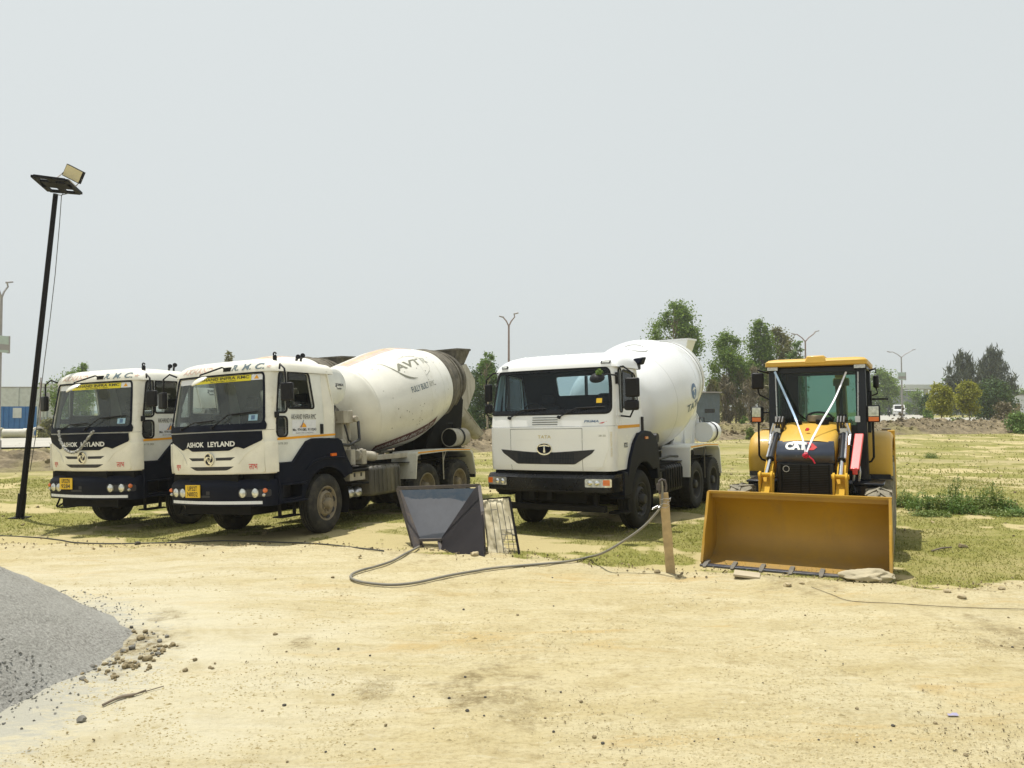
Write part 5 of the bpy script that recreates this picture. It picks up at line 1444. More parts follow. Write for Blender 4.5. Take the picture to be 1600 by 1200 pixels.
# ------------------------------------------------------------------ backhoe loader
def loader():
    X, Y, Z, th, rl = POSE['C']
    root = thing('backhoe_loader', 'yellow backhoe loader with its wide front bucket lowered on the grass', 'backhoe loader', (X, Y, Z), (0, -rl, -math.radians(th)))
    # bucket: curved back sheet, two side cheeks, cutting edge with bolted teeth
    W2 = 1.19
    prof = [(0.0, .012), (.25, .016), (.55, .05), (.74, .13), (.84, .27), (.87, .45), (.84, .64), (.74, .82), (.58, .95), (.50, .99)]
    prof = [(p.x, p.y) for p in smooth_prof3([V((a, b, 0)) for a, b in prof], 4)]
    mb = MB()
    mb.grid([[V((s * W2, y, z)) for y, z in prof] for s in (-1, -.33, .33, 1)])
    mb.grid([[V((s * W2, y + .02, z - .004)) for y, z in prof] for s in (-1, 1)])
    for s in (-1, 1):
        f = lambda u, v, o=0.0, s=s: V((s * (W2 + o), u, v))
        pl = prof + [(.40, .93), (.12, .42), (-.02, .06), (-.04, .012)]
        mb.panel(pl, [], f, th=.025, off=.0125)
        mb.bar((s * W2, .44, .985), (s * W2, -.02, .05), .035, .05)
    mb.box(-W2 - .02, W2 + .02, .47, .56, .965, 1.0)
    mb.box(-W2, W2, .56, .62, .90, .97)
    bk = mb.build('front_bucket', M['bucket'], root, 40, .006)
    mb = MB(); mb.box(-W2 - .015, W2 + .015, -.10, .03, .004, .03); mb.build('cutting_edge', M['cutting'], bk, 30, .004)
    for k in range(7):
        x = -1.13 + k * 2.26 / 6
        mb = MB(); mb.hexa([(x - .035, -.05, .032), (x + .035, -.05, .032), (x + .035, .12, .032), (x - .035, .12, .032), (x - .028, -.02, .055), (x + .028, -.02, .055), (x + .028, .12, .07), (x - .028, .12, .07)])
        mb.hexa([(x - .02, -.16, .005), (x + .02, -.16, .005), (x + .034, -.05, .002), (x - .034, -.05, .002), (x - .02, -.16, .018), (x + .02, -.16, .018), (x + .034, -.05, .05), (x - .034, -.05, .05)])
        mb.build('bucket_tooth', M['under'], bk, 30, .004)
    mb = MB()
    for x in (-.55, .5):
        for q in (-.07, .07): mb.hexa([(x + q - .02, .89, .30), (x + q + .02, .89, .30), (x + q + .02, .96, .30), (x + q - .02, .96, .30), (x + q - .02, .88, .70), (x + q + .02, .88, .70), (x + q + .02, 1.06, .62), (x + q - .02, 1.06, .62)])
    mb.build('bucket_bracket', M['cat_arm'], bk, 30, .006)
    # loader arms with tilt cylinders
    for s in (-1, 1):
        x = s * .52
        f = lambda u, v, o=0.0, x=x: V((x + o, u, v))
        arm = rpoly([(.92, .42), (1.02, .36), (1.25, .62), (1.62, 1.02), (2.35, 1.55), (2.78, 1.78), (2.80, 1.92), (2.66, 1.97), (2.2, 1.72), (1.55, 1.28), (1.15, .92), (.92, .55)], .05)
        mb = MB(); mb.panel(arm, [], f, th=.12, off=.06); am = mb.build('loader_arm', M['cat_arm'], root, 35, .012)
        mb = MB()
        for q in (-.085, .085): mb.panel(rpoly([(1.22, .72), (1.36, .72), (1.42, 1.15), (1.30, 1.26), (1.20, 1.20)], .04), [], lambda u, v, o=0.0, x=x + q: V((x + o, u, v)), th=.03, off=.015)
        mb.cyl((x - .12, 1.31, 1.19), (x + .12, 1.31, 1.19), .035, n=14)
        mb.bar((x, 1.28, .76), (x, 1.0, .58), .06, .10)
        mb.build('bellcrank', M['cat_arm'], am, 35, .008)
        a = V((x - s * .02, 2.46, 1.86)); b = V((x, 1.31, 1.19)); m = a.lerp(b, .68)
        mb = MB(); mb.cyl(a, m, .048, n=16); mb.cyl(m - (b - a).normalized() * .03, m, .06, n=16); mb.build('cylinder_barrel', M['cat_dark'], am, 40)
        mb = MB(); mb.cyl(m, b, .03, n=14); mb.build('cylinder_rod', M['chrome'], am, 40)
        mb = MB(); u = V((0, 0, .055)); mb.tube([a + u + V((s * .05, 0, 0)), a.lerp(b, .3) + u + V((s * .05, 0, 0)), m + u + V((s * .05, 0, -.02))], .016, 8); mb.build('steel_pipe', M['silver'], am, 40)
        a = V((x + s * .14, 2.3, .75)); b = V((x + s * .12, 1.55, 1.10)); mb = MB(); mb.cyl(a, a.lerp(b, .6), .05, n=14); mb.cyl(a.lerp(b, .6), b, .028, n=12); mb.build('lift_cylinder', M['cat_dark'], am, 40)
        mb = MB()
        for k in range(3):
            xx = x - s * (.10 - .045 * k)
            mb.tube([(xx, 2.35, 1.82), (xx, 2.30, 1.98), (xx, 2.42, 2.06), (xx + s * .02, 2.60, 2.02), (xx + s * .02, 2.68, 1.85)], .018, 8)
            mb.tube([(xx - s * .03, 2.36, 1.84), (xx - s * .08, 2.2, 1.70), (xx - s * .06, 2.1, 1.50)], .016, 6)
        mb.build('hydraulic_hose', M['hose'], am, 40)
        mb = MB(); mb.tube([(x - s * .05, 2.36, 1.90), (x + s * .03, 2.30, 1.95), (x + s * .08, 2.3, 1.78), (x + s * .07, 2.1, 1.62)], .022, 8); mb.box(x - .07, x + .07, 2.3, 2.36, 1.78, 1.88); mb.build('hose_fitting', M['silver'], am, 40)
    # red safety strut lies on the left arm
    mb = MB(); mb.hexa([(.62, 1.72, 1.28), (.75, 1.72, 1.28), (.75, 1.80, 1.25), (.62, 1.80, 1.25), (.66, 2.35, 1.80), (.79, 2.35, 1.80), (.79, 2.43, 1.77), (.66, 2.43, 1.77)]); mb.box(.66, .73, 1.66, 1.72, 1.2, 1.3)
    mb.build('arm_safety_strut', M['red'], root, 30, .012)
    # nose and bonnet
    mb = MB()
    rows = []
    for y, z, hw in ((1.72, 1.685, .40), (1.80, 1.73, .41), (2.1, 1.80, .43), (2.5, 1.90, .45), (2.82, 1.965, .46), (2.86, 1.965, .46)):
        rows.append([V((-hw, y, 1.25)), V((-hw, y, z - .10)), V((-hw + .02, y, z - .04)), V((-hw + .06, y, z - .005)), V((-hw * .5, y, z + .012)), V((0, y, z + .018)), V((hw * .5, y, z + .012)), V((hw - .06, y, z - .005)), V((hw - .02, y, z - .04)), V((hw, y, z - .10)), V((hw, y, 1.25))])
    mb.grid(rows); bn = mb.build('bonnet', M['cat'], root, 40)
    for q in (((-.20, 2.62, 1.93), (-.20, 2.62, 2.0), .05), ((.16, 2.66, 1.94), (.16, 2.66, 2.02), .10)): mb = MB(); mb.cyl(*q, n=20); mb.build('filler_cap', M['black'], bn, 40, .008)
    mb = MB(); mb.cyl((.04, 2.80, 1.98), (.04, 2.80, 2.09), .13, .12, n=24); mb.build('precleaner', M['rim_dusty'], bn, 40, .015)
    mb = MB()
    rows = []
    for y, z, hw in ((1.745, 1.695, .405), (1.72, 1.68, .41), (1.66, 1.595, .415), (1.625, 1.545, .42), (1.605, 1.52, .42), (1.60, 1.48, .42), (1.61, 1.38, .42), (1.65, 1.34, .415)):
        rows.append([V((-hw, max(y, 1.75), z)), V((-hw, y + .03, z)), V((-hw + .04, y, z)), V((0, y - .012, z)), V((hw - .04, y, z)), V((hw, y + .03, z)), V((hw, max(y, 1.75), z))])
    mb.grid(rows); ns = mb.build('nose_panel', M['nose'], root, 42)
    def nose(u, v, o=0.0):
        # slanting face between the nose corner (v = 0) and the bonnet edge (v = 1)
        y = 1.625 + (1.72 - 1.625) * v - .012 * (1 - abs(u) / .4); z = 1.545 + .135 * v
        return V((u, y - o * .8, z + o * .6))
    mb = MB(); mb.text('CAT', -.285, .025, .10, .92, nose, .006, .07); mb.build('maker_lettering', M['ink_white'], ns, 0)
    mb = MB(); mb.panel([(.03, .08), (.13, .10), (.18, .42), (.10, .90), (.03, .92), (.10, .45)], [], nose, off=.006); mb.build('maker_flash', M['red'], ns, 0)
    mb = MB(); mb.box(-.41, .41, 1.62, 1.76, .62, 1.36); rad = mb.build('radiator_case', M['cat_dark'], root, 30, .015)
    mb = MB()
    for k in range(26): mb.box(-.33, .33, 1.605, 1.616, .66 + k * .026, .672 + k * .026)
    for x in (-.34, -.06, .06, .34): mb.box(x - .01, x + .01, 1.60, 1.614, .64, 1.34)
    mb.build('radiator_grille', M['chassis'], rad, 0)
    mb = MB(); c0 = V((-.27, 1.60, 1.27)); mb.tube([c0 + V((math.cos(a), 0, math.sin(a))) * .045 for a in [2 * PI * k / 20 for k in range(20)]], .006, 6, closed=True); mb.build('tow_ring', M['silver'], rad, 40)
    mb = MB(); mb.box(-.36, .36, 1.72, 2.95, .62, 1.40); mb.box(-.42, .42, 1.5, 4.6, .55, .75); mb.box(-.48, .48, 2.4, 2.9, .7, 1.72); mb.build('chassis', M['cat_dark'], root, 30, .01)
    # wheels
    def lugwheel(R0, w, loc, sgn, name, n):
        mb = MB(); rim = R0 * .56
        mb.lathe((0, 0, 0), (1, 0, 0), [(w * .42, rim), (w * .5, rim + .03), (w * .52, (rim + R0) / 2), (w * .47, R0 - .07), (w * .40, R0 - .035), (0, R0 - .025), (-w * .40, R0 - .035), (-w * .47, R0 - .07), (-w * .52, (rim + R0) / 2), (-w * .5, rim + .03), (-w * .42, rim)], 40)
        for i in range(n):
            for sd in (0, 1):
                a = 2 * PI * (i + .5 * sd) / n; da = 2 * PI / n * .20
                x0, x1 = (-.02, w * .5) if sd == 0 else (.02, -w * .5); sk = 2 * PI / n * .9
                pts = []
                for rr in (R0 - .05, R0 + .012):
                    for xx, aa in ((x0, a - da), (x0, a + da), (x1, a + da + sk), (x1, a - da + sk)):
                        q = rr - (.035 if abs(xx) > .1 else 0)
                        pts.append((xx, q * math.cos(aa), q * math.sin(aa)))
                mb.hexa(pts)
        t = mb.build(name, M['rubber_dusty'], root, 35)
        mb = MB(); mb.lathe((0, 0, 0), (1, 0, 0), [(w * .42, rim + .01), (w * .40, rim - .02), (.02, rim - .05), (.03, rim * .5), (.08, rim * .4), (.09, .001)], 32); mb.build('rim', M['cat'], t, 35)
        t.location = loc; t.rotation_euler = (.2, 0, 0 if sgn > 0 else PI)
    for s in (-1, 1):
        lugwheel(.50, .36, (s * 1.0, 1.92, .50), s, 'front_wheel', 15)
        lugwheel(.70, .44, (s * .94, 4.05, .70), s, 'rear_wheel', 18)
    mb = MB(); mb.bar((-.85, 1.98, .47), (.85, 1.98, .47), .14, .16); mb.bar((-.8, 4.05, .70), (.8, 4.05, .70), .2, .22); mb.build('axle', M['cat_dark'], root, 30, .02)
    # rear wings
    for s in (-1, 1):
        mb = MB(); out = [(3.28, 1.08), (3.22, 1.35), (3.28, 1.56), (3.46, 1.72), (3.80, 1.80), (4.4, 1.80), (4.72, 1.70), (4.82, 1.5)]
        xs = [.70, .98, 1.06, 1.12, 1.15, 1.16]
        dz = [0, 0, -.012, -.04, -.09, -.16]
        cy, cz = 4.05, 1.0
        rows = []
        for x, q in zip(xs, dz): rows.append([V((s * x, y + (cy - y) * (-q) * .9, z + (cz - z) * (-q) * .9)) for y, z in out])
        mb.grid(rows)
        inner = [[V((s * x, y + (cy - y) * .10, z + (cz - z) * .10)) for y, z in out] for x in (.70, 1.13)]; mb.grid(inner)
        mb.grid([rows[-1], inner[1]])
        rw = mb.build('rear_wing', M['cat'], root, 42)
        mb = MB(); mb.box(s * .93 - .2, s * .93 + .2, 3.24, 3.30, 1.02, 1.10); mb.build('wing_bracket', M['cat_dark'], rw, 30)
        mb = MB(); mb.box(s * .80 - .22, s * .80 + .26, 2.35, 3.15, .98, 1.02); mb.box(s * .80 - .20, s * .80 + .22, 2.4, 3.1, .55, .98); mb.build('battery_step', M['cat_dark'], root, 30, .015)
        mb = MB(); mb.box(s * .80 - .18, s * .80 + .2, 2.3, 2.6, .38, .42); mb.build('step', M['cat_dark'], root, 30, .006)
    mb = MB()
    for x in (.62, .70): mb.tube([(x, 2.4, 1.05), (x + .02, 2.38, 1.2), (x, 2.45, 1.3)], .018, 6)
    mb.build('grab_pipe', M['silver'], root, 40)
    cab0 = set(COL.objects)
    # cab
    zb, zt = 1.98, 2.90
    yfz = lambda z: 2.93 + (z - 1.2) * .02
    mb = MB()
    xo = .70
    for s in (-1, 1):
        mb.hexa([(s * .56, 2.90, 1.02), (s * .72, 2.90, 1.02), (s * .72, 3.04, 1.02), (s * .56, 3.04, 1.02), (s * .56, 2.96, zt), (s * .70, 2.96, zt), (s * .70, 3.08, zt), (s * .56, 3.08, zt)])
        mb.bar((s * .70, 3.72, 1.02), (s * .69, 3.78, zt), .07, .08); mb.bar((s * .68, 4.45, 1.6), (s * .66, 4.42, zt), .09, .10)
        mb.bar((s * .70, 3.0, 1.05), (s * .70, 3.75, 1.05), .06, .08); mb.bar((s * .70, 3.72, 1.62), (s * .68, 4.48, 1.62), .06, .08)
        mb.box(s * .69 - .03, s * .69 + .03, 3.0, 4.42, zt - .06, zt)
    mb.box(-.70, .70, 2.96, 3.05, zt - .10, zt); mb.box(-.66, .66, 4.38, 4.46, zt - .08, zt); mb.box(-.68, .68, 4.40, 4.50, 1.02, 1.66)
    mb.box(-.60, .60, 2.94, 3.02, 1.02, 1.92); mb.box(-.64, -.43, 4.39, 4.45, 1.66, 2.83)
    cab = mb.build('cab_frame', M['cat_dark'], root, 30, .012)
    mb = MB(); mb.box(-.70, .70, 2.98, 4.44, 2.90, 2.915); mb.box(-.66, .66, 2.98, 4.44, 1.0, 1.05); mb.build('cab_lining', M['trim_dark'], cab, 0)
    mb = MB(); mb.add([(-.57, 2.965, 1.92), (.57, 2.965, 1.92), (.57, 2.985, 2.82), (-.57, 2.985, 2.82)], [(0, 1, 2, 3)]); mb.build('windscreen', M['glass_green'], cab, 0)
    mb = MB(); mb.add([(-.43, 4.42, 1.66), (.62, 4.42, 1.66), (.62, 4.42, 2.84), (-.43, 4.42, 2.84)], [(0, 1, 2, 3)]); mb.build('rear_window', M['glass_rear'], cab, 0)
    for s in (-1, 1):
        mb = MB(); mb.add([(s * .70, 3.05, 1.1), (s * .70, 3.72, 1.1), (s * .69, 3.76, 2.85), (s * .70, 3.07, 2.85)], [(0, 1, 2, 3)]); mb.build('door_window', M['glass_green'], cab, 0)
        mb = MB(); mb.add([(s * .70, 3.78, 1.66), (s * .68, 4.42, 1.66), (s * .67, 4.40, 2.85), (s * .69, 3.80, 2.85)], [(0, 1, 2, 3)]); mb.build('side_window', M['glass_green'], cab, 0)
        mb = MB(); mb.tube([(s * .585, 2.925, 1.98), (s * .60, 2.95, 2.80)], .011, 6); mb.build('handrail', M['silver'], cab, 40)
        mb = MB(); mb.box(s * .58 - .035, s * .58 + .035, 2.915, 2.93, 1.97, 2.07); mb.build('pillar_sticker', M['reflector'], cab, 0)
        mb = MB(); mb.box(s * .63 - .09, s * .63 + .09, 2.86, 2.95, 2.845, 2.925); wl = mb.build('work_lamp', M['black'], cab, 30, .008)
        mb = MB(); mb.box(s * .63 - .078, s * .63 + .078, 2.853, 2.858, 2.857, 2.913); mb.build('lens', M['lamp_glass'], wl, 0)
        # side lamp cluster on its bar
        mb = MB(); mb.tube([(s * .72, 2.98, 2.14), (s * .90, 2.92, 2.14)], .016, 8); mb.tube([(s * .90, 2.93, 2.0), (s * .90, 2.93, 1.40), (s * .86, 2.95, 1.33), (s * .72, 3.0, 1.28)], .018, 8)
        lb = mb.build('lamp_bracket', M['black'], cab, 40)
        mb = MB(); Mx = Matrix.Translation((s * .91, 2.88, 2.11)) @ Matrix.Rotation(s * .12, 4, 'Z'); mb.box(-.10, .10, -.05, .06, -.145, .135, Mx); hl = mb.build('side_lamp', M['black'], cab, 30, .025, segs=3)
        mb = MB(); mb.box(-.075, .075, -.058, -.051, -.045, .115, Mx); mb.build('lamp_lens', M['lamp_glass'], hl, 0, .004)
        mb = MB(); mb.box(-.075, .075, -.058, -.051, -.125, -.055, Mx); mb.build('indicator_lens', M['amber'], hl, 0, .004)
        x = s * (.90 if s < 0 else .93); yy = 2.93 if s < 0 else 3.7
        mb = MB(); mb.tube([(s * .71, yy + .05, 2.82), (x, yy, 2.88), (x, yy, 2.8)], .016, 8); mb.tube([(x, yy, 2.55), (x + .02, yy + .02, 2.45), (s * .71, yy + .05, 2.36)], .014, 8); ar = mb.build('mirror_arm', M['black'], cab, 40)
        mb = MB(); Mx = Matrix.Translation((x, yy, 2.69)) @ Matrix.Rotation(-s * .15, 4, 'Z'); mb.box(-.10 if s < 0 else -.045, .10 if s < 0 else .045, -.05, .05, -.145, .145 if s < 0 else .08, Mx); mb.build('mirror', M['black'], ar, 30, .035, segs=3)
    mb = MB(); mb.box(.72, .98, 3.72, 3.76, 2.34, 2.37); mb.tube([(.71, 3.70, 2.5), (.74, 3.68, 2.5), (.74, 3.68, 2.0), (.71, 3.7, 2.0)], .014, 6); mb.build('door_handle', M['black'], cab, 30)
    mb = MB(); mb.tube([(-.5, 2.945, 2.4), (-.30, 2.93, 2.15), (-.16, 2.94, 2.02)], .012, 6); mb.build('wiper', M['black'], cab, 40)
    # roof
    mb = MB()
    def rf(z, e): return rpoly([(-.74 + e, 2.78 + e), (.74 - e, 2.78 + e), (.74 - e, 4.62 - e), (-.74 + e, 4.62 - e)], .10)
    lv = [(2.915, .03), (2.925, 0), (2.99, 0), (3.03, .045), (3.045, .12)]
    mb.grid([[V((x, y, z)) for x, y in rf(z, e)] for z, e in lv], True)
    mb.add([V((x, y, 3.045)) for x, y in rf(0, .12)], [tuple(range(24))]); mb.add([V((x, y, 2.915)) for x, y in rf(0, .03)], [tuple(range(24))])
    rfo = mb.build('roof', M['cat'], root, 30)
    mb = MB(); mb.hexa([(-.15, 2.765, 2.95), (.18, 2.765, 2.95), (.18, 3.2, 2.95), (-.15, 3.2, 2.95), (-.11, 2.80, 3.085), (.14, 2.80, 3.085), (.14, 3.2, 3.085), (-.11, 3.2, 3.085)]); mb.build('roof_scoop', M['cat'], rfo, 30, .02)
    # the cab is wide and sits a little towards the step side
    for o in set(COL.objects) - cab0:
        if o.type == 'MESH' and o.name.split('.')[0] not in ('side_lamp', 'lamp_lens', 'indicator_lens', 'mirror', 'mirror_arm', 'lamp_bracket'):
            for v in o.data.vertices: v.co.x = .045 + v.co.x * 1.085
    # seat, wheel and console
    mb = MB(); mb.box(-.25, .25, 3.65, 4.1, 1.45, 1.6); mb.hexa([(-.24, 4.05, 1.55), (.24, 4.05, 1.55), (.24, 4.15, 1.55), (-.24, 4.15, 1.55), (-.2, 4.12, 2.05), (.2, 4.12, 2.05), (.2, 4.2, 2.05), (-.2, 4.2, 2.05)]); mb.build('seat', M['seat'], cab, 30, .04)
    mb = MB(); c0 = V((.05, 3.35, 2.03)); ax = V((0, .5, .86)); u = V((1, 0, 0)); v = ax.cross(u).normalized()
    mb.tube([c0 + (u * math.cos(a) + v * math.sin(a)) * .21 for a in [2 * PI * k / 26 for k in range(26)]], .018, 8, closed=True); mb.tube([c0 - u * .2, c0 + u * .2], .014, 6); mb.tube([c0, c0 - ax * .6], .035, 8); mb.box(-.18, .28, 3.05, 3.3, 1.2, 1.9); mb.build('steering_wheel', M['black'], cab, 40)
    mb = MB()
    for x in (-.45, .45): mb.box(x - .07, x + .07, 3.6, 4.25, 1.1, 1.75); mb.tube([(x, 3.7, 1.75), (x * .98, 3.62, 2.02)], .012, 6); mb.cyl((x * .98, 3.62, 2.0), (x * .97, 3.61, 2.1), .025, n=10)
    mb.build('control_lever', M['black'], cab, 40)
    # rear end: stabilisers, boom folded up behind the cab
    mb = MB()
    mb.box(-1.16, 1.16, 4.75, 4.95, .72, .92); mb.box(-.5, .5, 4.6, 4.95, .5, 1.3); mb.build('rear_frame', M['cat'], root, 30, .012)
    for s in (-1, 1):
        mb = MB(); mb.box(s * 1.115 - .06, s * 1.115 + .06, 4.72, 4.95, .55, 1.80); st = mb.build('stabiliser', M['cat'], root, 30, .012)
        mb = MB(); mb.box(s * 1.08 - .04, s * 1.08 + .04, 4.74, 4.92, .16, .56); mb.box(s * 1.06 - .10, s * 1.06 + .05, 4.74, 4.92, 1.79, 1.83); mb.build('stabiliser_leg', M['under'], st, 30, .008)
        mb = MB(); mb.box(s * 1.06 - .08, s * 1.06 + .08, 4.68, 5.0, .10, .15); mb.build('stabiliser_foot', M['under'], st, 30, .01)
    mb = MB(); mb.box(.11, .43, 4.95, 5.25, .6, 1.3); f = lambda u, v, o=0.0: V((.27 + o, u, v))
    mb.panel(rpoly([(5.0, 1.1), (5.3, 1.1), (5.28, 2.2), (5.0, 2.95), (4.82, 2.95), (4.86, 2.5), (5.05, 1.9)], .06), [], f, th=.18, off=.09); bo = mb.build('boom', M['cat'], root, 30, .012)
    mb = MB(); mb.panel(rpoly([(4.86, 2.75), (5.02, 2.95), (5.35, 2.0), (5.45, .95), (5.3, .95), (5.25, 1.9)], .05), [], f, th=.14, off=.07); mb.build('dipper', M['cat'], bo, 30, .012)
    mb = MB(); mb.box(.16, .42, 4.76, 4.9, 2.64, 2.78); mb.cyl((.15, 4.83, 2.70), (.43, 4.83, 2.70), .07); mb.build('boom_lamp', M['cat'], bo, 30, .01)
    mb = MB(); mb.cyl((.285, 4.86, 1.3), (.285, 4.80, 2.1), .055, n=14); mb.cyl((.285, 4.80, 2.1), (.285, 4.78, 2.60), .03, n=12); mb.build('boom_cylinder', M['cat_dark'], bo, 40)
    mb = MB(); rows = [[V((x, 5.35 + .3 * math.sin(a), .55 + .32 * math.cos(a))) for a in [-.3 + 2.9 * k / 10 for k in range(11)]] for x in (-.1, .38)]; mb.grid(rows); mb.grid([[p + V((0, -.02, 0)) for p in r] for r in rows]); mb.build('digging_bucket', M['cutting'], bo, 40)
    # decorations: satin ribbons tied over the bonnet, red flowers
    Mx = Matrix.Translation((X, Y, Z)) @ Matrix.Rotation(-math.radians(th), 4, 'Z') @ Matrix.Rotation(-rl, 4, 'Y')
    knot = V((.02, 1.585, 1.50))
    def strip(nm, pts, wd, mat, label):
        mb = MB(); P = smooth_prof3(pts, 6)
        rows = []
        for i, p in enumerate(P):
            d = (P[min(i + 1, len(P) - 1)] - P[max(i - 1, 0)]).normalized(); sd = d.cross(V((0, -1, .4))).normalized()
            tw = math.sin(i * .35) * .35; sd = (sd * math.cos(tw) + d.cross(sd) * math.sin(tw))
            rows.append([Mx @ (p - sd * wd / 2), Mx @ p + Mx.to_3x3() @ V((0, -.004, .004)), Mx @ (p + sd * wd / 2)])
        mb.grid(rows); return tag(mb.build(nm, mat, None, 60, recalc=False), label, 'ribbon')
    strip('ribbon', [(-.60, 2.85, 2.84), (-.42, 2.74, 2.43), (-.27, 2.60, 2.10), (-.215, 2.50, 1.985)], .036, M['ribbon_blue'], 'pale blue satin ribbon from the left roof lamp down to the bonnet of the loader').name
    strip('ribbon', [(-.215, 2.50, 1.98), (-.12, 2.1, 1.84), (-.03, 1.72, 1.71), knot], .024, M['ribbon_white'], 'short white satin ribbon lying on the yellow bonnet down to the red bow')
    strip('ribbon', [(.52, 2.90, 2.80), (.36, 2.55, 2.34), (.2, 2.1, 1.98), (.1, 1.74, 1.72), knot], .030, M['ribbon_white'], 'long white satin ribbon from the right side of the loader roof to the red bow')
    mb = MB(); R = random.Random(5)
    for k in range(34):
        d = V((R.gauss(0, 1), R.gauss(0, .6) - .3, R.gauss(0, .8))).normalized(); p = knot + V((0, -.02, -.02)) + d * R.uniform(.01, .05)
        u = d.orthogonal().normalized() * .024; v = d.cross(u).normalized() * .017
        mb.add([Mx @ (p - u), Mx @ (p - v + d * .01), Mx @ (p + u), Mx @ (p + v + d * .01)], [(0, 1, 2, 3)])
    mb.tube([Mx @ V(q) for q in ((.06, 1.57, 1.47), (.12, 1.57, 1.42), (.15, 1.58, 1.36))], .012, 5)
    tag(mb.build('bow', M['ribbon_red'], None, 40), 'red cloth bow where the ribbons meet on the loader nose', 'bow')
    for q, lab in (((.0, 2.05, 1.86), 'small red flower lying in the middle of the yellow bonnet'), ((.735, 3.3, 2.27), 'red flower stuck beside the loader cab door')):
        mb = MB()
        for k in range(22):
            d = V((R.gauss(0, 1), R.gauss(0, 1), abs(R.gauss(0, .7)))).normalized(); p = V(q) + d * R.uniform(.005, .035)
            u = d.orthogonal().normalized() * .028; v = d.cross(u).normalized() * .02
            mb.add([Mx @ (p - u), Mx @ (p - v), Mx @ (p + u), Mx @ (p + v)], [(0, 1, 2, 3)])
        tag(mb.build('flower', M['ribbon_red'], None, 0), lab, 'flower')
loader()
# ------------------------------------------------------------------ things on the yard
def on(u, v, dz=0.0):
    p = gp(u, v); p.z = g(p.x, p.y) + dz; return p
def solid(o, t):
    m = o.modifiers.new('solid', 'SOLIDIFY'); m.thickness = t; m.offset = 0
    return o
def level_px(u, v, z): return ground_px(u, v, z)

def mast():
    a = on(31, 809); b = at(87, 303, a.y)
    root = thing('floodlight_mast', 'tall thin black mast leaning right with an open frame and a floodlight on top', 'light mast', a)
    L = lambda p: V(p) - a
    mb = MB(); mb.cyl((0, 0, -.1), L(b), .062, .05, 16); mb.build('mast_pole', M['pole'], root, 40)
    mb = MB(); d = L(b).normalized(); mb.cyl(d * -.05, d * .52, .085, n=8); mb.box(-.16, .16, -.16, .16, -.03, .015); mb.build('base_sleeve', M['pole'], root, 30)
    zf = b.z + .04
    q = [L(level_px(u, v, zf)) for u, v in ((52, 275), (102, 281.5), (125, 302), (78, 298))]
    mb = MB()
    for i in range(4): mb.bar(q[i], q[(i + 1) % 4], .10, .05)
    mb.bar(q[0].lerp(q[3], .45), q[1].lerp(q[2], .45), .42, .05); mb.bar(q[0].lerp(q[1], .5), q[3].lerp(q[2], .5), .12, .04)
    mb.build('panel_frame', M['pole'], root, 20)
    c = L(at(114.5, 271.5, a.y - .6))
    Mx = Matrix.Translation(c) @ Matrix.Rotation(math.radians(27), 4, 'Y') @ Matrix.Rotation(math.radians(8), 4, 'X')
    mb = MB(); mb.box(-.20, .20, -.02, .06, -.135, .135, Mx)
    fl = mb.build('floodlight', M['pole'], root, 30, .008)
    mb = MB(); mb.box(-.185, .185, -.026, -.021, -.12, .12, Mx); mb.build('floodlight_glass', M['lampface'], fl, 0)
    mb = MB(); e = q[0].lerp(q[1], .80)
    mb.tube([Mx @ V((-.2, .03, -.02)), Mx @ V((-.26, .05, -.12)), e + V((-.05, 0, .03)), e + V((.15, .1, .02)), Mx @ V((.12, .05, -.22)), Mx @ V((.2, .03, -.02))], .012, 6)
    mb.build('floodlight_bracket', M['galv'], fl, 40)
    mb = MB(); mb.tube([L(at(u, v, a.y - .02)) for u, v in ((100, 300), (96, 306), (93, 350), (86, 430), (78, 500), (70, 560), (64, 610), (56, 680), (47, 735))], .008, 5)
    mb.tube([L(at(u, v, a.y - .1)) for u, v in ((86, 304), (95, 305), (108, 302))], .008, 5)
    mb.build('hanging_wire', M['thin_cable'], root, 40)
mast()

def hopper():
    root = thing('steel_hopper', 'open dark steel hopper with sloping sides standing on the ground before the trucks', 'steel hopper', on(690, 860))
    o = V(root.location); P = lambda u, v, D: at(u, v, D) - o
    def sheet(nm, pts, mat, th=.012):
        mb = MB(); mb.add(pts, [tuple(range(len(pts)))]); return solid(mb.build(nm, mat, root, 0), th)
    def plane_pts(p0, p1, p2, uv):
        n = (p1 - p0).cross(p2 - p0); out = []
        for u, v in uv:
            d = at(u, v, 1.0) - V((0, 0, CAMH)); c = V((0, 0, CAMH)) - o
            out.append(c + d * ((p0 - c).dot(n) / d.dot(n)))
        return out
    tl, tr, bl, br = P(627, 766, 12.45), P(742, 763, 12.3), P(657, 844, 12.0), P(688, 844, 11.95)
    sheet('back_plate', [tl, tr, br, bl], M['hopper_back'])
    fr = on(757, 870) - o
    sheet('side_plate', [tr, br] + plane_pts(tr, br, fr, [(689, 862), (716, 871), (757, 870), (754, 800), (749, 759)]), M['hopper'])
    fl = on(647, 858) - o
    sheet('side_plate', [tl, bl] + plane_pts(tl, bl, fl, [(657, 856), (647, 858), (622, 764)]), M['rust_dark'])
    mb = MB()
    rim = [P(647, 858, 12.0), P(621, 763, 12.18), P(749, 758.5, 12.05), P(754, 800, 11.72), P(757, 869, 11.4)]
    for i in range(4): mb.bar(rim[i], rim[i + 1], .05, .03, up=(0, 1, 0))
    mb.build('rim_flange', M['rust_dark'], root, 20)
    mb = MB(); mb.bar(P(655, 844, 11.93), P(690, 843, 11.88), .05, .04); mb.bar(P(658, 846, 11.93), P(662, 857, 11.95), .07, .02); mb.bar(P(686, 846, 11.88), P(689, 861, 11.75), .05, .02); mb.build('outlet_flange', M['rust_dark'], root, 20)
hopper()

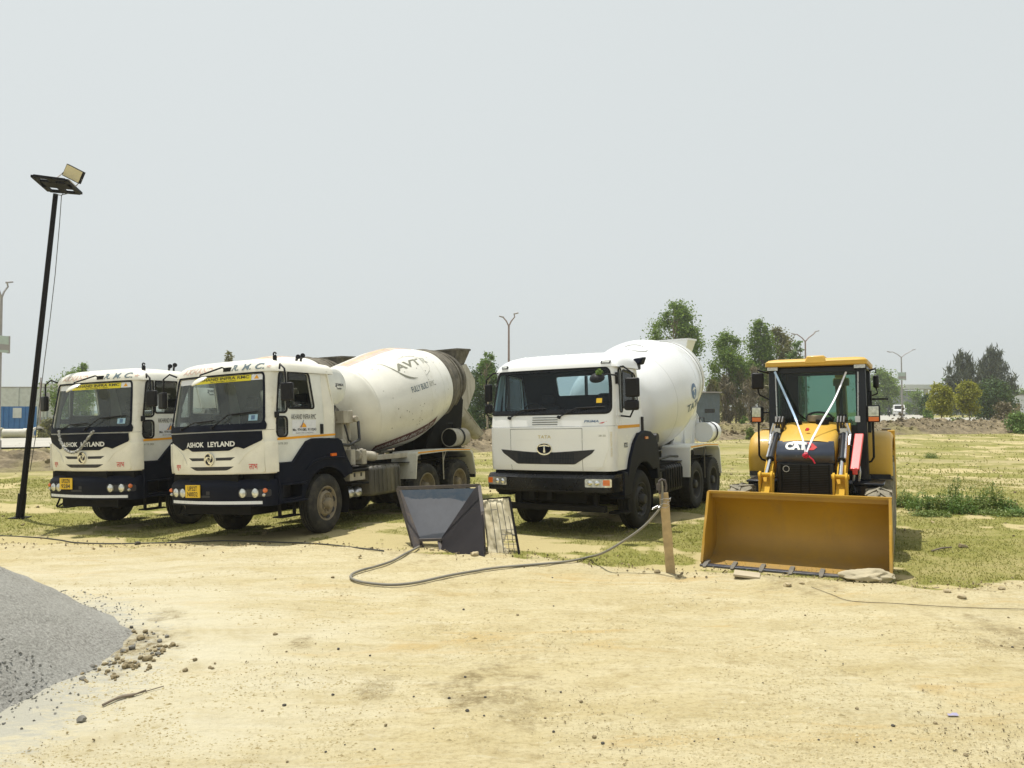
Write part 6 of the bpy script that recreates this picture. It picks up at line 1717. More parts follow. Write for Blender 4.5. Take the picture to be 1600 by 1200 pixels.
def mesh_panel():
    root = thing('wire_mesh_panel', 'leaning wire mesh panel wrapped in a dusty plastic sheet beside the steel hopper', 'mesh panel', on(790, 867))
    o = V(root.location)
    tl, tr, br, bl = at(755, 780, 11.95) - o, at(796, 776, 11.9) - o, at(812, 868.5, 11.42) - o, at(766, 867, 11.45) - o
    nrm = (tr - tl).cross(bl - tl).normalized()
    if nrm.y > 0: nrm = -nrm
    pt = lambda u, v, d=0.0: (tl * (1 - u) + tr * u) * (1 - v) + (bl * (1 - u) + br * u) * v + nrm * d
    mb = MB(); n = 24
    rows = [[pt(-.06 + 1.06 * i / n, j / n, -.03 + .035 * noise.noise(V((i * .16, j * .16, 2))) + .022 * noise.noise(V((i * .5, j * .55, 7))) + .010 * noise.noise(V((i * 1.1, j * 1.2, 9)))) for i in range(n + 1)] for j in range(n + 1)]
    for j in range(n):
        for i in range(n):
            # the sheet is torn away over the lower right corner
            if i / n > .58 + .12 * noise.noise(V((j * .3, 0, 4))) and j / n > .62 + .10 * noise.noise(V((i * .4, 3, 1))) and i < n - 1: continue
            mb.add([rows[j][i], rows[j][i + 1], rows[j + 1][i + 1], rows[j + 1][i]], [(0, 1, 2, 3)])
    bmesh.ops.remove_doubles(mb.bm, verts=mb.bm.verts, dist=1e-5); s = mb.build('plastic_sheet', M['sheet'], root, 60); solid(s, .004)
    mb = MB(); rows = [[pt(-.10 + .5 * i / 10, j / 16, -.12 - .1 * i / 10 + .05 * noise.noise(V((i * .5, j * .3, 12)))) for i in range(11)] for j in range(17)]; mb.grid(rows); s2 = mb.build('sheet_fold', M['sheet'], root, 60); solid(s2, .004)
    mb = MB()
    for u in (.25, .48, .68, .85):
        mb.tube([pt(u, .10 + .25 * (u > .7), .025), pt(u + .02, .5, .03), pt(u, .96, .025)], .005, 5)
    for v, a in ((.22, .22), (.58, .5), (.66, .5), (.74, .5), (.82, .5), (.90, .5)):
        mb.tube([pt(a, v, .025), pt(a + (.24 if a < .3 else .5), v, .025)], .0045, 5)
    mb.build('wire_grid', M['wire'], root, 0)
    mb = MB(); mb.bar(pt(1.0, .02, .02), pt(1.0, 1.0, .02), .03, .03); mb.bar(pt(0, .0, -.01), pt(1, 0, -.01), .02, .02); mb.build('edge_bar', M['pole'], root, 0)
mesh_panel()

def stake():
    b = on(1048, 896); t = at(1037, 770, b.y - .02)
    root = thing('wooden_stake', 'weathered wooden plank stake driven into the sand with cable tied to its top', 'wooden stake', b)
    d = t - b
    mb = MB(); ax = d.normalized(); s = V((1, -.15, 0)); s = (s - ax * s.dot(ax)).normalized(); w = ax.cross(s)
    n = 8; rows = []
    for i in range(n + 1):
        q = d * (i / n) - ax * (.12 if i == 0 else 0); k = .060 + .003 * math.sin(i * 2.1)
        rows.append([q - s * k - w * .014, q + s * k - w * .014, q + s * k + w * .014, q - s * k + w * .014])
    mb.grid(rows, True); mb.add(rows[-1], [(0, 1, 2, 3)]); mb.build('plank', M['wood'], root, 20, .004)
    D = b.y - .05
    mb = MB(); P = lambda u, v, e=0.0: at(u, v, D - e) - b
    R = random.Random(2)
    for k in range(2):
        cu, cv = 1036 + R.uniform(-3, 3), 790 - 8 * k
        mb.tube([P(cu + 8 * math.cos(a), cv + 3 * math.sin(a) + R.uniform(-1, 1), -.05 * math.sin(a) + .03) for a in [2 * PI * i / 14 for i in range(14)]], .003, 5, closed=True)
    mb.tube([P(*p) for p in ((1044, 780), (1048, 778), (1047, 783), (1043, 785))], .004, 5); mb.tube([P(*p) for p in ((1028, 790), (1020, 794), (1019, 796), (1032, 791))], .005, 5)
    mb.build('binding_wire', M['silver'], root, 40)
stake()
def joint():
    D = on(1048, 896).y - .04
    mb = MB(); P = lambda u, v, e=0.0: at(u, v, D - e)
    mb.tube([P(1031, 772), P(1029, 760), P(1030, 752), P(1034, 749), P(1039, 751), P(1041, 759), P(1040, 768)], .016, 8)
    mb.tube([P(1029, 756, .02), P(1029, 766, .02)], .03, 8)
    o = mb.build('cable_joint', M['rust_dark'], None, 40); tag(o, 'taped brown cable joint looped on top of the wooden stake', 'cable joint')
joint()
def cables():
    D = on(1048, 896).y
    pts = [at(1034, 752, D - .04), at(1035, 772, D - .06), at(1033, 790, D - .05), at(1022, 806, D - .02), at(1003, 825, D + .02), at(975, 845, D + .1), at(942, 864, D + .25)]
    pts += [on(u, v, .03) for u, v in ((918, 874), (890, 880), (855, 884), (780, 890), (740, 896), (700, 903), (650, 914), (610, 917.5), (570, 914), (550, 908), (550, 901), (566, 894), (585, 889), (612, 880), (634, 868), (655, 857))]
    mb = MB(); mb.tube(smooth_prof3(pts, 8), .017, 8)
    tag(mb.build('power_cable', M['cable'], None, 60), 'thick grey cable running from the wooden stake in a loop to the hopper foot', 'cable')
    mb = MB(); mb.tube(smooth_prof3([on(u, v, .012) for u, v in ((-60, 836), (0, 838), (60, 841), (95, 845), (120, 849), (180, 850.5), (260, 849), (350, 846), (430, 848), (500, 851), (565, 858), (600, 862))], 6), .011, 6)
    tag(mb.build('ground_cable', M['thin_cable'], None, 60), 'thin dark cable lying along the sand in front of the two cream trucks', 'cable')
    mb = MB(); mb.tube(smooth_prof3([on(u, v, .008) for u, v in ((1268, 918), (1300, 930), (1330, 940), (1400, 944), (1480, 949), (1560, 952), (1660, 954))], 6), .0035, 6)
    tag(mb.build('ground_wire', M['leaf_dry'], None, 60), 'very thin brown wire on the sand below the loader bucket, running off to the right', 'wire')
cables()

def lump(name, p, r, mat, seed, flat=.7, label=None, cat='stone', group=None, n=2, rz=None, stretch=1.0, sink=.3):
    bm = bmesh.new(); bmesh.ops.create_icosphere(bm, subdivisions=n, radius=1)
    for v in bm.verts:
        k = 1 + .35 * noise.noise(v.co * 1.3 + V((seed * 3.7, 0, 0))) + .18 * noise.noise(v.co * 3.1 + V((0, seed, 0)))
        v.co = V((v.co.x * k * stretch, v.co.y * k, v.co.z * k * flat)) * r
    mb = MB(); mb.bm.free(); mb.bm = bm
    o = mb.build(name, mat, None, 40)
    o.location = (p[0], p[1], p[2] + r * flat * (1 - sink)); o.rotation_euler = (0, 0, seed * 1.7 if rz is None else rz)
    return tag(o, label, cat, group)

# half-buried sack, tile, stick, scrap
lump('sand_sack', on(1357, 908), .16, M['sack'], 3, .55, 'dusty half-buried sack lying against the right corner of the loader bucket', 'sack', n=4, rz=-.2, stretch=1.9, sink=.25)
p = on(1167, 901); mb = MB(); mb.box(-.16, .16, -.12, .12, 0, .03); o = mb.build('tile', M['tile'], None, 30, .004, loc=p + V((0, 0, .012)), rot=(.05, .06, -.35)); tag(o, 'square pale tile lying flat in front of the loader bucket', 'tile')
mb = MB(); a, b = on(160, 1105, .015), on(228, 1082, .02); mb.tube(smooth_prof3([a, a.lerp(b, .35) + V((0, .02, .01)), a.lerp(b, .7) + V((0, -.01, 0)), b], 4), [.010] * 4 + [.013] * 5 + [.006] * 4, 6)
mb.tube([a.lerp(b, .4) + V((.02, .03, 0)), b + V((.1, .08, 0))], .004, 5); tag(mb.build('stick', M['bark'], None, 40), 'dry brown stick on the sand in the lower left', 'stick')
mb = MB(); a, b = on(1455, 863, .02), on(1487, 858, .03); mb.tube([a, a.lerp(b, .5) + V((0, 0, .015)), b], [.012, .016, .010], 6); tag(mb.build('stick', M['bark'], None, 40), 'dark bent stick on the turf right of the loader', 'stick')
p = on(1488, 1119, .01); mb = MB(); R = random.Random(4)
mb.grid([[p + V((i * .016 - .04, j * .016 - .02, .012 * R.random())) for i in range(6)] for j in range(3)]); tag(mb.build('plastic_scrap', pm('lilac_plastic', (.30, .28, .40), .5), None, 60), 'scrap of lilac plastic on the sand at lower right', 'litter')
p = on(1505, 856, .02); mb = MB(); mb.hexa([p + V(q) for q in ((-.07, -.03, -.01), (.07, -.03, -.01), (.08, .05, -.01), (-.06, .05, -.01), (-.04, -.02, .04), (.06, -.01, .02), (.05, .04, .02), (-.04, .04, .05))]); tag(mb.build('broken_brick', M['stone'], None, 20, .006), 'small broken brick on the turf right of the loader', 'brick')
p = on(215, 851); lump('stone', p, .05, M['stone_dark'], 11, .7, 'dark clod just behind the thin cable at left', 'clod')

def heap():
    cx, cy, R0, H = HEAP
    mb = MB(); rows = []
    n = 150
    for j in range(91):
        t = j / 90; r = R0 * t * 1.02
        row = []
        for i in range(n):
            a = 2 * PI * i / n
            k = 1 + .07 * noise.noise(V((math.cos(a) * 1.5, math.sin(a) * 1.5, 2))) + (.05 * noise.noise(V((math.cos(a) * 5, math.sin(a) * 5, 6))) + .03 * noise.noise(V((math.cos(a) * 17, math.sin(a) * 17, 6)))) * t ** 3
            x, y = cx + r * k * math.cos(a), cy + r * k * math.sin(a)
            s = max(0, 1 - t)
            z = H * (s ** 1.08) * (1 - .22 * math.exp(-t * 7)) - .02 * t
            z += .045 * noise.noise(V((x * 1.4, y * 1.4, 1))) * min(1, s * 6) + (.020 * noise.noise(V((x * 6, y * 6, 3))) + .010 * noise.noise(V((x * 16, y * 16, 4)))) * min(1, s * 9)
            row.append((x, y, g(x, y) + z))
        rows.append(row)
    mb.grid(rows, True)
    m, nt, out = newmat('grey_aggregate'); L = nt.links.new
    pos = N(nt, 'ShaderNodeNewGeometry').outputs['Position']
    a = noise_n(nt, pos, 42, 5, .75); b = noise_n(nt, pos, 1.3, 5, .6); c = noise_n(nt, pos, 190, 3, .7)
    col = mix_n(nt, mapr(nt, a, .35, .68), (.215, .21, .19), (.54, .53, .49))
    col = mix_n(nt, mapr(nt, c, .55, .75, 0, .7), col, (.10, .10, .09)); col = mix_n(nt, mapr(nt, b, .42, .68, 0, .45), col, (.50, .50, .46))
    p = N(nt, 'ShaderNodeBsdfPrincipled'); p.inputs['Roughness'].default_value = .95; p.inputs['Specular IOR Level'].default_value = .1
    L(col, p.inputs['Base Color']); bp = N(nt, 'ShaderNodeBump'); bp.inputs['Strength'].default_value = .8; bp.inputs['Distance'].default_value = .03
    L(math_n(nt, 'ADD', a, c), bp.inputs['Height']); L(bp.outputs[0], p.inputs['Normal']); L(p.outputs[0], out.inputs[0])
    # grains big enough to be seen one by one
    R = random.Random(9)
    for k in range(5200):
        a = R.uniform(-1.9, 1.4); t = math.sqrt(R.uniform(.08, 1.0)) * R.choice((1, 1, 1, 1.08, 1.15)); r = R0 * t
        x, y = cx + r * math.cos(a), cy + r * math.sin(a); s = max(0, 1 - t)
        z = g(x, y) + H * (s ** 1.08) * (1 - .22 * math.exp(-t * 7)) + .004; q = R.uniform(.006, .017)
        v = [V((R.gauss(0, 1), R.gauss(0, 1), R.gauss(0, 1))).normalized() * q for _ in range(3)]
        c_ = V((x, y, z)); mb.add([c_ + v[0], c_ + v[1], c_ + v[2], c_ - v[0], c_ - v[1], c_ - v[2]], [(0, 1, 2), (0, 2, 4), (0, 4, 5), (0, 5, 1), (3, 1, 5), (3, 5, 4), (3, 4, 2), (3, 2, 1)])
    tag(mb.build('aggregate_heap', m, None, 60, recalc=False), kind='stuff')
heap()

def stones():
    R = random.Random(21)
    k = 0
    # lumps beside the heap
    spots = [(740, 745), (760, 770), (780, 785), (800, 775), (820, 790), (790, 760), (755, 790), (815, 760), (835, 780), (690, 765), (665, 772), (630, 772), (600, 805), (575, 800), (555, 792), (710, 740), (725, 760), (920, 705), (940, 690), (960, 680), (935, 665), (985, 690), (970, 660), (1000, 665), (1030, 658), (1045, 655), (925, 715), (955, 710), (850, 735), (880, 745), (905, 740), (930, 748), (760, 690), (745, 695), (690, 850), (710, 845), (680, 856), (860, 612), (770, 590), (700, 570), (715, 620), (810, 575), (880, 575), (930, 585), (1010, 602), (905, 793), (650, 815), (500, 860), (520, 870), (1180, 745), (1120, 810), (1270, 790), (1285, 795)]
    for u, v in spots:
        p = on(u * .2583, 840 + v * .2583); k += 1
        lump('clod', p, R.uniform(.012, .027), M['stone'] if R.random() < .75 else M['stone_grey'], k, R.uniform(.6, .9), 'small brown or grey clod among the lumps scattered beside the grey aggregate heap', 'clod', 'clods beside the aggregate heap')
    for i in range(60):
        u, v = R.choice(spots); p = on(u * .2583 + R.gauss(0, 4), 840 + v * .2583 + R.gauss(0, 3)); k += 1
        lump('clod', p, R.uniform(.007, .017), M['stone'], k, R.uniform(.6, .9), 'small brown or grey clod among the lumps scattered beside the grey aggregate heap', 'clod', 'clods beside the aggregate heap', n=1)
    for (u, v), r, m_, lab in (((797, 676), .042, 'stone_grey', 'largest grey lump among the clods beside the aggregate heap'), ((850, 617), .045, 'stone', 'flat brown clod behind the lumps by the aggregate heap'), ((685, 593), .026, 'stone_dark', 'dark clod at the foot of the aggregate heap slope'), ((795, 548), .026, 'stone_dark', 'dark clod at the far side of the lumps by the heap'), ((966, 632), .032, 'stone_grey', 'grey lump at the right end of the lumps by the heap'), ((492, 1113), .045, 'stone_grey', 'grey lump alone on the sand below the stick'), ((598, 650), .02, 'stone_dark', 'tiny black stone on the aggregate heap slope')):
        p = on(u * .2583, 840 + v * .2583); k += 1
        lump('clod', p, r * .75, M[m_], k, .75, lab, 'clod')
    A = [(127, 450, 4), (343, 440, 5), (475, 467, 4), (535, 527, 4), (295, 528, 3), (872, 556, 5), (657, 638, 4), (27, 697, 5), (320, 630, 6), (540, 758, 6), (290, 868, 5), (130, 910, 5), (740, 770, 3), (1090, 298, 5), (865, 275, 4), (1020, 365, 3), (1410, 808, 8), (1445, 833, 7), (1205, 727, 5), (1240, 785, 5), (1355, 660, 7), (805, 645, 5), (955, 640, 5), (860, 632, 4), (82, 147, 3), (1270, 620, 4), (370, 838, 3), (570, 857, 3), (950, 717, 4), (495, 857, 4), (1235, 142, 3), (1240, 260, 3)]
    B = [(345, 669, 3.5), (613, 943, 4), (796, 955, 4.5), (918, 439, 3), (548, 345, 3.5), (730, 578, 3), (645, 515, 3), (1525, 355, 4), (270, 875, 3), (1265, 995, 3), (880, 978, 4), (600, 560, 2.5), (1490, 492, 5), (1545, 498, 5), (1580, 405, 4), (960, 950, 4), (130, 940, 4), (15, 950, 3), (205, 955, 3)]
    for lst, (x0, s, lab) in ((A, (400, .375, 'small dark clod lying alone on the sand in the middle foreground')), (B, (1080, .325, 'small dark clod lying alone on the sand in the right foreground'))):
        for u, v, q in lst:
            p = on(x0 + u * s, 850 + v * s); k += 1
            lump('clod', p, q * .5 / FPX * p.y * .9, M['stone_dark'] if R.random() < .6 else M['stone'], k, R.uniform(.55, .85), lab, 'clod', 'clods scattered over the ' + ('middle' if lst is A else 'right') + ' foreground')
    sp = [((400 + 880 * .375, 850 + 697 * .375), 8, 'stone_dark', 'largest black clod in the middle of the sandy foreground'), ((400 + 118 * .375, 850 + 674 * .375), 8, 'stone_dark', 'oblong black lump on the sand left of centre'), ((400 + 80 * .375, 850 + 378 * .375), 9, 'stone', 'flat pale brown clod at the left edge of the clean sand'), ((1080 + 797 * .325, 850 + 794 * .325), 7, 'stone', 'square brown clod right of centre on the sand'), ((1080 + 970 * .325, 850 + 876 * .325), 7.5, 'stone_dark', 'round dark clod left of the lilac scrap'), ((1080 + 1173 * .325, 850 + 864 * .325), 8, 'stone', 'brown clod nearest the lilac plastic scrap'), ((1080 + 1320 * .325, 850 + 1017 * .325), 9, 'stone', 'brown clod nearest the bottom edge at right'),
          ((742, 868), 16, 'sand_clod', 'light brown rock at the foot of the steel hopper'), ((1027, 895), 12, 'stone', 'brown stone beside the foot of the wooden stake'), ((675, 860), 9, 'sand_clod', 'clod of earth before the hopper outlet'), ((1480, 925), 13, 'sand_clod', 'clod in the lump of dug earth right of the sack'), ((1503, 930), 14, 'sand_clod', 'second clod in the lump of dug earth right of the sack'), ((1230, 916), 14, 'sand_clod', 'flat clod on the sand edge before the bucket middle'), ((1253, 912), 9, 'sand_clod', 'smaller clod right of the flat one before the bucket'), ((1565, 921), 12, 'sand_clod', 'pale clod at the sand edge far right'), ((520, 903), 7, 'stone', 'small clod left of the cable loop')]
    for (u, v), q, m_, lab in sp:
        p = on(u, v); k += 1
        lump('clod', p, q * .42 / FPX * p.y, M[m_], k, .65, lab, 'clod', sink=.5)
    # crumbs too small and too many to count
    mb = MB()
    for i in range(15000):
        v = 845 + 355 * R.random() ** .8; u = R.uniform(-60, 1660)
        p = gp(u, v)
        if dirtiness(p.x, p.y) < .6: continue
        if noise.noise(V((p.x * .8, p.y * .8, 20))) + R.uniform(-.2, .2) < .30: continue
        q = R.uniform(.002, .006) * (1.8 if R.random() < .08 else 1)
        vv = [V((R.gauss(0, 1), R.gauss(0, 1), R.gauss(0, .6))).normalized() * q for _ in range(3)]; c_ = V((p.x, p.y, g(p.x, p.y) + q * .6 + .006))
        mb.add([c_ + vv[0], c_ + vv[1], c_ + vv[2], c_ - vv[0], c_ - vv[1], c_ - vv[2]], [(0, 1, 2), (0, 2, 4), (0, 4, 5), (0, 5, 1), (3, 1, 5), (3, 5, 4), (3, 4, 2), (3, 2, 1)])
    for i in range(1000):
        x = R.uniform(-9, 7.5); y = lerpt(EDGE, x) + R.gauss(-.05, .28); q = R.uniform(.004, .02) * (1.8 if R.random() < .06 else 1)
        vv = [V((R.gauss(0, 1), R.gauss(0, 1), R.gauss(0, .6))).normalized() * q for _ in range(3)]; c_ = V((x, y, g(x, y) + q * .4 + .01))
        mb.add([c_ + vv[0], c_ + vv[1], c_ + vv[2], c_ - vv[0], c_ - vv[1], c_ - vv[2]], [(0, 1, 2), (0, 2, 4), (0, 4, 5), (0, 5, 1), (3, 1, 5), (3, 5, 4), (3, 4, 2), (3, 2, 1)])
    for i in range(450):
        D = R.uniform(13, 50); x = R.uniform(-.7, .7) * D; q = R.uniform(.012, .04) * (1 + D / 50)
        vv = [V((R.gauss(0, 1), R.gauss(0, 1), R.gauss(0, .6))).normalized() * q for _ in range(3)]; c_ = V((x, D, g(x, D) + q * .3))
        mb.add([c_ + vv[0], c_ + vv[1], c_ + vv[2], c_ - vv[0], c_ - vv[1], c_ - vv[2]], [(0, 1, 2), (0, 2, 4), (0, 4, 5), (0, 5, 1), (3, 1, 5), (3, 5, 4), (3, 4, 2), (3, 2, 1)])
    tag(mb.build('soil_crumbs', M['crumb'], None, 0, recalc=False), kind='stuff')
stones()

def grit():
    # low flakes of the same sand: they give the trodden surface its tooth
    R = random.Random(77); vs = []; fs = []
    n = 0
    while n < 17000:
        v = 850 + 360 * R.random() ** .85; u = R.uniform(-80, 1680); p = ground_px(u, v)
        if dirtiness(p.x, p.y) < .5 or math.hypot(p.x - HEAP[0], p.y - HEAP[1]) < HEAP[2]: continue
        if noise.noise(V((p.x * .7, p.y * .9, 60))) + .7 * noise.noise(V((p.x * 2.2, p.y * 3, 61))) + R.uniform(-.3, .3) < .12: continue
        a = R.uniform(-.5, .5); q = R.uniform(.004, .013) * (1.7 if R.random() < .05 else 1) * min(1, .35 + p.y * .09); l = q * R.uniform(1, 2.6); z = g(p.x, p.y)
        c, s = math.cos(a), math.sin(a); b = len(vs)
        for dx, dy in ((-l, -q * .4), (-l * .2, -q), (l, -q * .2), (l * .3, q)): vs.append((p.x + dx * c - dy * s, p.y + dx * s + dy * c, z - .004))
        vs.append((p.x + R.uniform(-.3, .3) * l, p.y + R.uniform(-.3, .3) * q, z + q * R.uniform(.35, .9)))
        fs += [(b, b + 1, b + 4), (b + 1, b + 2, b + 4), (b + 2, b + 3, b + 4), (b + 3, b, b + 4)]; n += 1
    me = bpy.data.meshes.new('sand_flakes'); me.from_pydata(vs, [], fs); me.materials.append(M['grit'])
    o = bpy.data.objects.new('sand_flakes', me); link(o); tag(o, kind='stuff')
grit()

def grass():
    R = random.Random(31); mb = MB()
    vs = []; fs = []
    cnt = 0
    while cnt < 60000:
        D = 9.2 + 15 * R.random() ** 1.2; x = R.uniform(-.72, .72) * D; y = D
        if dirtiness(x, y) > .35 or bareness(x, y) > R.uniform(.2, .7): continue
        if noise.noise(V((x * .8, y * .8, 40))) + .6 * noise.noise(V((x * 3, y * 3, 41))) + R.uniform(-.5, .5) < -.15: continue
        z = g(x, y); a = R.uniform(0, 2 * PI); h = R.uniform(.010, .030) * (1 + D / 45); w = .004 + D * .00045
        dx, dy = math.cos(a) * w, math.sin(a) * w; lx, ly = R.gauss(0, .02), R.gauss(0, .02)
        b = len(vs); vs += [(x - dx, y - dy, z - .004), (x + dx, y + dy, z - .004), (x + lx, y + ly, z + h)]; fs.append((b, b + 1, b + 2)); cnt += 1
    cnt = 0
    while cnt < 15000:
        D = 22 + 34 * R.random(); x = R.uniform(-.72, .72) * D; y = D
        if noise.noise(V((x * .05, y * .24, 50))) * 1.3 + .7 * noise.noise(V((x * .5, y * .6, 51))) + R.uniform(-.35, .35) < .12: continue
        if R.random() < .05: hgt = 2.2
        else: hgt = 1
        z = g(x, y); a = R.uniform(0, 2 * PI); h = R.uniform(.03, .085) * hgt; w = .006 + D * .0007
        dx, dy = math.cos(a) * w, math.sin(a) * w; lx, ly = R.gauss(0, .04), R.gauss(0, .04)
        b = len(vs); vs += [(x - dx, y - dy, z - .01), (x + dx, y + dy, z - .01), (x + lx, y + ly, z + h)]; fs.append((b, b + 1, b + 2)); cnt += 1
    me = bpy.data.meshes.new('grass'); me.from_pydata(vs, [], fs); me.materials.append(M['blade'])
    o = bpy.data.objects.new('grass', me); link(o); tag(o, kind='stuff')
grass()
# ------------------------------------------------------------------ beyond the yard
def strip(path, halfw, dz, n_across=6, step=1.5):
    P = [V((x, y, 0)) for x, y in path]; P = smooth_prof3(P, 12); rows = []
    for i, p in enumerate(P):
        d = (P[min(i + 1, len(P) - 1)] - P[max(i - 1, 0)]).normalized(); s = V((d.y, -d.x, 0))
        hw = halfw if not callable(halfw) else halfw(i / (len(P) - 1))
        rows.append([(lambda q: V((q.x, q.y, g(q.x, q.y) + dz)))(p + s * hw * (2 * k / n_across - 1)) for k in range(n_across + 1)])
    return rows
road_m = pm('pale_concrete_road', (.37, .355, .31), .9, var=.1, vscale=.4, dirt=.25, dirt_col=(.36, .30, .19), dscale=.8)
mb = MB(); mb.grid(strip([(-110, 8), (-60, 36), (-30, 49.5), (-2, 62), (24, 74), (50, 93), (90, 120), (150, 160)], 6.8, .10)); tag(mb.build('road', road_m, None, 60), kind='structure')
mb = MB(); mb.grid(strip([(33, 72), (46, 95), (64, 128), (95, 190), (140, 280)], lambda t: 5.5, .13)); tag(mb.build('side_road', road_m, None, 60), kind='structure')

def bank():
    path = smooth_prof3([V((x, y, 0)) for x, y in ((-60, 12), (-34, 22.5), (-18.5, 30.5), (-8, 38), (-1.5, 43.5), (7, 49.5), (15, 53.5), (24, 57), (33, 58.5), (46, 60), (62, 61), (85, 62))], 60)
    rows = []; L = 0
    hts = [(0, .75), (.18, .80), (.30, 1.0), (.42, 1.25), (.55, .95), (.66, 1.0), (.78, 1.0), (.84, 1.15), (.90, 1.6), (1, 1.2)]
    for i, p in enumerate(path):
        d = (path[min(i + 1, len(path) - 1)] - path[max(i - 1, 0)]).normalized(); s = V((d.y, -d.x, 0)); t = i / (len(path) - 1)
        h = lerpt(hts, t) * (.8 + .35 * noise.noise(V((t * 26, 0, 3))))
        row = []
        for k in range(25):
            w = (k / 24 * 2 - 1); q = p + s * w * 3.4
            z = h * max(0, 1 - abs(w) ** 1.6) ** 1.2
            f = max(0, 1 - abs(w)) ** .5
            z += f * (.42 * abs(noise.noise(V((q.x * .9, q.y * .9, 5)))) + .28 * noise.noise(V((q.x * 2.3, q.y * 2.3, 6))) + .12 * noise.noise(V((q.x * 5, q.y * 5, 7)))) - .05
            row.append(V((q.x, q.y, g(q.x, q.y) + z)))
        rows.append(row)
    mb = MB(); mb.grid(rows)
    m, nt, out = newmat('rubble_earth'); Lk = nt.links.new; pos = N(nt, 'ShaderNodeNewGeometry').outputs['Position']
    a = noise_n(nt, pos, 1.1, 6, .7); b = noise_n(nt, pos, 5, 6, .7)
    col = mix_n(nt, mapr(nt, a, .35, .65), (.12, .095, .055), (.30, .24, .145)); col = mix_n(nt, mapr(nt, b, .45, .7, 0, .7), col, (.065, .05, .028)); col = mix_n(nt, mapr(nt, noise_n(nt, pos, .35, 4), .52, .62, 0, .5), col, (.22, .20, .07))
    p = N(nt, 'ShaderNodeBsdfPrincipled'); p.inputs['Roughness'].default_value = .95; Lk(col, p.inputs['Base Color'])
    bp = N(nt, 'ShaderNodeBump'); bp.inputs['Strength'].default_value = .7; bp.inputs['Distance'].default_value = .15; Lk(b, bp.inputs['Height']); Lk(bp.outputs[0], p.inputs['Normal']); Lk(p.outputs[0], out.inputs[0])
    R = random.Random(14)
    for k in range(6500):
        r = R.choice(rows[120:]); q = R.choice(r[4:21]); c_ = q + V((R.uniform(-.3, .3), R.uniform(-.3, .3), .02)); s = R.uniform(.04, .13) * (2 if R.random() < .06 else 1)
        v = [V((R.gauss(0, 1), R.gauss(0, 1), R.gauss(0, .8))).normalized() * s * R.uniform(.6, 1.2) for _ in range(3)]
        mb.add([c_ + v[0], c_ + v[1], c_ + v[2], c_ - v[0], c_ - v[1], c_ - v[2]], [(0, 1, 2), (0, 2, 4), (0, 4, 5), (0, 5, 1), (3, 1, 5), (3, 5, 4), (3, 4, 2), (3, 2, 1)])
    tag(mb.build('earth_bank', m, None, 0, recalc=False), kind='structure')
bank()

# ---- vegetation
def leaves(R, clumps, n, size, vert=0.0, aspect=.55):
    vs = []; fs = []
    tot = sum(c[1] ** 2 for c in clumps)
    for c, r, sq in clumps:
        m = max(3, int(n * r * r / tot))
        for _ in range(m):
            d = V((R.gauss(0, 1), R.gauss(0, 1), R.gauss(0, 1))).normalized() * r * min(1.55, abs(R.gauss(0, .68)) + .08)
            p = c + V((d.x, d.y, d.z * sq)); s = size * R.uniform(.6, 1.3)
            u = V((R.gauss(0, 1), R.gauss(0, 1), R.gauss(0, 1) + (2.5 if R.random() < vert else 0)))
            u = u.normalized() * s
            w = u.cross(V((R.gauss(0, 1), R.gauss(0, 1), R.gauss(0, 1)))).normalized() * s * aspect
            b = len(vs); vs += [p - u, p + w, p + u, p - w]; fs.append((b, b + 1, b + 2, b + 3))
    return vs, fs
def plantmesh(name, vs, fs, mat, parent):
    me = bpy.data.meshes.new(name); me.from_pydata(vs, [], fs); me.materials.append(mat)
    o = bpy.data.objects.new(name, me); return link(o, parent)
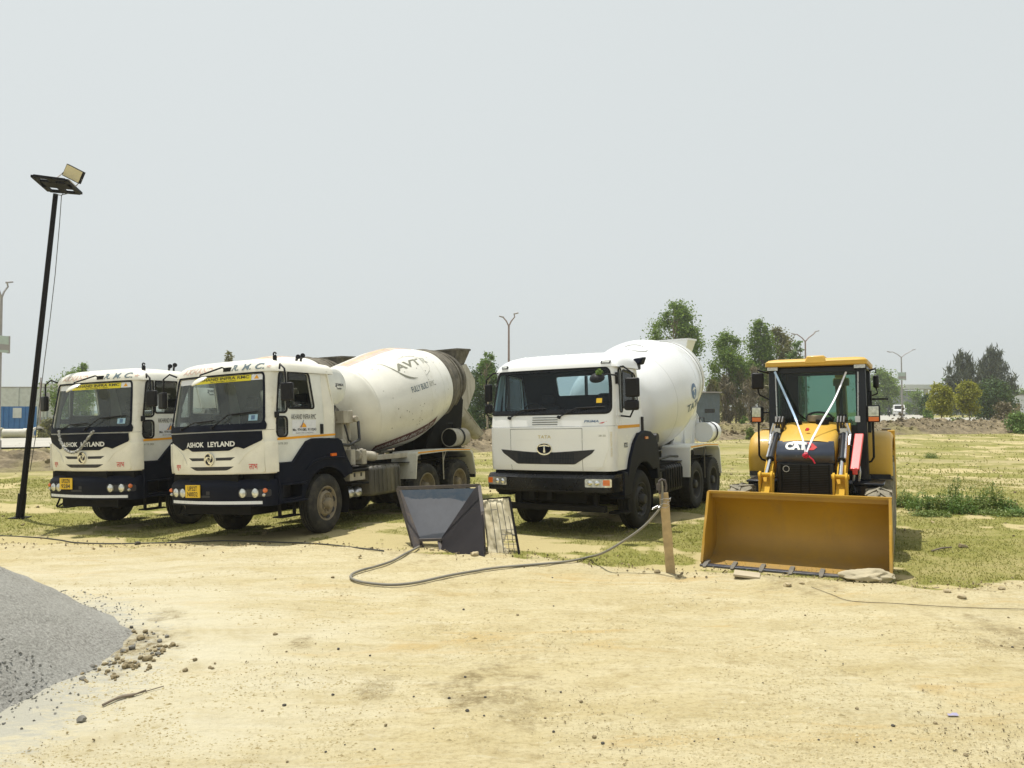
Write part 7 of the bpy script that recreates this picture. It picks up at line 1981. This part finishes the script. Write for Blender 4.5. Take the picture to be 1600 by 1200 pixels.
def tree(name, label, cat, u, D, vtop, wpx, mat, seed, shape='oval', n=2600, lo=.25, sq=.9, clumps=26, bark='bark', vert=0.0, group=None, size=None, trunks=1, aspect=.55, gap=1.0, base=None):
    R = random.Random(seed); n = int(n * 2.4); clumps = int(clumps * 1.5)
    t = at(u, vtop, D); b = V((t.x, t.y, g(t.x, t.y) if base is None else base)); H = t.z - b.z; Wd = wpx / FPX * D / 2
    root = thing(name, label, cat, b, group=group)
    size = size or max(.085, D * .0016)
    prof = {'oval': lambda q: math.sin(PI * min(1, .12 + q * .86)) ** .7, 'cone': lambda q: (1 - q) ** .75 * min(1, .35 + q * 4), 'round': lambda q: math.sqrt(max(0, 1 - (2 * q - .9) ** 2 * .8)),
            'col': lambda q: .75 * math.sin(PI * min(1, .2 + q * .75)) ** .5, 'spire': lambda q: (1 - q) ** .40 * (.7 + .6 * math.sin(q * 15) ** 2) * min(1, .5 + q * 3), 'flame': lambda q: (1 - q) ** .6 * (.55 + q * .9), 'dome': lambda q: math.sqrt(max(0, 1 - q ** 2.2))}[shape]
    cl = []; limbs = MB()
    for k in range(trunks):
        o = V((R.uniform(-.4, .4) * Wd * (trunks > 1), R.uniform(-.3, .3) * Wd * (trunks > 1), 0)); th = R.uniform(.7, .95) if trunks > 1 else .93
        r0 = max(.05, H * .014); pts = [o + V((R.gauss(0, .02) * H * i / 5 + 0, R.gauss(0, .02) * H * i / 5, H * th * i / 5)) for i in range(6)]
        limbs.tube(pts, [r0 * (1.05 - .17 * i) for i in range(6)], 8)
    for k in range(clumps):
        q = (k + R.random()) / clumps; a = R.uniform(0, 2 * PI); rad = Wd * prof(q) * math.sqrt(R.uniform(.15, 1)) * .8
        c = V((rad * math.cos(a), rad * math.sin(a) * .9, H * (lo + (1 - lo) * q * .95))); rr = Wd * R.uniform(.24, .42) * (.6 + .5 * prof(q)) * gap
        rr = min(rr, (H - c.z) * .9 + .1 * Wd)
        cl.append((c, rr, sq))
        j = pts[0].lerp(pts[-1], min(.95, max(.15, (c.z / H - .14) / th)))
        limbs.tube([j, j.lerp(c, .5) + V((0, 0, -.03 * H * R.random())), c], [max(.015, H * .005), max(.01, H * .0035), .006], 5)
    vs, fs = leaves(R, cl, n, size, vert, aspect)
    plantmesh('crown', vs, fs, M[mat], root); limbs.build('trunk', M[bark], root, 60)
    return root
G1 = 'trees beyond the road'
tree('roadside_tree', 'pale green tree rising behind the garlanded truck cab at far left', 'tree', 112, 82, 577, 76, 'leaf_mid', 1, 'oval', 2600, .15, gap=1.0)
tree('roadside_tree', 'smaller green tree top between the left tree and the first truck roof', 'tree', 131, 86, 565, 34, 'leaf_mid', 12, 'oval', 1500, .3)
tree('dry_tree', 'yellowish dry tree tip showing over the middle truck cab roof', 'tree', 358, 66, 546, 30, 'leaf_olive', 2, 'flame', 900, .35, bark='bark_pale')
tree('shrub_tree', 'dark leafy tree with light shoots on top between the drum chute and the white cab', 'tree', 757, 62, 566, 78, 'leaf_dark', 3, 'round', 5200, .02, clumps=40, gap=1.15)
tree('young_shoots', 'light green young shoots rising out of the dark tree by the white cab', 'tree', 762, 60, 549, 50, 'leaf_light', 33, 'flame', 900, .62, clumps=14, bark='bark_pale', gap=.8)
tree('tall_tree', 'tallest tree, its round green crown right above the white drum', 'tree', 1054, 78, 470, 92, 'leaf_mid', 4, 'oval', 7500, .42, clumps=40, bark='bark_pale', gap=.88)
tree('tall_tree', 'green drooping tree to the right of the white drum above the shed', 'tree', 1136, 82, 517, 76, 'leaf_mid', 5, 'oval', 7500, .25, clumps=34, gap=.95)
tree('tall_tree', 'slim pointed green tree behind and left of the loader roof', 'tree', 1188, 86, 497, 56, 'leaf_mid', 6, 'col', 6000, .22, clumps=30, gap=1.2)
tree('tall_tree', 'brown and olive sparse tree right behind the loader roof', 'tree', 1216, 88, 508, 66, 'leaf_olive', 7, 'oval', 5600, .15, clumps=30, bark='bark_pale', gap=1.0)
tree('tall_tree', 'yellow green tree edge beside the street lamp behind the loader', 'tree', 1246, 84, 528, 36, 'leaf_light', 77, 'oval', 1500, .3, clumps=16)
for i, (u, vt, w) in enumerate(((1112, 590, 30), (1133, 585, 34), (1155, 575, 40), (1178, 570, 40), (1200, 580, 36), (1222, 570, 40), (1245, 580, 30))):
    tree('thicket_sapling', 'leafless brown sapling in the thicket under the tall trees', 'sapling', u, 76 + i % 3 * 2, vt, w, 'leaf_dry' if i % 2 else 'leaf_olive', 80 + i, 'oval', 700, .05, bark='bark', trunks=5, clumps=14, group='saplings in the thicket under the tall trees', aspect=.12, size=.42, vert=.8)
tree('hazy_tree', 'hazy rounded green tree behind the right side of the loader cab', 'tree', 1372, 150, 576, 66, 'leaf_mid', 8, 'round', 4200, .02, clumps=36)
tree('hazy_tree', 'small hazy tree beside the gate building', 'tree', 1432, 170, 610, 40, 'leaf_mid', 88, 'round', 1200, .02, clumps=16)
tree('feathery_tree', 'left one of two dark feathery trees at right', 'tree', 1502, 112, 549, 70, 'leaf_casu', 9, 'spire', 1700, .12, clumps=40, vert=.85, aspect=.13, gap=.52, sq=1.5, size=.62)
tree('feathery_tree', 'right one of two dark feathery trees at right', 'tree', 1549, 116, 545, 80, 'leaf_casu', 10, 'spire', 1900, .12, clumps=42, vert=.85, aspect=.13, gap=.52, sq=1.5, size=.62)
tree('broad_tree', 'dark green broad tree under the right feathery tree', 'tree', 1551, 92, 592, 66, 'leaf_dark', 11, 'dome', 4600, .10, clumps=36)
tree('yellowing_tree', 'left of the two small yellow green trees by the road', 'tree', 1470, 70, 600, 42, 'leaf_yellow', 13, 'round', 3000, .30, clumps=30, bark='bark', size=.11)
tree('yellowing_tree', 'right of the two small yellow green trees by the road', 'tree', 1514, 71, 596, 42, 'leaf_yellow', 14, 'round', 3000, .30, clumps=30, bark='bark', size=.11)
tree('evergreen_shrub', 'small dark shrub left of the yellow green trees', 'shrub', 1447, 100, 615, 24, 'leaf_dark', 15, 'round', 1300, .02, clumps=16)
tree('bush', 'bright green bush on the bank edge at the far right', 'bush', 1592, 56, 646, 46, 'leaf_light', 16, 'dome', 2200, .0, clumps=20, bark='bark_pale')
tree('bush', 'low green bush by the side road left of the yellow trees', 'bush', 1449, 88, 638, 18, 'leaf_light', 17, 'dome', 700, .0, clumps=10)
tree('dry_bush', 'brown dry bush beneath the dark broad tree at right', 'bush', 1566, 74, 628, 30, 'leaf_dry', 18, 'round', 1400, .02, clumps=16, bark='bark_pale')
tree('bush', 'pale green tuft on the bank right of the van', 'bush', 1426, 62, 653, 22, 'leaf_weed', 19, 'dome', 700, .0, clumps=8)
tree('bush', 'pale green tuft on the bank under the right yellow tree', 'bush', 1498, 60, 653, 26, 'leaf_weed', 20, 'dome', 700, .0, clumps=8)
tree('bush', 'dry grass tuft on the verge behind the concrete pipes', 'bush', 78, 56, 654, 40, 'leaf_olive', 22, 'dome', 1500, .0, clumps=14)
tree('bush', 'yellowish scrub on the verge left of the concrete pipes', 'bush', 108, 58, 656, 44, 'leaf_weed', 23, 'dome', 1300, .0, clumps=14)
tree('bush', 'green tuft on the bank just right of the white truck rear', 'bush', 1172, 50, 668, 20, 'leaf_weed', 24, 'dome', 500, .0, clumps=8)
tree('bush', 'green bush beside the road under the thicket', 'bush', 1163, 66, 650, 14, 'leaf_light', 25, 'dome', 400, .0, clumps=8)
tree('far_tree', 'faint far tree line tree at the right edge', 'tree', 1588, 190, 604, 46, 'leaf_mid', 26, 'dome', 1500, .0, clumps=18)
tree('far_tree', 'faint far tree between the dark feathery trees', 'tree', 1478, 180, 590, 30, 'leaf_mid', 27, 'round', 1200, .0, clumps=14)
tree('bare_sapling', 'thin bare twig leaning on the bank before the van', 'sapling', 1409, 58, 633, 14, 'leaf_dry', 28, 'oval', 60, .3, clumps=5, bark='bark')

def weed(u, v, h, w, seed, label, n=900):
    R = random.Random(seed); b = on(u, v); root = thing('weed_clump', label, 'weeds', b, group='weed clumps on the turf right of the loader')
    hh = 1.25 * h / FPX * b.y; ww = w / FPX * b.y / 2; st = MB(); vs = []; fs = []
    for k in range(34):
        a = R.uniform(0, 2 * PI); r = ww * math.sqrt(R.random()); o = V((r * math.cos(a), r * math.sin(a) * .6, 0)); H = hh * R.uniform(.35, 1.0) * (1 - .5 * (r / ww) ** 2)
        t = o + V((R.gauss(0, .12) * ww, R.gauss(0, .08) * ww, H)); st.tube([o, o.lerp(t, .5) + V((R.gauss(0, .02), 0, 0)), t], [.005, .004, .002], 4)
        for q in range(n // 34):
            f = R.uniform(.08, 1.0); p = o.lerp(t, f) + V((R.gauss(0, .05), R.gauss(0, .05), R.gauss(0, .02))); s = R.uniform(.012, .034)
            u_ = V((R.gauss(0, 1), R.gauss(0, 1), R.gauss(.2, .7))).normalized() * s; w_ = u_.cross(V((R.gauss(0, 1), R.gauss(0, 1), 1))).normalized() * s * .5
            i = len(vs); vs += [p - u_, p + w_, p + u_, p - w_]; fs.append((i, i + 1, i + 2, i + 3))
    plantmesh('foliage', vs, fs, M['leaf_weed'] if seed % 3 else M['leaf_light'], root); st.build('stems', M['leaf_mid'], root, 0)
for i, (u, v, h, w, lab) in enumerate(((1412, 792, 26, 40, 'bushy weeds nearest the loader on the right'), (1440, 798, 30, 50, 'low bushy weeds second from the loader'), (1468, 800, 34, 46, 'weeds just left of the tallest shoot'), (1494, 795, 46, 26, 'tallest upright shoot in the weed row'), (1503, 802, 30, 50, 'dense low weeds at the foot of the tallest shoot'), (1528, 800, 40, 50, 'tall airy weeds right of the tallest shoot'), (1553, 798, 42, 36, 'airy weeds at the right end of the main row'), (1577, 800, 20, 34, 'dark small weed tuft apart on the right'), (1560, 806, 10, 70, 'flat green mat of weeds at the right end'), (1455, 806, 8, 60, 'flat green weeds in front of the row at left'), (1600, 806, 12, 50, 'weeds cut by the right edge of the picture'), (1455, 716, 9, 22, 'small tuft far out on the sandy stripe at right'))):
    weed(u, v, h, w, 200 + i, lab, 1300 if w > 30 else 700)

# ---- street lamps
def lamp(u, vtop, D, spread, label, board=None, rise=.5, head=.55, mat='galv_red', rot=0.0):
    t = at(u, vtop, D); b = V((t.x, t.y, g(t.x, t.y))); H = t.z - b.z
    root = thing('street_lamp', label, 'street lamp', b, (0, 0, rot))
    mb = MB(); mb.tube([(0, 0, 0), (0, 0, H * .35), (0, 0, H - .9)], [.12, .095, .065], 10); mb.cyl((0, 0, 0), (0, 0, .5), .17, n=10)
    mb.build('lamp_post', M[mat], root, 40)
    for s in (-1, 1):
        mb = MB(); e = V((s * spread / 2, 0, H - (.25 if s < 0 else 0)))
        mb.tube([(0, 0, H - 1.3), (s * .02, 0, H - .95), (s * spread * .12, 0, H - .62), (s * spread * .3, 0, H - .3), e - V((s * head * .6, 0, .08))], [.06, .055, .05, .045, .04], 8); ar = mb.build('lamp_arm', M[mat], root, 40)
        mb = MB(); d = V((s, 0, .22)).normalized(); a = e - d * head * .7; mb.hexa([a + V((0, -.09, -.05)), e + V((0, -.11, -.03)), e + V((0, .11, -.03)), a + V((0, .09, -.05)), a + V((0, -.07, .06)), e + V((0, -.08, .06)), e + V((0, .08, .06)), a + V((0, .07, .06))]); mb.build('lamp_head', M['galv'], ar, 30, .02)
    if board:
        u0, u1, v0, v1 = board
        x0 = (u0 - u) / FPX * D; x1 = (u1 - u) / FPX * D; z0 = at(u, v1, D).z - b.z; z1 = at(u, v0, D).z - b.z
        mb = MB(); mb.box(x0, x1, -.26, -.14, z0, z1); mb.mi = 1; mb.box(x1 - .06, x1 + .02, -.27, -.13, z0 - .02, z1 + .02); mb.box(x0, x1, -.265, -.261, z0 + .15, (z0 + z1) / 2)
        mb.build('advert_board', [M['board'], M['galv']], root, 0)
    return root
lamp(3, 438, 42.6, 1.3, 'street lamp at the left picture edge with a green advert board', (-14, 13, 525, 551), rot=1.3, mat='galv')
lamp(795, 489, 56, 1.45, 'forked street lamp between the cream drum and the white truck')
lamp(1258, 517, 68, 2.5, 'forked street lamp above the loader roof')
lamp(1408, 546, 91, 3.4, 'forked street lamp with a small grey board, right of the loader', (1401, 1413, 582, 594), mat='galv')
p = at(795, 560, 55.8); 
t = at(64, 590, 66); b = V((t.x, t.y, g(t.x, t.y))); root = thing('thin_post', 'thin rusty post with a small box near the white wall at left', 'post', b)
mb = MB(); mb.cyl((0, 0, 0), (0, 0, t.z - b.z), .06, .05, 8); mb.build('post_tube', M['galv_red'], root, 40); mb = MB(); mb.box(.4, .75, -.1, .1, t.z - b.z - 1.9, t.z - b.z - 1.35); mb.box(0, .4, -.02, .02, t.z - b.z - 1.62, t.z - b.z - 1.58); mb.build('meter_box', M['galv'], root, 30)

# ---- grey tin shed
def shed():
    D = 59; a = at(1092, 668, D); b = at(1124.5, 668, D); z0 = g(a.x, a.y); zt = at(1108, 614, D).z
    root = thing('tin_shed', 'grey sheet metal shed with a flat roof behind the white mixer truck', 'shed', ((a.x + b.x) / 2, D, z0)); w = (b.x - a.x) / 2; H = zt - z0
    xw = -w - .6
    mb = MB(); mb.box(xw, w, 0, 2.2, 0, H * .50); mb.box(xw, w, 0, 2.2, H * .60, H); mb.box(xw, -.35, 0, .1, H * .5, H * .6); mb.box(.45, w, 0, .1, H * .5, H * .6); mb.box(xw, w, 2.1, 2.2, H * .5, H * .6); bd = mb.build('shed_wall', M['grey_sheet'], root, 0)
    mb = MB(); 
    for k in range(12): 
        x = xw + (w - xw) * k / 11; mb.box(x - .02, x + .02, -.03, 0.0, .05, H * .5); mb.box(x - .02, x + .02, -.03, 0.0, H * .6, H - .05)
    mb.build('sheet_rib', M['grey_sheet'], bd, 0)
    mb = MB(); mb.box(xw - .15, w + .15, -.25, 2.4, H, H + .1); mb.build('shed_roof', M['galv'], root, 0)
    mb = MB(); mb.box(-.3, .4, -.02, .02, H * .50, H * .60); mb.build('serving_hatch', M['ink'], root, 0)
    mb = MB(); mb.bar((w + .35, .2, -.3), (w + .3, .2, .95), .28, .22); mb.build('door_post', M['stone'], root, 0)
shed()
# ---- far left: wall, hoarding, fence, pipes
def flat_wall(name, label, cat, u0, u1, v0, D, mat, depth=.3, cap=None, skew=0.0, extra=None):
    a = at(u0, v0, D); b = at(u1, v0, D); z0 = min(g(a.x, D), g(b.x, D)) - .1
    root = thing(name, label, cat, ((a.x + b.x) / 2, D, z0), (0, 0, skew)); w = (b.x - a.x) / 2; H = a.z - z0
    mb = MB(); mb.box(-w, w, 0, depth, 0, H); wl = mb.build('wall_panel', M[mat], root, 0)
    if cap: 
        mb = MB(); mb.box(-w - .05, w + .05, -.05, depth + .05, H, H + .12); mb.build('coping', M[cap], root, 0)
    if extra: extra(root, w, H)
    return root
def wall_bits(root, w, H):
    mb = MB()
    for k in range(9): x = -w + 2 * w * (k + .5) / 9; mb.box(x - .15, x + .15, -.12, 0, 0, H)
    mb.build('wall_pier', M['wall_white'], root, 0)
flat_wall('boundary_wall', 'long pale grey wall behind the blue hoarding at far left', 'wall', -260, 86, 606, 84, 'wall_white', 8, 'galv', extra=wall_bits)
def hoard(root, w, H):
    mb = MB(); x = (29 - 18) / FPX * 62; mb.box(x - .42, x + .28, -.06, -.02, H * .62, H - .12); mb.build('notice', M['wall_white'], root, 0)
    mb = MB()
    for k in range(10): q = -w + 2 * w * k / 9; mb.box(q - .03, q + .03, -.05, 0, 0, H)
    mb.build('hoarding_rib', M['wall_blue'], root, 0)
flat_wall('blue_hoarding', 'blue painted hoarding with a white notice behind the mast', 'hoarding', -20, 56, 635, 62, 'wall_blue', .15, extra=hoard)
def block(name, label, u0, u1, vt, D, mat, depth=12, win=4, fl=2):
    def ex(root, w, H):
        for j in range(fl):
            for k in range(win):
                x = -w + 2 * w * (k + .5) / win; z = H * (j + .45) / fl
                mb = MB(); mb.box(x - .6, x + .6, -.03, .0, z, z + H / fl * .4); mb.build('window', M['trim_dark'], root, 0)
    return flat_wall(name, label, 'building', u0, u1, vt, D, mat, depth, 'galv', extra=ex)
block('pale_building', 'faint pale building beyond the fence at far left', 60, 92, 600, 150, 'wall_white', 10, 3, 2)
def fence():
    a = at(56, 650, 78); b = at(150, 650, 82); z0 = g(a.x, a.y)
    root = thing('wire_fence', 'low dark fence of thin posts behind the verge at left', 'fence', (a.x, a.y, z0)); d = V((b.x - a.x, b.y - a.y, 0))
    n = 22
    mb = MB(); 
    for k in (.4, .8, 1.15): mb.tube([V((0, 0, k)), d + V((0, 0, k))], .03, 5)
    mb.build('fence_wire', M['wall_grey'], root, 0)
    for k in range(n + 1): mb = MB(); p = d * (k / n); mb.box(p.x - .06, p.x + .06, p.y - .06, p.y + .06, 0, 1.9 if k % 4 == 0 else 1.3); mb.build('fence_post', M['wall_grey'], root, 0)
fence()
def pipe(u, v, D, r, ln, rz, label):
    c = at(u, v, D); z = g(c.x, c.y) + r
    root = thing('concrete_pipe', label, 'concrete pipe', (c.x, c.y, z), (0, 0, rz), group='concrete pipes on the verge'); mb = MB()
    mb.lathe((-ln / 2, 0, 0), (1, 0, 0), [(0, r * .8), (0, r), (ln - .25, r), (ln - .25, r * 1.12), (ln, r * 1.12), (ln, r * .8), (.02, r * .8)], 28); mb.build('pipe_shell', M['pipe'], root, 40)
pipe(24, 671, 57, .34, 1.6, .25, 'concrete pipe lying left of the mast foot line, partly hidden'); pipe(60, 672, 56, .44, 1.3, -.9, 'concrete pipe end right of the mast, pale and round'); pipe(-14, 671, 58, .36, 1.6, .1, 'concrete pipe cut by the left picture edge')
# ---- right: gate building, walls
def gate():
    D = 185; a = at(1406, 601, D); b = at(1500, 601, D); z0 = g(a.x, a.y)
    root = thing('gate_building', 'hazy grey entrance gate with a wide flat canopy on columns', 'building', ((a.x + b.x) / 2, D, z0)); w = (b.x - a.x) / 2; H = a.z - z0
    mb = MB(); mb.box(-w, w, -2, 6, H - 1.1, H); mb.build('canopy', M['wall_white'], root, 0, .05)
    mb = MB(); mb.box(-w - 3, -w + 5.2, 1, 6, 0, H - 1.4); mb.build('gate_house', M['wall_grey'], root, 0)
    for x in (-w + 6, -w + 7.6, -w + 9.2, w - 1): mb = MB(); mb.box(x - .35, x + .35, -1, 0, 0, H - 1.1); mb.build('column', M['wall_white'], root, 0)
    for x in (-w + 6.8, -w + 8.4): mb = MB(); mb.box(x - .4, x + .4, .6, .7, .3, H - 1.8); mb.build('glass_panel', M['wall_grey'], root, 0)
    mb = MB(); mb.box(-w + 10, w + 6, 2, 2.3, 0, 1.8); mb.build('side_wall', M['wall_grey'], root, 0)
gate()
flat_wall('compound_wall', 'pale wall at the right picture edge behind the bushes', 'wall', 1576, 1720, 618, 108, 'wall_white', .4, 'galv')
flat_wall('low_wall', 'low brown wall under the dark broad tree at right', 'wall', 1552, 1594, 630, 100, 'stone', .4)
# ---- van and rider
def van():
    D = 126; c = at(1405.5, 645, D); z0 = g(c.x, c.y) + .13
    root = thing('white_van', 'white van coming down the side road towards the camera', 'van', (c.x, c.y, z0), (0, 0, -.42))
    k = 1.0; prof = [(0, .35), (0, .75), (.08, .98), (.55, 1.12), (1.05, 1.80), (1.4, 1.90), (3.9, 1.90), (4.1, 1.75), (4.15, .45), (3.9, .35)]
    mb = MB(); mb.grid([[V((x * (.94 if z > 1.2 else 1), y, z)) for y, z in prof] for x in (-.86, -.80, .80, .86)]); n = len(prof)
    mb.add([V((-.86 * (.94 if z > 1.2 else 1), y, z)) for y, z in prof], [tuple(range(n))]); mb.add([V((.86 * (.94 if z > 1.2 else 1), y, z)) for y, z in prof], [tuple(range(n))]); mb.add([(-.86, 0, .35), (.86, 0, .35), (.86, 3.9, .35), (-.86, 3.9, .35)], [(0, 1, 2, 3)]); mb.build('body', M['van_white'], root, 35, .03)
    q = V((0, -.02, .02)); mb = MB(); mb.add([V((-.72, .60, 1.18)) + q, V((.72, .60, 1.18)) + q, V((.68, 1.02, 1.75)) + q, V((-.68, 1.02, 1.75)) + q], [(0, 1, 2, 3)]); mb.build('windscreen', M['black_gloss'], root, 0)
    for s in (-1, 1):
        mb = MB(); mb.box(s * .815 - .02, s * .815 + .02, 1.2, 2.3, 1.22, 1.68); mb.build('side_window', M['black_gloss'], root, 0)
        mb = MB(); mb.box(s * .62 - .16, s * .62 + .16, -.02, .02, .78, .92); mb.build('headlight', M['lamp_glass'], root, 0, .01)
        mb = MB(); mb.box(s * 1.0 - .09, s * 1.0 + .09, .75, .85, 1.15, 1.36); mb.build('wing_mirror', M['van_white'], root, 0, .02)
        for y in (.75, 3.2): mb = MB(); mb.lathe((s * .70 - .09, y, .32), (1, 0, 0), [(0, .05), (0, .2), (.0, .3), (.03, .33), (.15, .33), (.18, .3), (.18, .2), (.18, .05)], 20); mb.build('wheel', M['rubber_new'], root, 40)
    mb = MB(); mb.box(-.84, .84, -.06, .1, .36, .62); mb.build('bumper', M['van_white'], root, 0, .03); mb = MB(); mb.box(-.35, .35, -.03, .02, .66, .76); mb.build('grille', M['black'], root, 0); mb = MB(); mb.box(-.22, .22, -.075, -.061, .42, .54); mb.build('number_plate', M['reflector'], root, 0)
van()
def rider():
    D = 120; c = at(1390, 646, D); z0 = g(c.x, c.y) + .13
    root = thing('motorbike', 'motorbike beside the white van on the side road', 'motorbike', (c.x, c.y, z0), (0, 0, -.40))
    for y in (0, 1.25): mb = MB(); mb.tube([V((0, y + .27 * math.cos(a), .30 + .27 * math.sin(a))) for a in [2 * PI * i / 18 for i in range(18)]], .05, 8, closed=True); mb.cyl((-.05, y, .3), (.05, y, .3), .06); mb.build('wheel', M['rubber_new'], root, 40)
    mb = MB(); mb.hexa([(-.12, .35, .68), (.12, .35, .68), (.13, .75, .65), (-.13, .75, .65), (-.1, .35, .88), (.1, .35, .88), (.1, .75, .82), (-.1, .75, .82)]); mb.build('fuel_tank', M['black'], root, 30, .03)
    mb = MB(); mb.box(-.13, .13, .75, 1.35, .70, .80); mb.build('seat', M['black'], root, 30, .03)
    mb = MB(); mb.box(-.13, .13, .4, .85, .28, .62); mb.tube([(0, 0, .3), (0, .22, .8), (0, .26, .95)], .04, 8); mb.tube([(-.36, .28, 1.0), (0, .22, .97), (.36, .28, 1.0)], .02, 6); mb.tube([(0, .4, .7), (0, 1.25, .3)], .03, 6); mb.build('frame', M['chassis'], root, 30)
    mb = MB(); mb.lathe((0, .14, .85), (0, -1, 0), [(-.05, .06), (0, .09), (.02, .09), (.03, .05), (.032, .001)], 16); mb.build('headlight', M['lamp_glass'], root, 40)
    # rider: one skinned body
    P = [(0, .95, .88), (0, .92, 1.12), (0, .86, 1.36), (0, .84, 1.48), (0, .82, 1.60), (0, .81, 1.70), (-.2, .84, 1.36), (-.34, .62, 1.20), (-.33, .32, 1.04), (.2, .84, 1.36), (.34, .62, 1.20), (.33, .32, 1.04), (-.16, .90, .86), (-.22, .48, .82), (-.2, .60, .38), (-.2, .45, .30), (.16, .90, .86), (.22, .48, .82), (.2, .60, .38), (.2, .45, .30)]
    E = [(0, 1), (1, 2), (2, 3), (3, 4), (4, 5), (2, 6), (6, 7), (7, 8), (2, 9), (9, 10), (10, 11), (0, 12), (12, 13), (13, 14), (14, 15), (0, 16), (16, 17), (17, 18), (18, 19)]
    rad = [.15, .15, .16, .06, .09, .09, .07, .05, .04, .07, .05, .04, .1, .08, .06, .045, .1, .08, .06, .045]
    me = bpy.data.meshes.new('person'); me.from_pydata(P, E, []); o = bpy.data.objects.new('person', me); link(o); o.location = (c.x, c.y, z0); o.rotation_euler = (0, 0, -.40)
    sm = o.modifiers.new('skin', 'SKIN'); 
    for v, r in zip(me.skin_vertices[0].data, rad): v.radius = (r, r)
    me.skin_vertices[0].data[0].use_root = True
    ss = o.modifiers.new('sub', 'SUBSURF'); ss.levels = 1; ss.render_levels = 2
    me.materials.append(pm('dark_clothes', (.06, .07, .08), .8)); tag(o, 'person in dark clothes riding the motorbike beside the van', 'person')
    mb = MB(); mb.lathe((c.x + .81 * math.sin(.40), c.y + .81 * math.cos(.40), z0 + 1.72), (0, 0, 1), [(-.06, .11), (0, .125), (.06, .10), (.10, .05), (.115, .001)], 16); h = mb.build('helmet', M['black'], None, 40); h.parent = o; h.matrix_parent_inverse = (Matrix.Translation((c.x, c.y, z0)) @ Matrix.Rotation(-.40, 4, 'Z')).inverted()
rider()
# ------------------------------------------------------------------ hazy air over the whole place
HAZE = 0.0008
if HAZE:
    m, nt, out = newmat('hazy_air'); pv = N(nt, 'ShaderNodeVolumePrincipled'); pv.inputs['Density'].default_value = HAZE
    pv.inputs['Color'].default_value = (.90, .93, .95, 1); pv.inputs['Anisotropy'].default_value = .75
    nt.links.new(pv.outputs[0], out.inputs['Volume'])
    mb = MB(); mb.box(-960, 960, -960, 960, -2.2, 16.5); o = mb.build('haze', m, None, 0); tag(o, kind='stuff'); o.display_type = 'WIRE'
